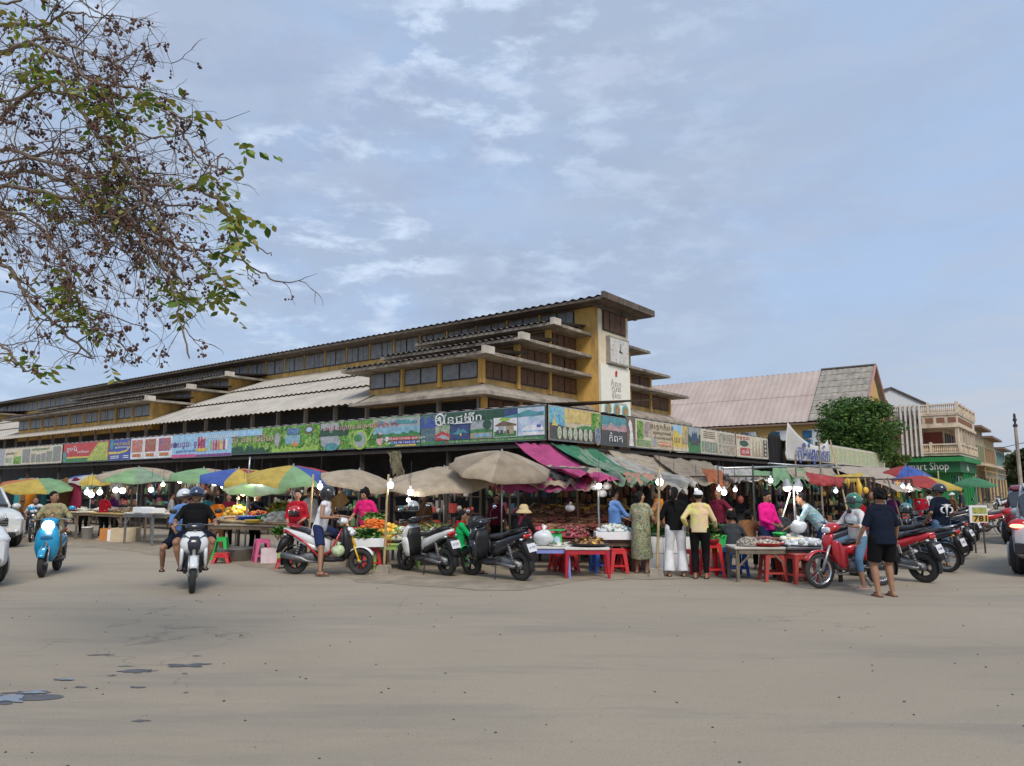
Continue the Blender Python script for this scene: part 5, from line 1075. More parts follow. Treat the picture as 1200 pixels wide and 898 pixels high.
        if style == 'naked':
            for s in (-1, 1): b = MB(); b.ball((s * .06, .47, .78), (.052, .05, .052), 14, 8); b.build('headlight', lensm, t, True)
            b = MB(); b.loft([(.52, .80, .04, .02), (.44, .84, .13, .05), (.36, .86, .10, .04)]); b.build('headlight_cowl', body, t, True)
            for s in (-1, 1): b = MB(); b.tube([(s * .12, .30, .86), (s * .16, .1, .45), (s * .15, -.1, .32), (s * .15, -.4, .60), (s * .12, -.82, .84)], [.018, .022, .022, .022, .018], 6); b.build('red_frame_tube', accent, t, True)
        gy, gz = .27, 1.02
    else:     # underbone
        r, w_, wb = .285, .07, .62
        wheel(t, wb, r, w_, 'spoke', chrome, 'front_wheel'); wheel(t, -wb, r, w_ * 1.1, 'spoke', chrome, 'rear_wheel')
        fender(t, wb, r + .012, w_ * 1.3, 30, 150, body); fender(t, -wb, r + .02, w_ * 1.6, 60, 205, blk, 'rear_mudguard')
        for s in (-1, 1): b = MB(); b.tube([(s * .07, wb, r), (s * .07, wb - .18, .72)], [.02, .024], 8); b.build('fork', steel, t, True)
        b = MB(); b.tube([(0, wb - .17, .72), (0, .32, .98)], .03, 8); b.tube([(0, .38, .75), (0, .05, .5), (0, -.3, .6), (0, -.75, .75)], .04, 8); b.build('frame', blk, t, True)
        for s in (-1, 1):
            b = MB(); b.loft([(.43, .66, .02, .10, s * .09), (.37, .58, .045, .20, s * .15), (.28, .50, .035, .20, s * .155), (.16, .46, .02, .12, s * .13)]); b.build('leg_shield', body, t, True)
        b = MB(); loftz(b, [(.60, .46, .05, .03), (.72, .45, .10, .06), (.84, .42, .11, .06), (.9, .38, .07, .04)]); b.build('front_cowl', body, t, True)
        b = MB(); b.loft([(.46, .93, .05, .04), (.42, .95, .12, .075), (.32, .99, .16, .07), (.22, 1.0, .09, .04)]); b.build('handlebar_cover', body, t, True)
        b = MB(); b.loft([(.475, .93, .07, .035), (.455, .935, .11, .055)]); b.build('headlight', lens or lensm, t, True)
        b = MB(); b.loft([(.2, .58, .03, .05), (.0, .62, .09, .10), (-.25, .64, .13, .11), (-.5, .70, .13, .09), (-.75, .77, .10, .07), (-.90, .80, .05, .04)]); b.build('side_panels', body, t, True)
        b = MB(); b.loft([(.10, .70, .05, .02), (.02, .74, .09, .04), (-.25, .755, .125, .05), (-.45, .79, .125, .045), (-.7, .84, .105, .035), (-.8, .845, .05, .015)]); b.build('seat', sc_, t, True)
        b = MB(); b.tube([(0, .30, .36), (0, .02, .36)], .075, 12); b.ball((0, -.05, .34), (.14, .15, .12), 14, 8); b.tube([(-.14, -.05, .34), (.14, -.05, .34)], .10, 14); b.build('engine', engm, t, True)
        b = MB(); b.tube([(.06, .28, .30), (.11, .15, .2), (.14, -.2, .24), (.15, -.4, .28), (.16, -.95, .38)], [.018, .018, .02, .04, .045], 10); b.build('exhaust', chrome, t, True)
        for s in (-1, 1):
            b = MB(); b.tube([(s * .12, -.60, .32), (s * .12, -.50, .70)], .024, 8)
            for q in range(7): b.tube([(s * .12, -.59 + q * .0115, .40 + q * .04), (s * .12, -.586 + q * .0115, .415 + q * .04)], .034, 8)
            b.build('shock_absorber', chrome, t, True)
        b = MB(); b.tube([(-.10, -.1, .32), (-.10, -.62, .285)], .03, 8); b.build('chain_case', blk, t, True)
        b = MB(); b.ball((0, -.90, .80), (.09, .03, .04), 14, 8); b.build('tail_light', redl, t, True)
        for s in (-1, 1): b = MB(); b.ball((s * .13, -.86, .74), (.03, .03, .022), 10, 6); b.build('indicator', ambl, t, True)
        b = MB(); b.prism([(-.84, .74), (-.92, .72), (-1.0, .40), (-.96, .38), (-.82, .6)], -.07, .07); b.build('rear_fender', blk, t, True)
        plate(t, (0, -.975, .60), -18, txt)
        b = MB(); b.tube([(-.10, -.6, .86), (-.12, -.78, .90), (0, -.9, .92), (.12, -.78, .90), (.10, -.6, .86)], .012, 6); b.build('grab_rail', chrome, t, True)
        b = MB(); b.tube([(-.24, -.02, .27), (.24, -.02, .27)], .014, 6); b.tube([(-.10, -.1, .27), (-.22, -.2, .02)], .012, 6); b.build('foot_rest', blk, t)
        gy, gz = .27, 1.02
    for s in (-1, 1):
        b = MB(); b.tube([(s * .10, gy, gz), (s * .24, gy - .01, gz + .02)], .012, 6); g_ = b.build('handlebar', blk, t)
        b = MB(); b.tube([(s * .24, gy - .01, gz + .02), (s * .37, gy - .05, gz + .02)], .019, 8); b.build('grip', rubber, g_, True)
        b = MB(); b.tube([(s * .20, gy + .03, gz + .025), (s * .35, gy + .02, gz + .01)], .006, 5); b.build('brake_lever', steel, g_)
    mirrors(t, gy, gz + .02, .19, body if style in ('retro',) else blk)
    return t
def put(o, loc, rz, lean=0): o.location = (loc[0], loc[1], 0); o.rotation_euler = (0, R(lean), R(rz)); return o
# ------------------------------------------------------------------ cars
def suv(label, col, L_=4.6, Wd=1.85, Hh=1.72, lit=False, txt='2AB 7813', lamp_hi=False):
    t = thing('parked_car', label, 'car'); hw = Wd / 2; f, r_ = L_ / 2, -L_ / 2
    b = MB(); b.loft([(r_, .72, hw * .80, .26), (r_ + .06, .70, hw * .93, .36), (r_ + .35, .70, hw, .42), (-.6, .70, hw, .44), (.7, .70, hw, .44), (f - .9, .69, hw, .41), (f - .35, .66, hw * .99, .37), (f - .08, .62, hw * .95, .32), (f, .58, hw * .86, .24)], 28, 5.5)
    body = b.build('body', col, t, 'auto')
    b = MB(); b.loft([(r_ + .12, 1.12, hw * .78, .06), (r_ + .22, 1.30, hw * .84, .26), (r_ + .55, 1.40, hw * .84, .31), (.1, 1.42, hw * .84, .315), (.55, 1.36, hw * .83, .27), (1.15, 1.14, hw * .82, .06)], 28, 4.5); b.build('cabin', glass('car_glass', (.03, .04, .05)), t, 'auto')
    b = MB(); b.loft([(r_ + .18, 1.60, hw * .70, .03), (r_ + .5, 1.69, hw * .77, .045), (.1, 1.71, hw * .77, .045), (.5, 1.66, hw * .74, .03)], 24, 4); b.build('roof', col, t, True)
    for s in (-1, 1):
        for (y0, z0, y1, z1) in ((1.15, 1.10, .5, 1.64), (.02, 1.08, .02, 1.66), (-1.05, 1.08, -1.0, 1.66), (r_ + .22, 1.08, r_ + .5, 1.66)):
            b = MB(); b.tube([(s * hw * .86, y0, z0), (s * hw * .76, y1, z1)], .045, 6); b.build('window_pillar', col if y0 in (1.15, r_ + .22) else blk, t, True)
        b = MB(); b.ball((s * (hw + .12), .85, 1.12), (.12, .07, .085), 12, 8); b.build('wing_mirror', col, t, True)
        b = MB(); b.ball((s * hw * .76, f - .12, .78), (.20, .13, .10), 16, 8); b.build('headlight', lensm, t, True)
        b = MB(); b.tube([(s * hw * .76, f - .03, .46), (s * hw * .76, f + .02, .46)], .06, 12); b.build('fog_lamp', lensm, t, True)
        b = MB(); b.ball((s * hw * .84, r_ + .09, .95), (.17, .09, .11), 16, 8); tl = b.build('tail_light', redl, t, True)
        if lit: b = MB(); b.ball((s * hw * .86, r_ + .02, .93), (.13, .04, .04), 12, 8); b.build('brake_light', mat('lit_brake', (1, .12, .07), .3, emit=7), t, True)
        b = MB(); b.box((s * hw * .8, r_ + .03, .52), (.26, .08, .2)); b.build('rear_reflector', blk, t, False, .02)
        for y in (f - .85, r_ + .85):
            b = MB(); b.ball((s * hw * .94, y, .36), (.10, .44, .44), 24, 10); b.build('wheel_arch', blk, t, True)
            b = MB(); b.tube([(s * (hw - .16), y, .36), (s * (hw + .055), y, .36)], .13, 12); hb = b.build('wheel', engm, t, True)
            b = MB(); b.lathe([(.22, -.11), (.33, -.12), (.36, -.08), (.36, .08), (.33, .12), (.22, .11), (.22, -.11)], 28, (s * (hw - .04), y, .36), RY); b.build('tyre', mat('tyre_rubber', (.03, .029, .028), .85), hb, True)
            b = MB()
            for k in range(10): a = k * math.pi / 5; b.tube([(s * (hw + .06), y, .36), (s * (hw + .05), y + .21 * math.cos(a), .36 + .21 * math.sin(a))], [.03, .02], 5)
            b.lathe([(.21, 0), (.235, .02), (.235, -.1)], 24, (s * (hw + .03), y, .36), RY); b.build('rim', steel, hb, True)
    b = MB(); b.box((0, f - .01, .72), (hw * 1.05, .10, .22)); g_ = b.build('grille', blk, t, False, .03)
    for k in range(3): b = MB(); b.box((0, f + .045, .65 + k * .07), (hw * 1.0, .02, .02)); b.build('grille_bar', chrome, g_)
    b = MB(); b.box((0, f - .03, .36), (hw * 1.5, .14, .16)); b.build('front_bumper', blk, t, False, .04)
    b = MB(); b.box((0, r_ + .02, .40), (hw * 1.6, .16, .16)); b.build('rear_bumper', blk, t, False, .04)
    b = MB(); b.box((0, f + .06, .50), (.42, .012, .12)); o = b.build('licence_plate', platem, t); lettering(txt, .09, mat('plate_ink', (.03, .05, .18), .5), o, Matrix.Translation((0, f + .068, .5)) @ Matrix.Rotation(R(180), 4, 'Z') @ Matrix.Rotation(R(90), 4, 'X'), 'lettering', .001, .34)
    return t
# ------------------------------------------------------------------ market props
def plastic(name, col): return mat('plastic_' + name, col, .42, 0, .08, 5, spec=.5)
bamboo = mat('bamboo_pole', (.40, .29, .15), .7, 0, .25, 9); oldwood = mat('old_planks', (.17, .12, .08), .85, 0, .35, 5, .3); whitecloth = cloth('table_white', (.60, .58, .54)); styro = mat('styrofoam', (.74, .75, .76), .8, 0, .05, 6)
PL = {k: plastic(k, v) for k, v in dict(red=(.50, .018, .022), blue=(.025, .12, .52), pink=(.62, .12, .26), green=(.02, .42, .08), brick=(.36, .045, .035), white=(.7, .7, .7), lilac=(.22, .26, .60), lime=(.30, .48, .12), crimson=(.40, .015, .03), teal=(.03, .32, .33), yellow=(.72, .52, .05), orange=(.65, .2, .03)).items()}
def stool(label, m, loc, rz=0, h=.46, group='plastic stools around the stalls', w=.29):
    t = thing('plastic_stool', label, 'stool', (loc[0], loc[1], loc[2] if len(loc) > 2 else 0), rz, group); hw = w / 2; bw = hw + .045
    b = MB(); b.loft([(-hw, h - .02, hw * .8, .016), (-hw + .03, h - .016, hw, .02), (hw - .03, h - .016, hw, .02), (hw, h - .02, hw * .8, .016)], 14, 6); b.build('seat', m, t)
    for sx in (-1, 1):
        for sy in (-1, 1):
            b = MB()
            for (ax, ay, bx, by) in ((1, 0, 0, 1), (0, 1, 1, 0)):
                a1 = Vector((sx * hw, sy * hw, h - .03)); a2 = a1 - Vector((sx * ax * .085, sy * ay * .085, 0)); b1 = Vector((sx * bw, sy * bw, 0)); b2 = b1 - Vector((sx * ax * .055, sy * ay * .055, 0)); off = Vector((-sx * bx * .008, -sy * by * .008, 0))
                b.add([a1, a2, b2, b1, a1 + off, a2 + off, b2 + off, b1 + off], [(0, 1, 2, 3), (7, 6, 5, 4), (0, 3, 7, 4), (1, 5, 6, 2), (0, 4, 5, 1), (3, 2, 6, 7)])
            b.build('leg', m, t)
    zz = .15; q = bw - (bw - hw) * zz / h
    for k in range(4):
        a = k * math.pi / 2; c = Vector((math.cos(a), math.sin(a), 0)) * (q - .006)
        b = MB(); b.box(c + Vector((0, 0, zz)), (.012, q * 2 - .04, .035), a); b.box(c * (hw / q) + Vector((0, 0, h - .06)), (.012, hw * 2 - .04, .05), a); b.build('rung', m, t)
    return t
def table(label, legm, topm, loc, rz, lx, ly, h, cat='table', plastic_=True, group=None, shelf=False):
    t = thing('market_table', label, cat, (loc[0], loc[1], 0), rz, group); b = MB()
    b.box((0, 0, h - .02), (lx, ly, .04)); b.build('tabletop', topm, t, False, .008)
    for sx in (-1, 1):
        for sy in (-1, 1):
            b = MB(); x, y = sx * (lx / 2 - .05), sy * (ly / 2 - .05)
            if plastic_: b.tube([(x, y, h - .04), (x + sx * .03, y + sy * .03, 0)], [.045, .026], 8)
            else: b.box((x, y, (h - .04) / 2), (.055, .055, h - .04))
            b.build('leg', legm, t)
    b = MB(); b.box((0, -ly / 2 + .03, h - .08), (lx - .08, .015, .08)); b.box((0, ly / 2 - .03, h - .08), (lx - .08, .015, .08)); 
    if shelf: b.box((0, 0, .2), (lx - .1, ly - .1, .03))
    for sx in (-1, 1): b.box((sx * (lx / 2 - .03), 0, h - .08), (.015, ly - .08, .08))
    if not plastic_:
        for sx in (-1, 1): b.tube([(sx * (lx / 2 - .06), -ly / 2 + .05, h - .35), (sx * (lx / 2 - .35), -ly / 2 + .05, h - .06)], .02, 5)
    b.build('apron', legm, t); return t
def umbrella(label, cols, loc, r, ztop, drop=.35, tilt=(0, 0), seg=8, pole=True, under=None, base=True, rz=0.0, group='market parasols over the stalls', fringe=.10):
    t = thing('market_parasol', label, 'parasol', (loc[0], loc[1], 0), rz, group); Mt = Matrix.Translation((0, 0, ztop)) @ Matrix.Rotation(R(tilt[0]), 4, 'X') @ Matrix.Rotation(R(tilt[1]), 4, 'Y')
    b = MB(); b.M = Mt; sub = 5; n = seg * sub; ms = []
    for c in cols:
        if c not in ms: ms.append(c)
    rings = 6; vs = []
    for j in range(rings + 1):
        f = j / rings
        for i in range(n):
            u = i / sub; fr = u - math.floor(u); sc_ = 1 - .07 * f * math.sin(fr * math.pi); a = 2 * math.pi * i / n
            z = -drop * (f ** 1.5) + .035 * f * math.sin(fr * math.pi) * -1 + .006 * math.sin(i * 7.1 + j * 3); vs.append((r * f * sc_ * math.cos(a), r * f * sc_ * math.sin(a), z))
    for i in range(n):
        u = i / sub; fr = u - math.floor(u); a = 2 * math.pi * i / n; sc_ = (1 - .07 * math.sin(fr * math.pi)) * 1.005; vs.append((r * sc_ * math.cos(a), r * sc_ * math.sin(a), -drop - fringe - .02 * math.sin(i * 5.3)))
    fs = []; mi = []
    for j in range(rings + 1):
        for i in range(n): fs.append((j * n + i, j * n + (i + 1) % n, (j + 1) * n + (i + 1) % n, (j + 1) * n + i)); mi.append(ms.index(cols[(i // sub) % len(cols)]))
    b.add(vs, fs); b.mi = mi; b.build('canopy', ms, t, True)
    for k in range(seg): b = MB(); b.M = Mt; a = 2 * math.pi * k / seg; b.tube([(0, 0, -.02), (r * .5 * math.cos(a), r * .5 * math.sin(a), -drop * .36 - .012), (r * .99 * math.cos(a), r * .99 * math.sin(a), -drop - .015)], .006, 4); b.build('rib', steel, t)
    if pole: b = MB(); b.tube([Mt @ Vector((0, 0, .05)), Vector((0, 0, 0))], .018, 8); b.build('pole', steel, t, True)
    if base: b = MB(); b.lathe([(.01, .14), (.17, .13), (.2, .08), (.2, 0)], 16); b.build('base', conc, t, True)
    return t
def canvas(name, col, tr=.3): g_ = sum(col) / 3; col = tuple(c * .82 + g_ * .16 + .01 for c in col); return mat('canvas_' + name, col, .8, 0, .16, 2.2, .35, dirt=tuple(c * .45 for c in col), dirt_amt=.6, dirt_scale=2.6, trans=tr)
def tarp(label, m, cs, sag=.15, wr=.05, nu=40, nv=24, seed=0.0, edge=None, name='tarpaulin', group='tarpaulins stretched between the canopy and the stall poles', belly=0.0):
    """cs: four corners (top-left, top-right, bottom-right, bottom-left) as points; creases run down the slope"""
    a, c_, d, e = [Vector(q) for q in cs]; b = MB()
    def P_(u, v):
        p = a.lerp(c_, u).lerp(e.lerp(d, u), v); s_ = 4 * v * (1 - v); z = -sag * s_ * (.6 + .8 * u * (1 - u)) - belly * 4 * u * (1 - u) * v
        w_ = noise.noise(Vector((u * 9 + seed, v * 1.2, seed))) * 1.1 + noise.noise(Vector((u * 17 + v * 3, v * 2 + seed, 4.2))) * .35 + noise.noise(Vector((u * 5, v * 12 + seed, 9.2))) * .35
        lip = -.10 * max(0, v - .86) / .14
        return p + Vector((noise.noise(Vector((u * 6, v * 5, seed + 3))) * .05, noise.noise(Vector((u * 6, v * 5, seed + 7))) * .05 * (1 + v), z + wr * w_ * (.4 + v) + lip))
    b.grid(P_, nu, nv); o = b.build(name, m, None, True, solid=.006)
    tag(o, label, 'tarpaulin' if name == 'tarpaulin' else 'awning', group); return o
bulbm = mat('lit_bulb', (1.0, .98, .94), .3, emit=5); bulbw = mat('lit_bulb_warm', (1.0, .62, .25), .3, emit=6)
def bulb(label, loc, r=.055, warm=False, power=9, cord=.5, dome=False):
    t = thing('light_bulb', label, 'light bulb', loc, 0, 'lit bulbs hanging over the stalls'); m = bulbw if warm else bulbm
    b = MB(); b.ball((0, 0, 0), (r, r, r * 1.05), 14, 10); b.build('glass', m, t, True)
    b = MB(); b.lathe([(.0, r * 2.1), (r * .4, r * 2.05), (r * .5, r * 1.3), (r * .62, r * .8)] if not dome else [(.0, r * 2.2), (r * .4, r * 2.1), (r * 1.02, r * .9), (r * 1.12, 0)], 14); b.build('socket' if not dome else 'shade', PL['white'], t, True)
    if cord: b = MB(); b.tube([(0, 0, r * 2), (.01, .02, r * 2 + cord)], .005, 4); b.build('cord', blk, t)
    if power:
        l = bpy.data.lights.new('bulb_light', 'POINT'); l.energy = power; l.color = (1, .93, .82) if not warm else (1, .6, .3); l.shadow_soft_size = r; o = bpy.data.objects.new('bulb_light', l); C.objects.link(o); o.parent = t; o.location = (0, -.0, -r * 1.4)
    return t
def stick(label, p0, p1, r=.022, m=None, cat='pole', name='bamboo_pole', base=True, group='poles holding up the stall tarpaulins'):
    p0, p1 = Vector(p0), Vector(p1); t = thing(name, label, cat, (p0.x, p0.y, 0), 0, group); n = 7; b = MB(); b.tube([(p0 - Vector((p0.x, p0.y, 0))).lerp(p1 - Vector((p0.x, p0.y, 0)), i / n) + Vector((noise.noise(Vector((i, p0.x, 0))) * .015, 0, 0)) for i in range(n + 1)], [r * (1.1 - .25 * i / n) for i in range(n + 1)], 7); b.build('pole', m or bamboo, t, True)
    if base: b = MB(); b.lathe([(.0, .15), (.15, .15), (.19, .0)], 4, rot=Matrix.Rotation(.6, 3, 'Z')); b.build('concrete_base', conc, t)
    return t
# heaps of produce: one uncountable mass each
def heap(label, loc, rx, ry, hz, item, cols, n, size, seed, name='produce_heap', rz=0.0, slope=0.0):
    rr = random.Random(seed); b = MB(); Z = Matrix.Rotation(rz, 3, 'Z'); k = len(cols)
    b.m(0); b.ball((0, 0, 0), (rx * .93, ry * .93, hz * .86), 16, 6, Z, 0.0)
    for i in range(n):
        a = rr.uniform(0, 6.283); q = math.sqrt(rr.random()); x, y = rx * q * math.cos(a), ry * q * math.sin(a); z = hz * math.sqrt(max(0, 1 - q * q)) * rr.uniform(.85, 1.05) + slope * y; b.m(rr.randrange(k)); p = Z @ Vector((x, y, z)); s_ = size * rr.uniform(.75, 1.25); Q = Matrix.Rotation(rr.uniform(0, 6.28), 3, 'Z') @ Matrix.Rotation(rr.uniform(-.5, .5), 3, 'X')
        if item == 'round': b.ball(p, (s_, s_, s_ * .9), 7, 5)
        elif item == 'fish': b.loft_ = None; d = Q @ Vector((s_ * 2.2, 0, 0)); b.tube([p - d, p - d * .3, p + d * .5, p + d * .85, p + d * 1.1], [s_ * .15, s_ * .42, s_ * .35, s_ * .1, s_ * .3], 5)
        elif item == 'stick': d = Q @ Vector((s_ * 3, 0, 0)); b.tube([p - d, p + Vector((0, 0, s_ * .2)), p + d], [s_ * .3, s_ * .34, s_ * .2], 5)
        elif item == 'leaf':
            d = Q @ Vector((s_ * 2, 0, s_ * 1.0)); w2 = Q @ Vector((0, s_ * .6, 0)); b.add([p - d * .4, p + w2, p + d, p - w2], [(0, 1, 2, 3)])
        elif item == 'bag': b.ball(p, (s_, s_ * .8, s_ * .7), 7, 5, Q)
        elif item == 'box': b.box(p, (s_ * 1.6, s_ * 1.1, s_ * .8), Q)
    o = b.build(name, cols, None, item in ('round', 'bag', 'fish', 'stick')); o.location = loc; return tag(o, label, 'produce', None, 'stuff')
def F(name, col, rough=.6, bump=0): return mat('food_' + name, col, rough, 0, .18, 14, bump)
FD = dict(dry=F('dried_fish', (.22, .10, .055)), dry2=F('dried_fish_dark', (.12, .055, .035)), dry3=F('dried_fish_tan', (.34, .20, .10)), saus=F('sausage_red', (.25, .05, .035), .4), onion=F('red_onion', (.32, .06, .08), .45), green=F('leaf_green', (.05, .17, .025)), lgreen=F('pale_green', (.25, .36, .10)), dgreen=F('dark_green', (.02, .08, .02)), carrot=F('carrot', (.70, .17, .02)), yel=F('yellow_squash', (.70, .42, .05)), white=F('white_radish', (.62, .60, .52)), shell=F('clams', (.40, .36, .30)), shell2=F('clams_dark', (.2, .17, .14)), silver=F('fresh_fish', (.42, .42, .40), .3), meat=F('meat', (.40, .10, .08), .4), plast=mat('plastic_bags', (.62, .64, .66), .3, 0, .15, 10, coat=.4), tomato=F('tomato', (.55, .03, .02), .3), egg=F('eggs', (.62, .45, .30)), pinkf=F('pink_fruit', (.55, .10, .13), .4))
def crate(label, m, loc, rz, sx, sy, sz, cat='crate', name='crate', group=None, slats=False, z=0.0):
    t = thing(name, label, cat, (loc[0], loc[1], z), rz, group); w_ = .018
    for (cx, cy, lx, ly) in ((0, -sy / 2 + w_ / 2, sx, w_), (0, sy / 2 - w_ / 2, sx, w_), (-sx / 2 + w_ / 2, 0, w_, sy - 2 * w_ - .004), (sx / 2 - w_ / 2, 0, w_, sy - 2 * w_ - .004)):
        b = MB()
        if slats:
            for k in range(3): b.box((cx, cy, sz * (k + .5) / 3), (lx, ly, sz / 3 - .025))
            b.box((cx - (lx / 2 - .02 if lx > .1 else 0), cy - (ly / 2 - .02 if ly > .1 else 0), sz / 2), (.02, .02, sz))
        else: b.box((cx, cy, sz / 2), (lx, ly, sz))
        b.build('side', m, t, False, .004)
    b = MB(); b.box((0, 0, .012), (sx - .04, sy - .04, .02)); b.build('bottom', m, t); return t
def basin(label, m, loc, r, h=.12, name='basin', cat='basin'):
    o = thing(name, label, cat, loc); b = MB(); b.lathe([(.0, .008), (r * .72, .008), (r * .97, h), (r * 1.04, h), (r * 1.0, h - .012), (r * .76, 0), (0, 0)], 22); b.build('bowl', m, o, True); return o
def bucket(label, m, loc, r, h):
    o = thing('bucket', label, 'bucket', loc); b = MB(); b.lathe([(.0, .01), (r * .8, .01), (r * .98, h), (r * 1.05, h), (r * 1.05, h - .03), (r * 1.0, h - .03), (r * .82, 0), (0, 0)], 20); b.build('pail', m, o, True)
    b = MB(); b.tube([(r * math.cos(a), 0.0, h - .02 + .12 * math.sin(a) * -1) for a in [math.pi * k / 10 for k in range(11)]], .005, 4); b.build('handle', steel, o); return o
def plasticbag(label, loc, s=.16, seed=0, m=None):
    b = MB(); rr = random.Random(seed)
    b.ball((0, 0, s * .62), (s * .8, s * .6, s * .62), 16, 12); b.tube([(0, 0, s * 1.0), (0, 0, s * 1.25), (.02, 0, s * 1.55)], [s * .35, s * .10, s * .24], 10)
    o = b.build('plastic_bag', m or FD['plast'], None, True); o.location = loc
    for v in o.data.vertices: v.co += v.co.normalized() * .18 * s * noise.noise(v.co * (5 / s) * .35 + Vector((seed, 0, 0)))
    return tag(o, label, 'bag')
# racks full of mixed goods deep in the shade
def rack(label, loc, rz, w_, h, seed, pal, hang=True, dpt=.5, kind=0):
    rr = random.Random(seed); t = thing('goods_rack', label, 'goods rack', (loc[0], loc[1], 0), rz, 'racks of goods in the shade of the market')
    b = MB()
    for sx in (-1, 1): b.box((sx * w_ / 2, .1, h / 2), (.05, .05, h)); b.box((sx * w_ / 2, dpt, h / 2), (.05, .05, h))
    lv = [.45, .95, 1.4] if kind == 0 else [.7]
    for z in lv: b.box((0, dpt / 2 + .05, z), (w_, dpt, .03))
    b.box((0, .1, h), (w_, .04, .04)); b.build('shelf_frame', mat('shade_dark_wood', (.05, .036, .026), .9, 0, .3, 4), t)  # frame wood coloured extra dark to deepen the shade of the interior
    ms = pal; b = MB()
    for z in lv:
        x = -w_ / 2 + .05
        while x < w_ / 2 - .1:
            s_ = rr.uniform(.07, .2); b.m(rr.randrange(len(ms))); hh = rr.uniform(.08, .32); q = rr.random()
            if q < .4: b.box((x + s_ / 2, rr.uniform(.08, .25), z + .02 + hh / 2), (s_, .2, hh), rr.uniform(-.3, .3))
            elif q < .7: b.lathe([(.0, z + .02), (s_ * .45, z + .02), (s_ * .45, z + hh * .7), (s_ * .2, z + hh), (0, z + hh)], 8, (x + s_ / 2, rr.uniform(.08, .2), 0))
            else:
                for _ in range(3): b.ball((x + rr.uniform(0, s_), rr.uniform(.05, .2), z + .05 + rr.uniform(0, .1)), rr.uniform(.04, .08), 7, 5)
            x += s_ + rr.uniform(.01, .05)
    g1 = b.build('shelf_goods', ms, t); g1['kind'] = 'stuff'
    if hang:
        b = MB(); x = -w_ / 2 + .08
        while x < w_ / 2 - .05:
            b.m(rr.randrange(len(ms))); ln = rr.uniform(.15, .6); wd = rr.uniform(.04, .12); q = rr.random(); y0 = rr.uniform(-.05, .12)
            if q < .45: b.tube([(x, y0, h), (x + .02, y0, h - ln * .4), (x, y0, h - ln)], [.008, wd * .7, wd * .4], 7)
            elif q < .75:
                for k in range(4): b.tube([(x + k * .02, y0 + .02 * k, h), (x + k * .024 + rr.uniform(-.02, .02), y0, h - ln)], .012, 4)
            else: b.ball((x, y0, h - ln), (wd, wd * .7, wd * 1.2), 8, 6); b.tube([(x, y0, h), (x, y0, h - ln)], .006, 4)
            x += wd + rr.uniform(.03, .1)
        g2 = b.build('hanging_goods', ms, t, True); g2['kind'] = 'stuff'
    return t
# ================================================================== the scene: vehicles
def X(px, Y, z=0.0): p = AT(px, 574, Y); return Vector((p.x, Y, z))
wht, wht2 = paint('white', (.66, .67, .68)), paint('pearl_white', (.60, .61, .60)); redp, drk = paint('red', (.42, .012, .02)), paint('navy_black', (.012, .014, .022)); bluep = paint('sky_blue', (.012, .27, .50)); greyp = paint('silver_grey', (.33, .35, .37), .3); marp = paint('dark_red', (.16, .012, .02))
retro = put(scooter('scooter', 'sky blue retro scooter coming towards the camera with its round headlight switched on', bluep, bluep, style='retro', lit=True, txt='2G 1067', stand=False), X(66, 14.9), 200)
whs = put(scooter('scooter', 'white and navy scooter ridden towards the camera by the man in a black shirt', wht, drk, txt='2K 4821', stand=False, lens=glass('smoked_lens', (.05, .06, .08))), X(231, 12.75), 203)
nak = put(scooter('scooter', 'white and red open-frame scooter with yellow fork legs standing side-on before the vegetable stall', wht, redp, style='naked', txt='2C 3365'), X(387, 14.75), -96)
pk1 = put(scooter('scooter', 'white and black parked scooter with a silver helmet hung on its handlebar', wht2, blk, style='sport', txt='2B 5597'), X(503, 14.4), 46, -6)
pk2 = put(scooter('scooter', 'all black parked scooter with cloth over its handlebar beside the blue legged table', drk, drk, style='sport', txt='2H 7720'), X(586, 14.1), 48, -6)
bone = put(scooter('scooter', 'bright red motorbike ridden by the person in the green helmet', redp, redp, style='bone', txt='2D 9034'), X(991, 12.9), 108)
ra = put(scooter('scooter', 'red parked scooter nearest the camera in the row behind the woman in black shorts', redp, wht, style='sport', txt='2N 3884'), X(1068, 13.7), 52, -6)
rb = put(scooter('scooter', 'black parked motorbike with red tail beside the nearest red scooter', drk, drk, style='bone', txt='2E 8213'), X(1092, 15.2), 55, -6)
rc = put(scooter('scooter', 'navy seated black scooter with a white plate, third in the right-hand row', drk, blk, style='sport', txt='2F 6650', seatc=mat('navy_vinyl', (.02, .035, .07), .5)), X(1112, 18.2), 58, -6)
rd = put(dup(rb), X(1124, 21.0), 60, -6); rd['label'] = 'black motorbike half hidden behind the yellow 781 board, fourth in the right-hand row'
re_ = put(scooter('scooter', 'silver parked scooter behind the man with the printed dark shirt', greyp, greyp, style='sport', txt='2A 2219'), X(1070, 17.2), 80, -6)
rf = put(dup(rc), X(1062, 20.0), 75, -6); rf['label'] = 'dark scooter parked deeper in the right-hand row beneath the striped awning'
rg = put(dup(bone), X(1154, 27.5), 95, 0); rg['label'] = 'small red motorbike parked side-on out in the right street'; rg['group'] = 'motorbikes standing further down the right street'
rh = put(dup(pk1), X(1128, 29.5), 70, 0); rh['label'] = 'white scooter parked under the green parasol in the right street'; rh['group'] = 'motorbikes standing further down the right street'
ri = put(dup(pk2), X(1112, 31.5), 80, 0); ri['label'] = 'black scooter parked just left of the white one under the green parasol'; ri['group'] = 'motorbikes standing further down the right street'
rj = put(dup(whs), X(1172, 62), 110, 0); rj['label'] = 'dark scooter far down the street beside the ochre shophouse'; rj['group'] = 'motorbikes standing further down the right street'
rk = put(dup(rb), X(1101, 26), 75, 0); rk['label'] = 'dark motorbike in the crowd behind the man with the printed shirt'; rk['group'] = 'motorbikes standing further down the right street'
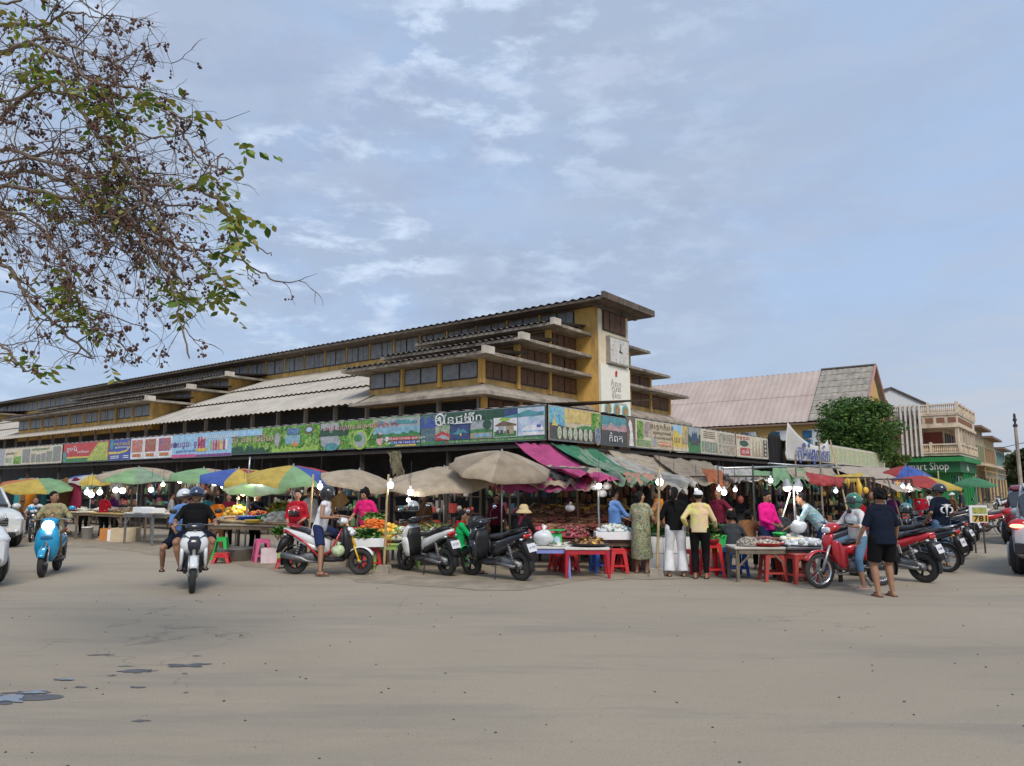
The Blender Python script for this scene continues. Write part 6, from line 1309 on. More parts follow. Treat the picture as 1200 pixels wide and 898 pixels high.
rl = put(dup(pk2), X(953, 15.9), 100, -6); rl['label'] = 'black motorbike parked in the stall behind the plastic bags and the plaid shirted man'
lm = put(scooter('scooter', 'dark motorbike stopped by the white pickup with a rider in white bending over it', drk, drk, style='bone', txt='2P 1140'), X(44, 24.2), 205)
for o in (pk1, pk2, ra, rb, rc, rd, re_, rf): o['group'] = 'motorbikes and scooters parked in front of the stalls'
c1 = put(suv('white car nearest the camera at the left frame edge with a round fog lamp', wht, txt='2AC 5561'), (0, 0), 228); c1.location = (-10.58, 13.66, 0)
c2 = put(suv('white pickup with dark grille behind the nearer white car at the left frame edge', wht2, txt='2AD 1874', Hh=1.8), (0, 0), 228); c2.location = (-15.9, 22.36, 0)
c3 = put(suv('silver white car seen from behind with its brake light glowing at the right frame edge', paint('silver_white', (.52, .54, .57), .3), lit=True, txt='2AB 7813'), (0, 0), -38); c3.location = X(1181, 14.3) + DR * 2.3 + Vector((DR.y, -DR.x, 0)) * .92
c4 = put(suv('dark red car driving ahead of the silver one at the right frame edge', marp, txt='2AE 2207'), (0, 0), -38); c4.location = X(1173, 22.5) + DR * 2.3 + Vector((DR.y, -DR.x, 0)) * .92
def rear(o, px, py, rz, lean=-6): q = G(px, py); f_ = Vector((-math.sin(R(rz)), math.cos(R(rz)), 0)); return put(o, q + f_ * .66, rz, lean)
rear(ra, 1086, 683, 36); rear(rb, 1113, 671, 38); rear(rc, 1126, 654, 42); rear(rd, 1136, 640, 44); rear(re_, 1094, 662, 52); rear(rf, 1083, 646, 60); rear(pk1, 525, 675, 44); rear(pk2, 612, 681, 46)
# helmets and cloth left on bikes
def helmet(label, loc, m, r=1.0):
    t = thing('helmet', label, 'helmet', loc); b = MB(); b.ball((0, 0, .12), (.125 * r, .145 * r, .13 * r), 18, 12, None, -.75); b.build('shell', m, t, True); b = MB(); b.grid(lambda a, c: (.127 * r * math.sin(-1 + 2 * a), -.147 * r * math.cos(-1 + 2 * a), .07 + .08 * c), 12, 4); b.build('visor', glass('dark_visor', (.02, .025, .03)), t, True, solid=.004)
    b = MB(); b.lathe([(.09 * r, .03), (.11 * r, .02), (.12 * r, .05)], 18); b.build('padding', rubber, t, True); return t
helmet('silver helmet hung on the handlebar of the white and black parked scooter', AT(484, 602, 14.95), greyp)
helmet('greenish grey helmet resting on a parked bike right of the woman in black shorts', AT(1062, 603, 16.6), paint('sage', (.10, .2, .18)))
b = MB(); M_ = Matrix.Translation(X(570, 14.75)) @ Matrix.Rotation(R(48), 4, 'Z')
b.M = M_; loftz(b, [(.50, .30, .19, .05), (.7, .34, .21, .08), (.9, .30, .20, .10), (1.06, .24, .16, .09), (1.10, .22, .08, .05)], 20); o = b.build('draped_jacket', mat('black_nylon', (.018, .02, .024), .4, 0, .3, 6, .6), None, True); tag(o, 'shiny black rain jacket draped over the front of the all black scooter', 'jacket')
# ================================================================== people
def ride(bk, **kw):
    a = bk.rotation_euler.z; return person(tuple(bk.location), a, **kw)
SEAT = dict(hip=(0, -.16, .845), feet=[(-.16, .10, .33), (.16, .10, .33)], hands=[(-.30, .20, 1.05), (.30, .20, 1.05)])
ck = {k: cloth(k, v) for k, v in dict(black=(.008, .008, .009), darknavy=(.009, .013, .027), navy=(.02, .03, .085), white=(.66, .66, .68), red=(.34, .012, .025), pink=(.62, .02, .16), magenta=(.70, .015, .22), bluef=(.12, .24, .52), maroon=(.12, .012, .03), brown=(.17, .08, .035), jeans=(.10, .18, .28), olive=(.20, .17, .08), green=(.01, .35, .10), purple=(.10, .02, .13), orange=(.60, .20, .02), grey=(.30, .29, .28), dkgrey=(.04, .045, .05), teal=(.03, .22, .25), yellow=(.58, .50, .14)).items()}
def pattern(name, cols, scale): 
    m = printed(name, cols, scale, 1.0); m.node_tree.nodes['Principled BSDF'].inputs['Roughness'].default_value = .9; return m
camo = pattern('camo_print', [(.10, .09, .04), (.26, .22, .11), (.36, .30, .17), (.16, .17, .07), (.42, .36, .22)], 9)
leafp = pattern('dress_print', [(.02, .02, .02), (.05, .06, .03), (.36, .36, .22), (.02, .025, .02), (.28, .27, .16)], 9)
plaid = pattern('plaid_print', [(.05, .25, .32), (.55, .6, .6), (.08, .3, .36), (.5, .42, .35), (.1, .2, .3)], 8)
pastel = pattern('pastel_print', [(.62, .52, .12), (.66, .58, .14), (.60, .46, .32), (.62, .55, .16), (.46, .58, .46)], 2)
ride(retro, rz=None, label='') if False else None
person(tuple(retro.location), retro.rotation_euler.z, 'man in a khaki patterned shirt riding the blue scooter and looking to the right', h=1.62, head=(55, 0), top=camo, sleeve=.95, bottom=ck['olive'], lean=8, side=4, face=True, **SEAT)
person(tuple(retro.location + Vector((.06, -.16, 0))), retro.rotation_euler.z, 'small child standing in front of the rider on the blue scooter', h=1.0, hip=(0, 0, 1.16), feet=[(-.08, .0, .5), (.08, .0, .5)], hands=[(-.28, .28, 1.35), (.28, .28, 1.35)], head=(15, 20), top=ck['grey'], bottom=ck['olive'], kind='shorts', sk=1, vox=.014)
person(tuple(whs.location), whs.rotation_euler.z, 'heavy man in black shirt and dark blue helmet riding the white scooter', h=1.66, top=ck['black'], sleeve=.45, bottom=ck['darknavy'], kind='shorts', hat='helmet', hatm=paint('helmet_blue', (.02, .04, .10)), bulk=1.25, kneeout=.45, face=True, head=(-6, 4), lean=2, sk=0, hip=(0, -.16, .845), feet=[(-.19, .12, .30), (.19, .12, .30)], hands=[(-.30, .20, 1.05), (.30, .20, 1.05)])
pw = whs.matrix_basis @ Vector((.13, -.48, 0))
person(tuple(pw), whs.rotation_euler.z, 'passenger in blue with a white and blue helmet sitting behind the heavy rider', h=1.55, hip=(0, 0, .93), feet=[(-.30, .12, .30), (.36, .0, .26)], hands=[(-.18, .25, .98), (.18, .25, .98)], head=(28, 8), top=ck['bluef'], bottom=ck['darknavy'], kind='shorts', hat='helmet', hatm=paint('helmet_white', (.6, .62, .65)), kneeout=.8, side=6, sk=0)
person(tuple(nak.location), nak.rotation_euler.z, 'man in white sleeveless shirt and black helmet astride the white and red scooter', h=1.68, hip=(0, -.18, .86), feet=[(-.24, .05, .22), (.34, -.02, 0)], hands=[(-.28, .20, 1.06), (.30, .20, 1.06)], lean=14, top=ck['white'], sleeve=0, bottom=ck['navy'], kind='shorts', hat='helmet_full', hatm=paint('helmet_black', (.02, .02, .022)), kneeout=.25, hem=.12, shoes=mat('brown_sandal', (.12, .04, .02), .7))
person(tuple(bone.location), bone.rotation_euler.z, 'rider in green helmet, white printed shirt and jeans on the bright red motorbike', h=1.6, hip=(0, -.2, .80), feet=[(-.30, .02, 0), (.24, .12, .22)], hands=[(-.26, .18, 1.04), (.26, .18, 1.04)], lean=6, head=(0, 8), top=pattern('raglan_print', [(.05, .08, .34), (.6, .6, .62), (.63, .63, .63), (.6, .6, .6), (.45, .10, .10)], 3), sleeve=.7, bottom=ck['jeans'], kind='capri', hat='helmet_full', hatm=paint('helmet_green', (.03, .16, .10)), kneeout=.3, shoes=mat('pale_sandal', (.5, .4, .36), .7))
person(tuple(lm.location), lm.rotation_euler.z, 'rider in a white shirt bending forward on the dark motorbike by the pickup', h=1.6, hip=(0, -.2, .80), feet=[(-.3, .1, 0), (.2, .12, .25)], hands=[(-.2, .2, .9), (.2, .25, .8)], lean=45, head=(0, 25), top=ck['white'], bottom=ck['grey'], vox=.016)
def logo(t, P_, u, fw, rt, B):
    w_ = mat('logo_white', (.66, .66, .66), .8); b = MB(); c = P_ + u * .27 - fw * .155 * B
    for s in (-1, 1):
        b.tube([c + rt * s * (.075 + .062 * math.cos(a)) + u * (.058 * math.sin(a) - .01) for a in [-1.9 + .38 * q for q in range(11)]], [.004, .010, .015, .018, .02, .02, .02, .018, .015, .010, .004], 6)
        b.tube([c + u * .05, c + rt * s * .05 + u * .085, c + rt * s * .115 + u * .10], [.016, .014, .004], 6)
    b.tube([c + u * .05 - rt * .09, c + u * .065, c + u * .05 + rt * .09], .009, 5); b.tube([c + u * .11, c - u * .13], [.034, .008], 6); b.tube([c - u * .14 - rt * .03, c - u * .14 + rt * .03], .006, 4); b.build('shirt_print', w_, t, True)
ppl = [
    dict(p=(1030, 11.75), rz=4, label='woman in dark shirt, black shorts and sandals standing with her back to the camera', h=1.62, top=ck['darknavy'], sleeve=.5, bottom=ck['black'], kind='shorts', hair='curly', bulk=1.18, hands=[(-.30, .14, .86), (.30, .14, .86)], feet=[(-.12, 0, 0), (.13, .04, 0)], hem=.05, shoes=mat('brown_sandal', (.12, .04, .02), .7)),
    dict(p=(790, 14.4), rz=-6, label='woman in black shirt and wide white trousers with a ponytail, back to camera', h=1.66, top=ck['black'], sleeve=.55, bottom=ck['white'], kind='wide', hair='pony', head=(-25, 0), hands=[(-.22, .22, .95), (.22, .24, 1.0)], feet=[(-.13, 0, 0), (.13, 0, 0)], tuck=False),
    dict(p=(818, 14.1), rz=-18, label='older man in a yellow pastel shirt, black trousers and white cap, back to camera', h=1.60, top=pastel, sleeve=.95, bottom=ck['black'], hat='cap', hatm=ck['white'], hands=[(-.24, .1, .95), (.28, .30, .95)], bulk=1.05, shoes=rubber, lean=4),
    dict(p=(750, 15.0), rz=-25, label='woman in a long leaf patterned dress standing beside the bamboo pole', h=1.58, top=leafp, sleeve=.35, bottom=leafp, kind='dress', hair='bun', head=(-40, 5), hands=[(-.18, .3, 1.0), (.2, .28, 1.0)], bulk=1.15, hem=.1),
    dict(p=(720, 15.9), rz=-70, label='man in a light blue shirt facing right near the patterned dress', h=1.62, top=ck['bluef'], sleeve=.8, bottom=ck['black'], hands=[(-.12, .36, 1.0), (.14, .38, 1.02)], head=(0, 8), sk=0),
    dict(p=(771, 16.0), rz=60, label='woman in an orange and brown print behind the bamboo pole facing left', h=1.62, top=pattern('orange_print', [(.2, .08, .04), (.5, .2, .08), (.1, .05, .04), (.4, .3, .2)], 9), sleeve=.6, bottom=ck['black'], hair='bun', hands=[(-.18, .32, 1.1), (.2, .3, 1.0)], scarf=ck['orange']),
    dict(p=(841, 16.3), rz=130, label='man in a maroon shirt serving behind the green vegetable counter', h=1.64, top=ck['maroon'], sleeve=.75, bottom=ck['black'], face=True, hands=[(-.5, .28, 1.2), (.22, .25, .95)], head=(10, 5)),
    dict(p=(897, 15.2), rz=-155, label='woman in a bright pink long sleeved shirt standing behind the clam table', h=1.58, top=ck['magenta'], sleeve=.98, bottom=ck['navy'], hair='bun', face=True, hands=[(-.10, .26, .98), (.08, .26, .98)], head=(10, -22)),
    dict(p=(431, 16.6), rz=165, label='man in a pink shirt filling a plastic bag behind the carrots', h=1.64, top=ck['pink'], sleeve=.55, bottom=ck['black'], face=True, hair='curly', hands=[(-.20, .30, .98), (.26, .22, 1.02)], lean=12, head=(-10, -28), sk=1),
    dict(p=(349, 16.2), rz=-172, label='woman in a dark red blouse holding a red helmet beside the yellow parasol', h=1.60, top=ck['red'], sleeve=.7, bottom=ck['black'], face=True, hair='long', hands=[(-.12, .22, .98), (.14, .25, .92)], sk=1),
    dict(p=(364, 17.6), rz=-120, label='man in a white collared shirt just behind the woman in the dark red blouse', h=1.66, top=ck['white'], sleeve=.5, bottom=ck['dkgrey'], face=True, head=(0, -10)),
    dict(p=(299, 19.3), rz=-120, label='vendor in a dark navy top reaching over the vegetables under the warm bulb', h=1.56, top=ck['darknavy'], sleeve=.95, bottom=ck['black'], hair='bun', face=True, hands=[(-.1, .3, 1.0), (.0, .55, 1.12)], lean=12),
    dict(p=(269, 21.5), rz=180, label='person in a maroon top sitting deep behind the fruit table', h=1.5, top=ck['maroon'], sleeve=.8, bottom=ck['black'], hair='bun', vox=.016),
    dict(p=(259, 19.8), rz=40, label='person in an orange and brown jacket bending right behind the white scooter rider', h=1.5, top=ck['orange'], sleeve=.95, bottom=ck['brown'], hair='bun', lean=30, vox=.015),
    dict(p=(123, 25.0), rz=-10, label='woman in a red top and black trousers standing at the fish table', h=1.5, top=ck['red'], sleeve=.4, bottom=ck['black'], hair='bun', hands=[(-.22, .3, .9), (.22, .3, .9)], shoes=ck['white'], vox=.016),
    dict(p=(139, 27.5), rz=150, label='vendor in a purple hooded top leaning over the fish table', h=1.55, top=ck['purple'], sleeve=.98, bottom=ck['black'], lean=20, scarf=ck['purple'], vox=.018),
    dict(p=(101, 27.8), rz=190, label='vendor in dark clothes half hidden behind the hanging bulbs at left', h=1.5, top=ck['dkgrey'], sleeve=.9, bottom=ck['black'], vox=.018),
    dict(p=(963, 14.3), rz=72, label='man in a teal plaid shirt leaning over the table of plastic bags', h=1.68, top=plaid, sleeve=.6, bottom=ck['navy'], hair='short', lean=38, hands=[(-.15, .62, .88), (.12, .5, .75)], head=(0, -5), sk=0),
    dict(p=(1100, 16.2), rz=14, label='man in a dark helmet and navy shirt with a white winged print on his back', h=1.70, top=ck['darknavy'], sleeve=.45, bottom=ck['jeans'], hat='helmet', hatm=paint('helmet_dark', (.015, .02, .035)), hands=[(-.26, .12, .92), (.26, .12, .92)], print_=logo, head=(20, 0), bulk=1.08),
    dict(p=(1078, 24), rz=160, label='person in a bright red shirt in the crowd under the striped umbrellas', h=1.55, top=ck['red'], sleeve=.6, bottom=ck['black'], vox=.018, hair='bun'),
    dict(p=(1064, 23), rz=30, label='person in a teal blue shirt in the crowd beneath the awning at right', h=1.58, top=ck['teal'], sleeve=.6, bottom=ck['black'], vox=.018),
    dict(p=(1069, 26), rz=200, label='person in an orange shirt deep in the right-hand crowd', h=1.6, top=ck['orange'], sleeve=.6, bottom=ck['black'], vox=.018, hair='bun'),
    dict(p=(1115, 27), rz=100, label='person in dark clothes and a pale hat sitting on a motorbike in the right-hand row', h=1.5, top=ck['brown'], sleeve=.6, bottom=ck['black'], vox=.018, hat='cap', hatm=ck['white']),
    dict(p=(1097, 30), rz=170, label='person in grey standing before the green shop', h=1.55, top=ck['grey'], sleeve=.6, bottom=ck['navy'], vox=.02),
]
ppl += [dict(p=(px, Y), rz=rz, label=lb_, h=h_, top=ck[c_], sleeve=.6, bottom=ck['black'], vox=.02, hair=hr) for px, Y, rz, lb_, h_, c_, hr in (
    (1046, 25, 170, 'shopper in a purple top under the first striped awning', 1.5, 'purple', 'bun'), (1088, 28, 20, 'shopper in white behind the red shirted person in the right-hand crowd', 1.6, 'white', 'short'), (1052, 29, 200, 'shopper in yellow deep under the striped awnings', 1.55, 'yellow', 'bun'),
    (1126, 33, 60, 'man in a dark shirt by the motorbikes under the green parasol', 1.65, 'dkgrey', 'short'), (202, 24.6, -60, 'vendor in grey behind the steel frame table', 1.5, 'grey', 'short'), (243, 22.5, 30, 'vendor in teal behind the riders under the beige and green parasol', 1.5, 'teal', 'bun'),
    (498, 18.4, 160, 'vendor in brown deep in the shade behind the silver helmet', 1.5, 'brown', 'bun'), (582, 18.0, 190, 'vendor in maroon deep in the shade behind the all black scooter', 1.5, 'maroon', 'short'), (690, 18.6, 180, 'vendor in dark clothes standing behind the dried fish', 1.55, 'dkgrey', 'short'), (1003, 17.4, 150, 'vendor in red behind the rider with the green helmet', 1.5, 'red', 'bun'))]
SIT = dict(hip=(0, 0, .50), feet=[(-.12, .38, 0), (.12, .40, 0)])
ppl += [
    dict(p=(538, 14.9), rz=-80, label='woman in a bright green shirt sitting on a green plastic chair between two parked scooters', h=1.58, top=ck['green'], sleeve=.6, bottom=ck['green'], hair='bun', hands=[(-.12, .42, .70), (.12, .45, .70)], head=(5, -5), lean=6, scarf=ck['red'], **SIT),
    dict(p=(607, 15.2), rz=-30, label='person in black with a straw hat crouching behind the black scooter', h=1.6, top=ck['black'], sleeve=.98, bottom=ck['black'], hat='straw', hatm=mat('straw', (.55, .42, .22), .85, 0, .2, 30, .4), hair='short', hands=[(-.15, .4, .75), (.25, .45, .72)], lean=24, scarf=ck['maroon'], hip=(0, 0, .60), feet=[(-.12, .3, 0), (.12, .3, 0)]),
    dict(p=(856, 14.7), rz=-15, label='person in dark blue sitting on the blue stool with back to the camera', h=1.55, top=ck['dkgrey'], sleeve=.9, bottom=ck['jeans'], hands=[(-.2, .4, .8), (.2, .4, .8)], lean=12, head=(0, -10), hair='curly', **SIT),
    dict(p=(874, 15.4), rz=-20, label='person in a brown jacket sitting bent forward beside the pink shirted woman', h=1.58, top=ck['brown'], sleeve=.98, bottom=ck['black'], hands=[(-.1, .5, .75), (.25, .45, .75)], lean=34, hair='bun', hip=(0, 0, .58), feet=[(-.12, .38, 0), (.12, .4, 0)]),
    dict(p=(914, 16.0), rz=170, label='child in dark patterned clothes sitting behind the plastic bags', h=1.45, top=ck['dkgrey'], sleeve=.9, bottom=ck['black'], face=True, hands=[(-.12, .3, .75), (.12, .3, .75)], hip=(0, 0, .66), feet=[(-.12, .38, 0), (.12, .4, 0)]),
]
for q in ppl:
    px, Y = q.pop('p'); rz = q.pop('rz'); lb_ = q.pop('label'); person(tuple(X(px, Y)), R(rz), lb_, **q)
helmet('glossy red helmet held by the woman in the dark red blouse', AT(345, 607, 15.75), redp)
# ================================================================== furniture and goods, left to right
LD = R(180) - LA + R(90) - R(180)      # a table whose long side follows the left frontage
la = math.atan2(-DL.y, -DL.x)
def T2(px, Y): return X(px, Y)
tb = table('long pale wooden fish table at the far left of the frontage', oldwood, mat('pale_boards', (.42, .38, .29), .8, 0, .2, 4, .2), X(82, 26.3), la, 3.4, .9, .88, plastic_=False)
table('wooden fish table with a yellow edge in front of the purple vendor', oldwood, mat('yellow_boards', (.50, .36, .14), .8, 0, .2, 4), X(140, 25.0), la, 2.2, .9, .86, plastic_=False)
table('tall steel frame table carrying white foam boxes left of the two-up scooter', steel, whitecloth, X(181, 22.9), la, 1.7, .9, .92, plastic_=False)
for i, (px, Y, rx, c) in enumerate([(68, 26.9, .7, 'silver'), (92, 26.1, .7, 'silver'), (128, 25.4, .5, 'silver'), (150, 24.8, .5, 'dry3'), (172, 23.4, .45, 'dry3'), (186, 22.9, .4, 'shell')]):
    heap(['pinkish fish spread on the far end of the left table', 'grey fish laid out on the right half of the pale table', 'silver fish heap before the purple vendor', 'brown dried fish on the yellow edged table', 'dried fish heap on the steel frame table', 'small heap of shells beside the dried fish on the steel table'][i], X(px, Y, .9), rx, .32, .12, 'fish', [FD[c], FD['silver'] if i < 3 else FD['dry3'], FD['meat'] if i == 0 else FD['shell']], 90, .05, 30 + i, rz=la)
crate('white foam box at the left end of the steel frame table', styro, X(170, 22.6), la, .5, .4, .16, 'foam box', 'foam_box', 'foam boxes on the steel table', z=.93)
crate('white foam box in the middle of the steel frame table', styro, X(181, 22.1), la, .6, .4, .14, 'foam box', 'foam_box', 'foam boxes on the steel table', z=.93)
bucket('white plastic bucket under the pale fish table at left', PL['white'], X(106, 25.0), .17, .40)
cardb = mat('brown_cardboard', (.38, .22, .10), .85, 0, .15, 4)
crate('orange cardboard box on the ground beside the woman in the red top', mat('orange_card', (.50, .20, .05), .8), X(129, 24.5), .3, .35, .35, .38, 'box', 'cardboard_box', 'boxes on the ground under the fish table')
crate('white and orange printed box on the ground under the yellow edged table', mat('pale_card', (.52, .42, .28), .85), X(151, 24.0), .1, .75, .4, .42, 'box', 'cardboard_box', 'boxes on the ground under the fish table')
crate('small white box on the ground between the two orange ones', styro, X(138, 24.2), .0, .30, .3, .36, 'box', 'foam_box', 'boxes on the ground under the fish table')
# fruit and vegetable table
table('long vegetable table with a bamboo front edge behind the pink stool', oldwood, mat('grey_boards', (.30, .26, .21), .8, 0, .2, 4), X(305, 18.3), la * .55, 2.1, 1.1, .80, plastic_=False)
stick('pale bamboo rail along the front edge of the long vegetable table', X(263, 18.3, .86), X(346, 17.2, .83), .035, base=False, cat='rail', name='bamboo_rail', group='rails')
for i, a in enumerate([(274, 18.6, .86, .35, .3, .10, 'fish', ['dry3', 'shell'], 60, .05, 'tan roots spread on the left end of the vegetable table'), (279, 19.4, .95, .3, .25, .22, 'round', ['yel', 'white', 'lgreen'], 60, .06, 'yellow and white fruit heap behind the tan roots'),
        (330, 17.7, .86, .42, .28, .20, 'bag', ['white', 'plast'], 50, .06, 'heap of white bagged radishes at the right end of the vegetable table'), (330, 18.5, .98, .32, .25, .28, 'leaf', ['lgreen', 'green', 'yel'], 120, .08, 'pale green cabbage heap behind the bagged radishes'),
        (304, 18.9, .92, .25, .2, .15, 'round', ['carrot', 'saus'], 40, .04, 'orange and red fruit heap in front of the navy vendor'), (337, 16.9, .62, .28, .16, .12, 'leaf', ['green', 'lgreen'], 120, .09, 'bunch of bright green stems under the table end beside the red blouse')]):
    heap(a[10], X(a[0], a[1], a[2]), a[3], a[4], a[5], a[6], [FD[c] for c in a[7]], a[8], a[9], 50 + i)
basin('dark blue basin on the vegetable table', PL['blue'], X(293, 18.3, .84), .28, .14); basin('yellow tray on the vegetable table in front of the blue basin', PL['yellow'], X(300, 17.8, .84), .22, .07); basin('green bowl on the vegetable table right of the yellow tray', PL['green'], X(310, 18.2, .84), .15, .14); basin('teal basin behind the bagged radishes', PL['teal'], X(318, 18.5, .84), .24, .16)
basin('large aluminium basin on the ground under the vegetable table', steel, X(283, 17.7), .45, .28)
stool('pink plastic stool standing in front of the long vegetable table', PL['pink'], X(310, 17.3), .5, .50)
stool('light green plastic stool holding green stems beside the black rear wheel', PL['lime'], X(338, 16.7), .3, .50); stool('low red plastic stool under the light green one', PL['crimson'], X(337, 15.9), .3, .20)
stool('green plastic stool behind the knee of the heavy scooter rider', PL['green'], X(262, 17.9), .2, .50); stool('low red plastic stool in front of the green one', PL['red'], X(264, 17.0), .2, .22)
crate('pink and white foam box on the ground right of the pink stool', mat('pinkish_foam', (.66, .52, .56), .7), X(321, 17.1), .2, .4, .3, .32, 'foam box', 'foam_box')
stick('grey post rising from the vegetable table under the parasol', X(290, 18.9), X(291, 18.9, 2.4), .025, steel, base=False)
# carrots stall
stool('red plastic stool carrying the printed vegetable carton', PL['red'], X(436, 15.6), .3, .46, w=.34)
crate('white carton with red print filled with greens beside the open-frame scooter', styro, X(436, 15.5), .12, .62, .40, .17, 'carton', 'vegetable_carton', z=.47)
b = MB(); 
for k in range(3): b.box((0, 0, 0), (.0, .0, .0)) if False else b.tube([X(452 + k * 3.2, 15.24, .50), X(452 + k * 3.2, 15.24, .60)], .012, 6)
b.build('red_print', PL['red'], [o for o in bpy.data.objects if o.name.startswith('vegetable_carton')][0]).matrix_parent_inverse = [o for o in bpy.data.objects if o.name.startswith('vegetable_carton')][0].matrix_basis.inverted()
table('low green legged plastic table of yellow vegetables by the bamboo pole', PL['lime'], PL['lime'], X(467, 15.9), .1, .9, .7, .52)
for i, a in enumerate([(428, 15.5, .62, .32, .2, .16, 'leaf', ['dgreen', 'green', 'lgreen'], 190, .07, 'dark leafy greens spilling from the white carton'), (440, 15.9, .74, .22, .2, .24, 'stick', ['carrot'], 70, .045, 'heap of bright orange carrots behind the leafy greens'),
        (438, 16.2, .95, .25, .15, .14, 'leaf', ['lgreen', 'green'], 90, .06, 'pale green vegetables in front of the pink shirted man'), (457, 15.9, .58, .25, .25, .30, 'round', ['yel', 'lgreen', 'yel', 'green'], 45, .065, 'yellow and green squash heap right of the carrots'),
        (473, 15.9, .58, .35, .3, .24, 'stick', ['white', 'lgreen', 'dry3'], 90, .05, 'heap of white radishes behind the parked white scooter'), (512, 16.4, .62, .55, .35, .22, 'leaf', ['lgreen', 'green', 'yel', 'white'], 220, .07, 'green vegetables with yellow flowers between the scooters'),
        (533, 15.9, .55, .25, .2, .2, 'round', ['tomato'], 60, .045, 'red tomato heap behind the seat of the white parked scooter'), (490, 17.2, .70, .5, .3, .2, 'round', ['tomato', 'saus', 'green'], 80, .05, 'red and green peppers deeper behind the silver helmet')]):
    heap(a[10], X(a[0], a[1], a[2]), a[3], a[4], a[5], a[6], [FD[c] for c in a[7]], a[8], a[9], 70 + i)
table('low wooden table of vegetables behind the two parked scooters', oldwood, mat('grey_boards', (.30, .26, .21), .8), X(512, 16.4), .0, 1.5, .8, .60, plastic_=False)
table('wooden table deep behind the silver helmet carrying peppers', oldwood, oldwood, X(490, 17.4), .0, 1.3, .8, .68, plastic_=False)
basin('red basket tray behind the leafy greens carton', PL['red'], X(424, 16.3, .70), .26, .10); table('small wooden stand under the red basket and pale greens', oldwood, oldwood, X(432, 16.4), 0, .8, .6, .68, plastic_=False)
plasticbag('white plastic bag being filled by the man in pink', AT(437, 622, 16.1), .17, 3); plasticbag('bag of green melons hanging on the white and red scooter', AT(396, 652, 14.35), .16, 5, mat('melon_bag', (.42, .50, .30), .45, 0, .3, 14))
stick('bamboo pole in a concrete block between the carrots and the white scooter', X(452, 15.0), AT(455, 556, 15.0), .024)
# green chair
gc = thing('plastic_chair', 'bright green plastic chair under the woman in green', 'chair', X(534, 14.9), R(-80)); 
b = MB(); b.box((0, 0, .40), (.42, .42, .025)); b.build('seat', PL['green'], gc, False, .01)
b = MB(); b.box((0, -.21, .62), (.40, .02, .40)); b.build('backrest', PL['green'], gc, False, .01)
for sx in (-1, 1):
    for sy in (-1, 1): b = MB(); b.tube([(sx * .19, sy * .19, .39), (sx * .22, sy * .22, 0)], [.025, .018], 6); b.build('leg', PL['green'], gc)
# middle: dried fish slopes
table('plank counter of dried fish sloping up behind the straw hat', oldwood, oldwood, X(665, 17.0), -.05, 2.3, .9, .70, plastic_=False)
b_ = 0
for j in range(4):
    for i in range(5):
        px = 628 + i * 21 + j * 2; Y = 16.6 + j * .38; names = ['left end', 'left', 'middle', 'right', 'right end']; rows = ['front', 'second', 'third', 'back']
        heap('dried fish, %s of the %s row of the sloping display' % (names[i], rows[j]), X(px, Y, .74 + j * .13), .27, .26, .13, ['stick', 'fish', 'stick', 'fish', 'fish'][(i + j) % 5], [[FD['saus'], FD['dry2']], [FD['dry'], FD['dry2']], [FD['dry'], FD['dry3'], FD['dry2']]][(i * 2 + j) % 3] if j < 3 else [FD['dry3'], FD['yel'], FD['dry2']], 60, .055, 100 + j * 5 + i)
table('wide lilac legged plastic table with a white cloth before the dried fish', PL['lilac'], whitecloth, X(642, 14.55), .0, .78, .78, .56, )
table('crimson legged plastic table with a tray of dried food', PL['crimson'], whitecloth, X(686, 14.45), -.04, .82, .78, .55)
for i, a in enumerate([(636, 15.7, .64, .35, .25, .2, 'round', ['pinkf', 'onion'], 90, .04, 'pink fruit heap in front of the crouching figure'), (668, 15.7, .64, .38, .28, .22, 'round', ['onion', 'dry2'], 140, .035, 'red onion heap behind the green scale'),
        (690, 14.5, .60, .30, .22, .10, 'leaf', ['dry3', 'yel', 'dry3', 'dry'], 90, .05, 'tan dried fish on the round tray of the crimson table'), (653, 14.35, .57, .18, .12, .05, 'leaf', ['white'], 14, .05, 'paper scraps between the scale and the tray')]):
    heap(a[10], X(a[0], a[1], a[2]), a[3], a[4], a[5], a[6], [FD[c] for c in a[7]], a[8], a[9], 130 + i)
table('low plank table of onions behind the two plastic tables', oldwood, oldwood, X(655, 15.8), 0, 1.4, .6, .62, plastic_=False)
basin('round dark tray on the crimson legged table', blk, X(690, 14.45, .555), .36, .04, 'tray', 'tray')
plasticbag('big white plastic bag on the lilac legged table', X(637, 14.4, .56), .24, 1)
sc1 = thing('market_scale', 'green market scale with a flat pan between the plastic bag and the dried food', 'scale', X(652, 14.5, .565))
b = MB(); b.prism([(-.10, 0), (.10, 0), (.07, .22), (-.07, .22)], -.09, .09); b.build('body', PL['green'], sc1, False, .01); b = MB(); b.lathe([(.0, .26), (.16, .27), (.17, .29), (.155, .285), (0, .272)], 20); b.tube([(0, 0, .2), (0, 0, .27)], .02, 6); b.build('pan', PL['green'], sc1, True)
b = MB(); b.tube([(0, -.095, .11), (0, -.105, .11)], .06, 16); b.build('dial', pm('dial_blue', (.4, .55, .7)), sc1)
stool('blue plastic stool beside the right leg of the crimson table', PL['blue'], X(703, 15.2), .2, .44); stool('red plastic stool left of the patterned dress', PL['red'], X(722, 15.0), .1, .46); stool('second red plastic stool partly behind the patterned dress', PL['red'], X(734, 15.5), .3, .44)
stool('red plastic stool under the lilac legged table at left', PL['red'], X(655, 15.3), .3, .40); stool('red plastic stool under the lilac legged table at right', PL['red'], X(666, 15.2), .1, .40)
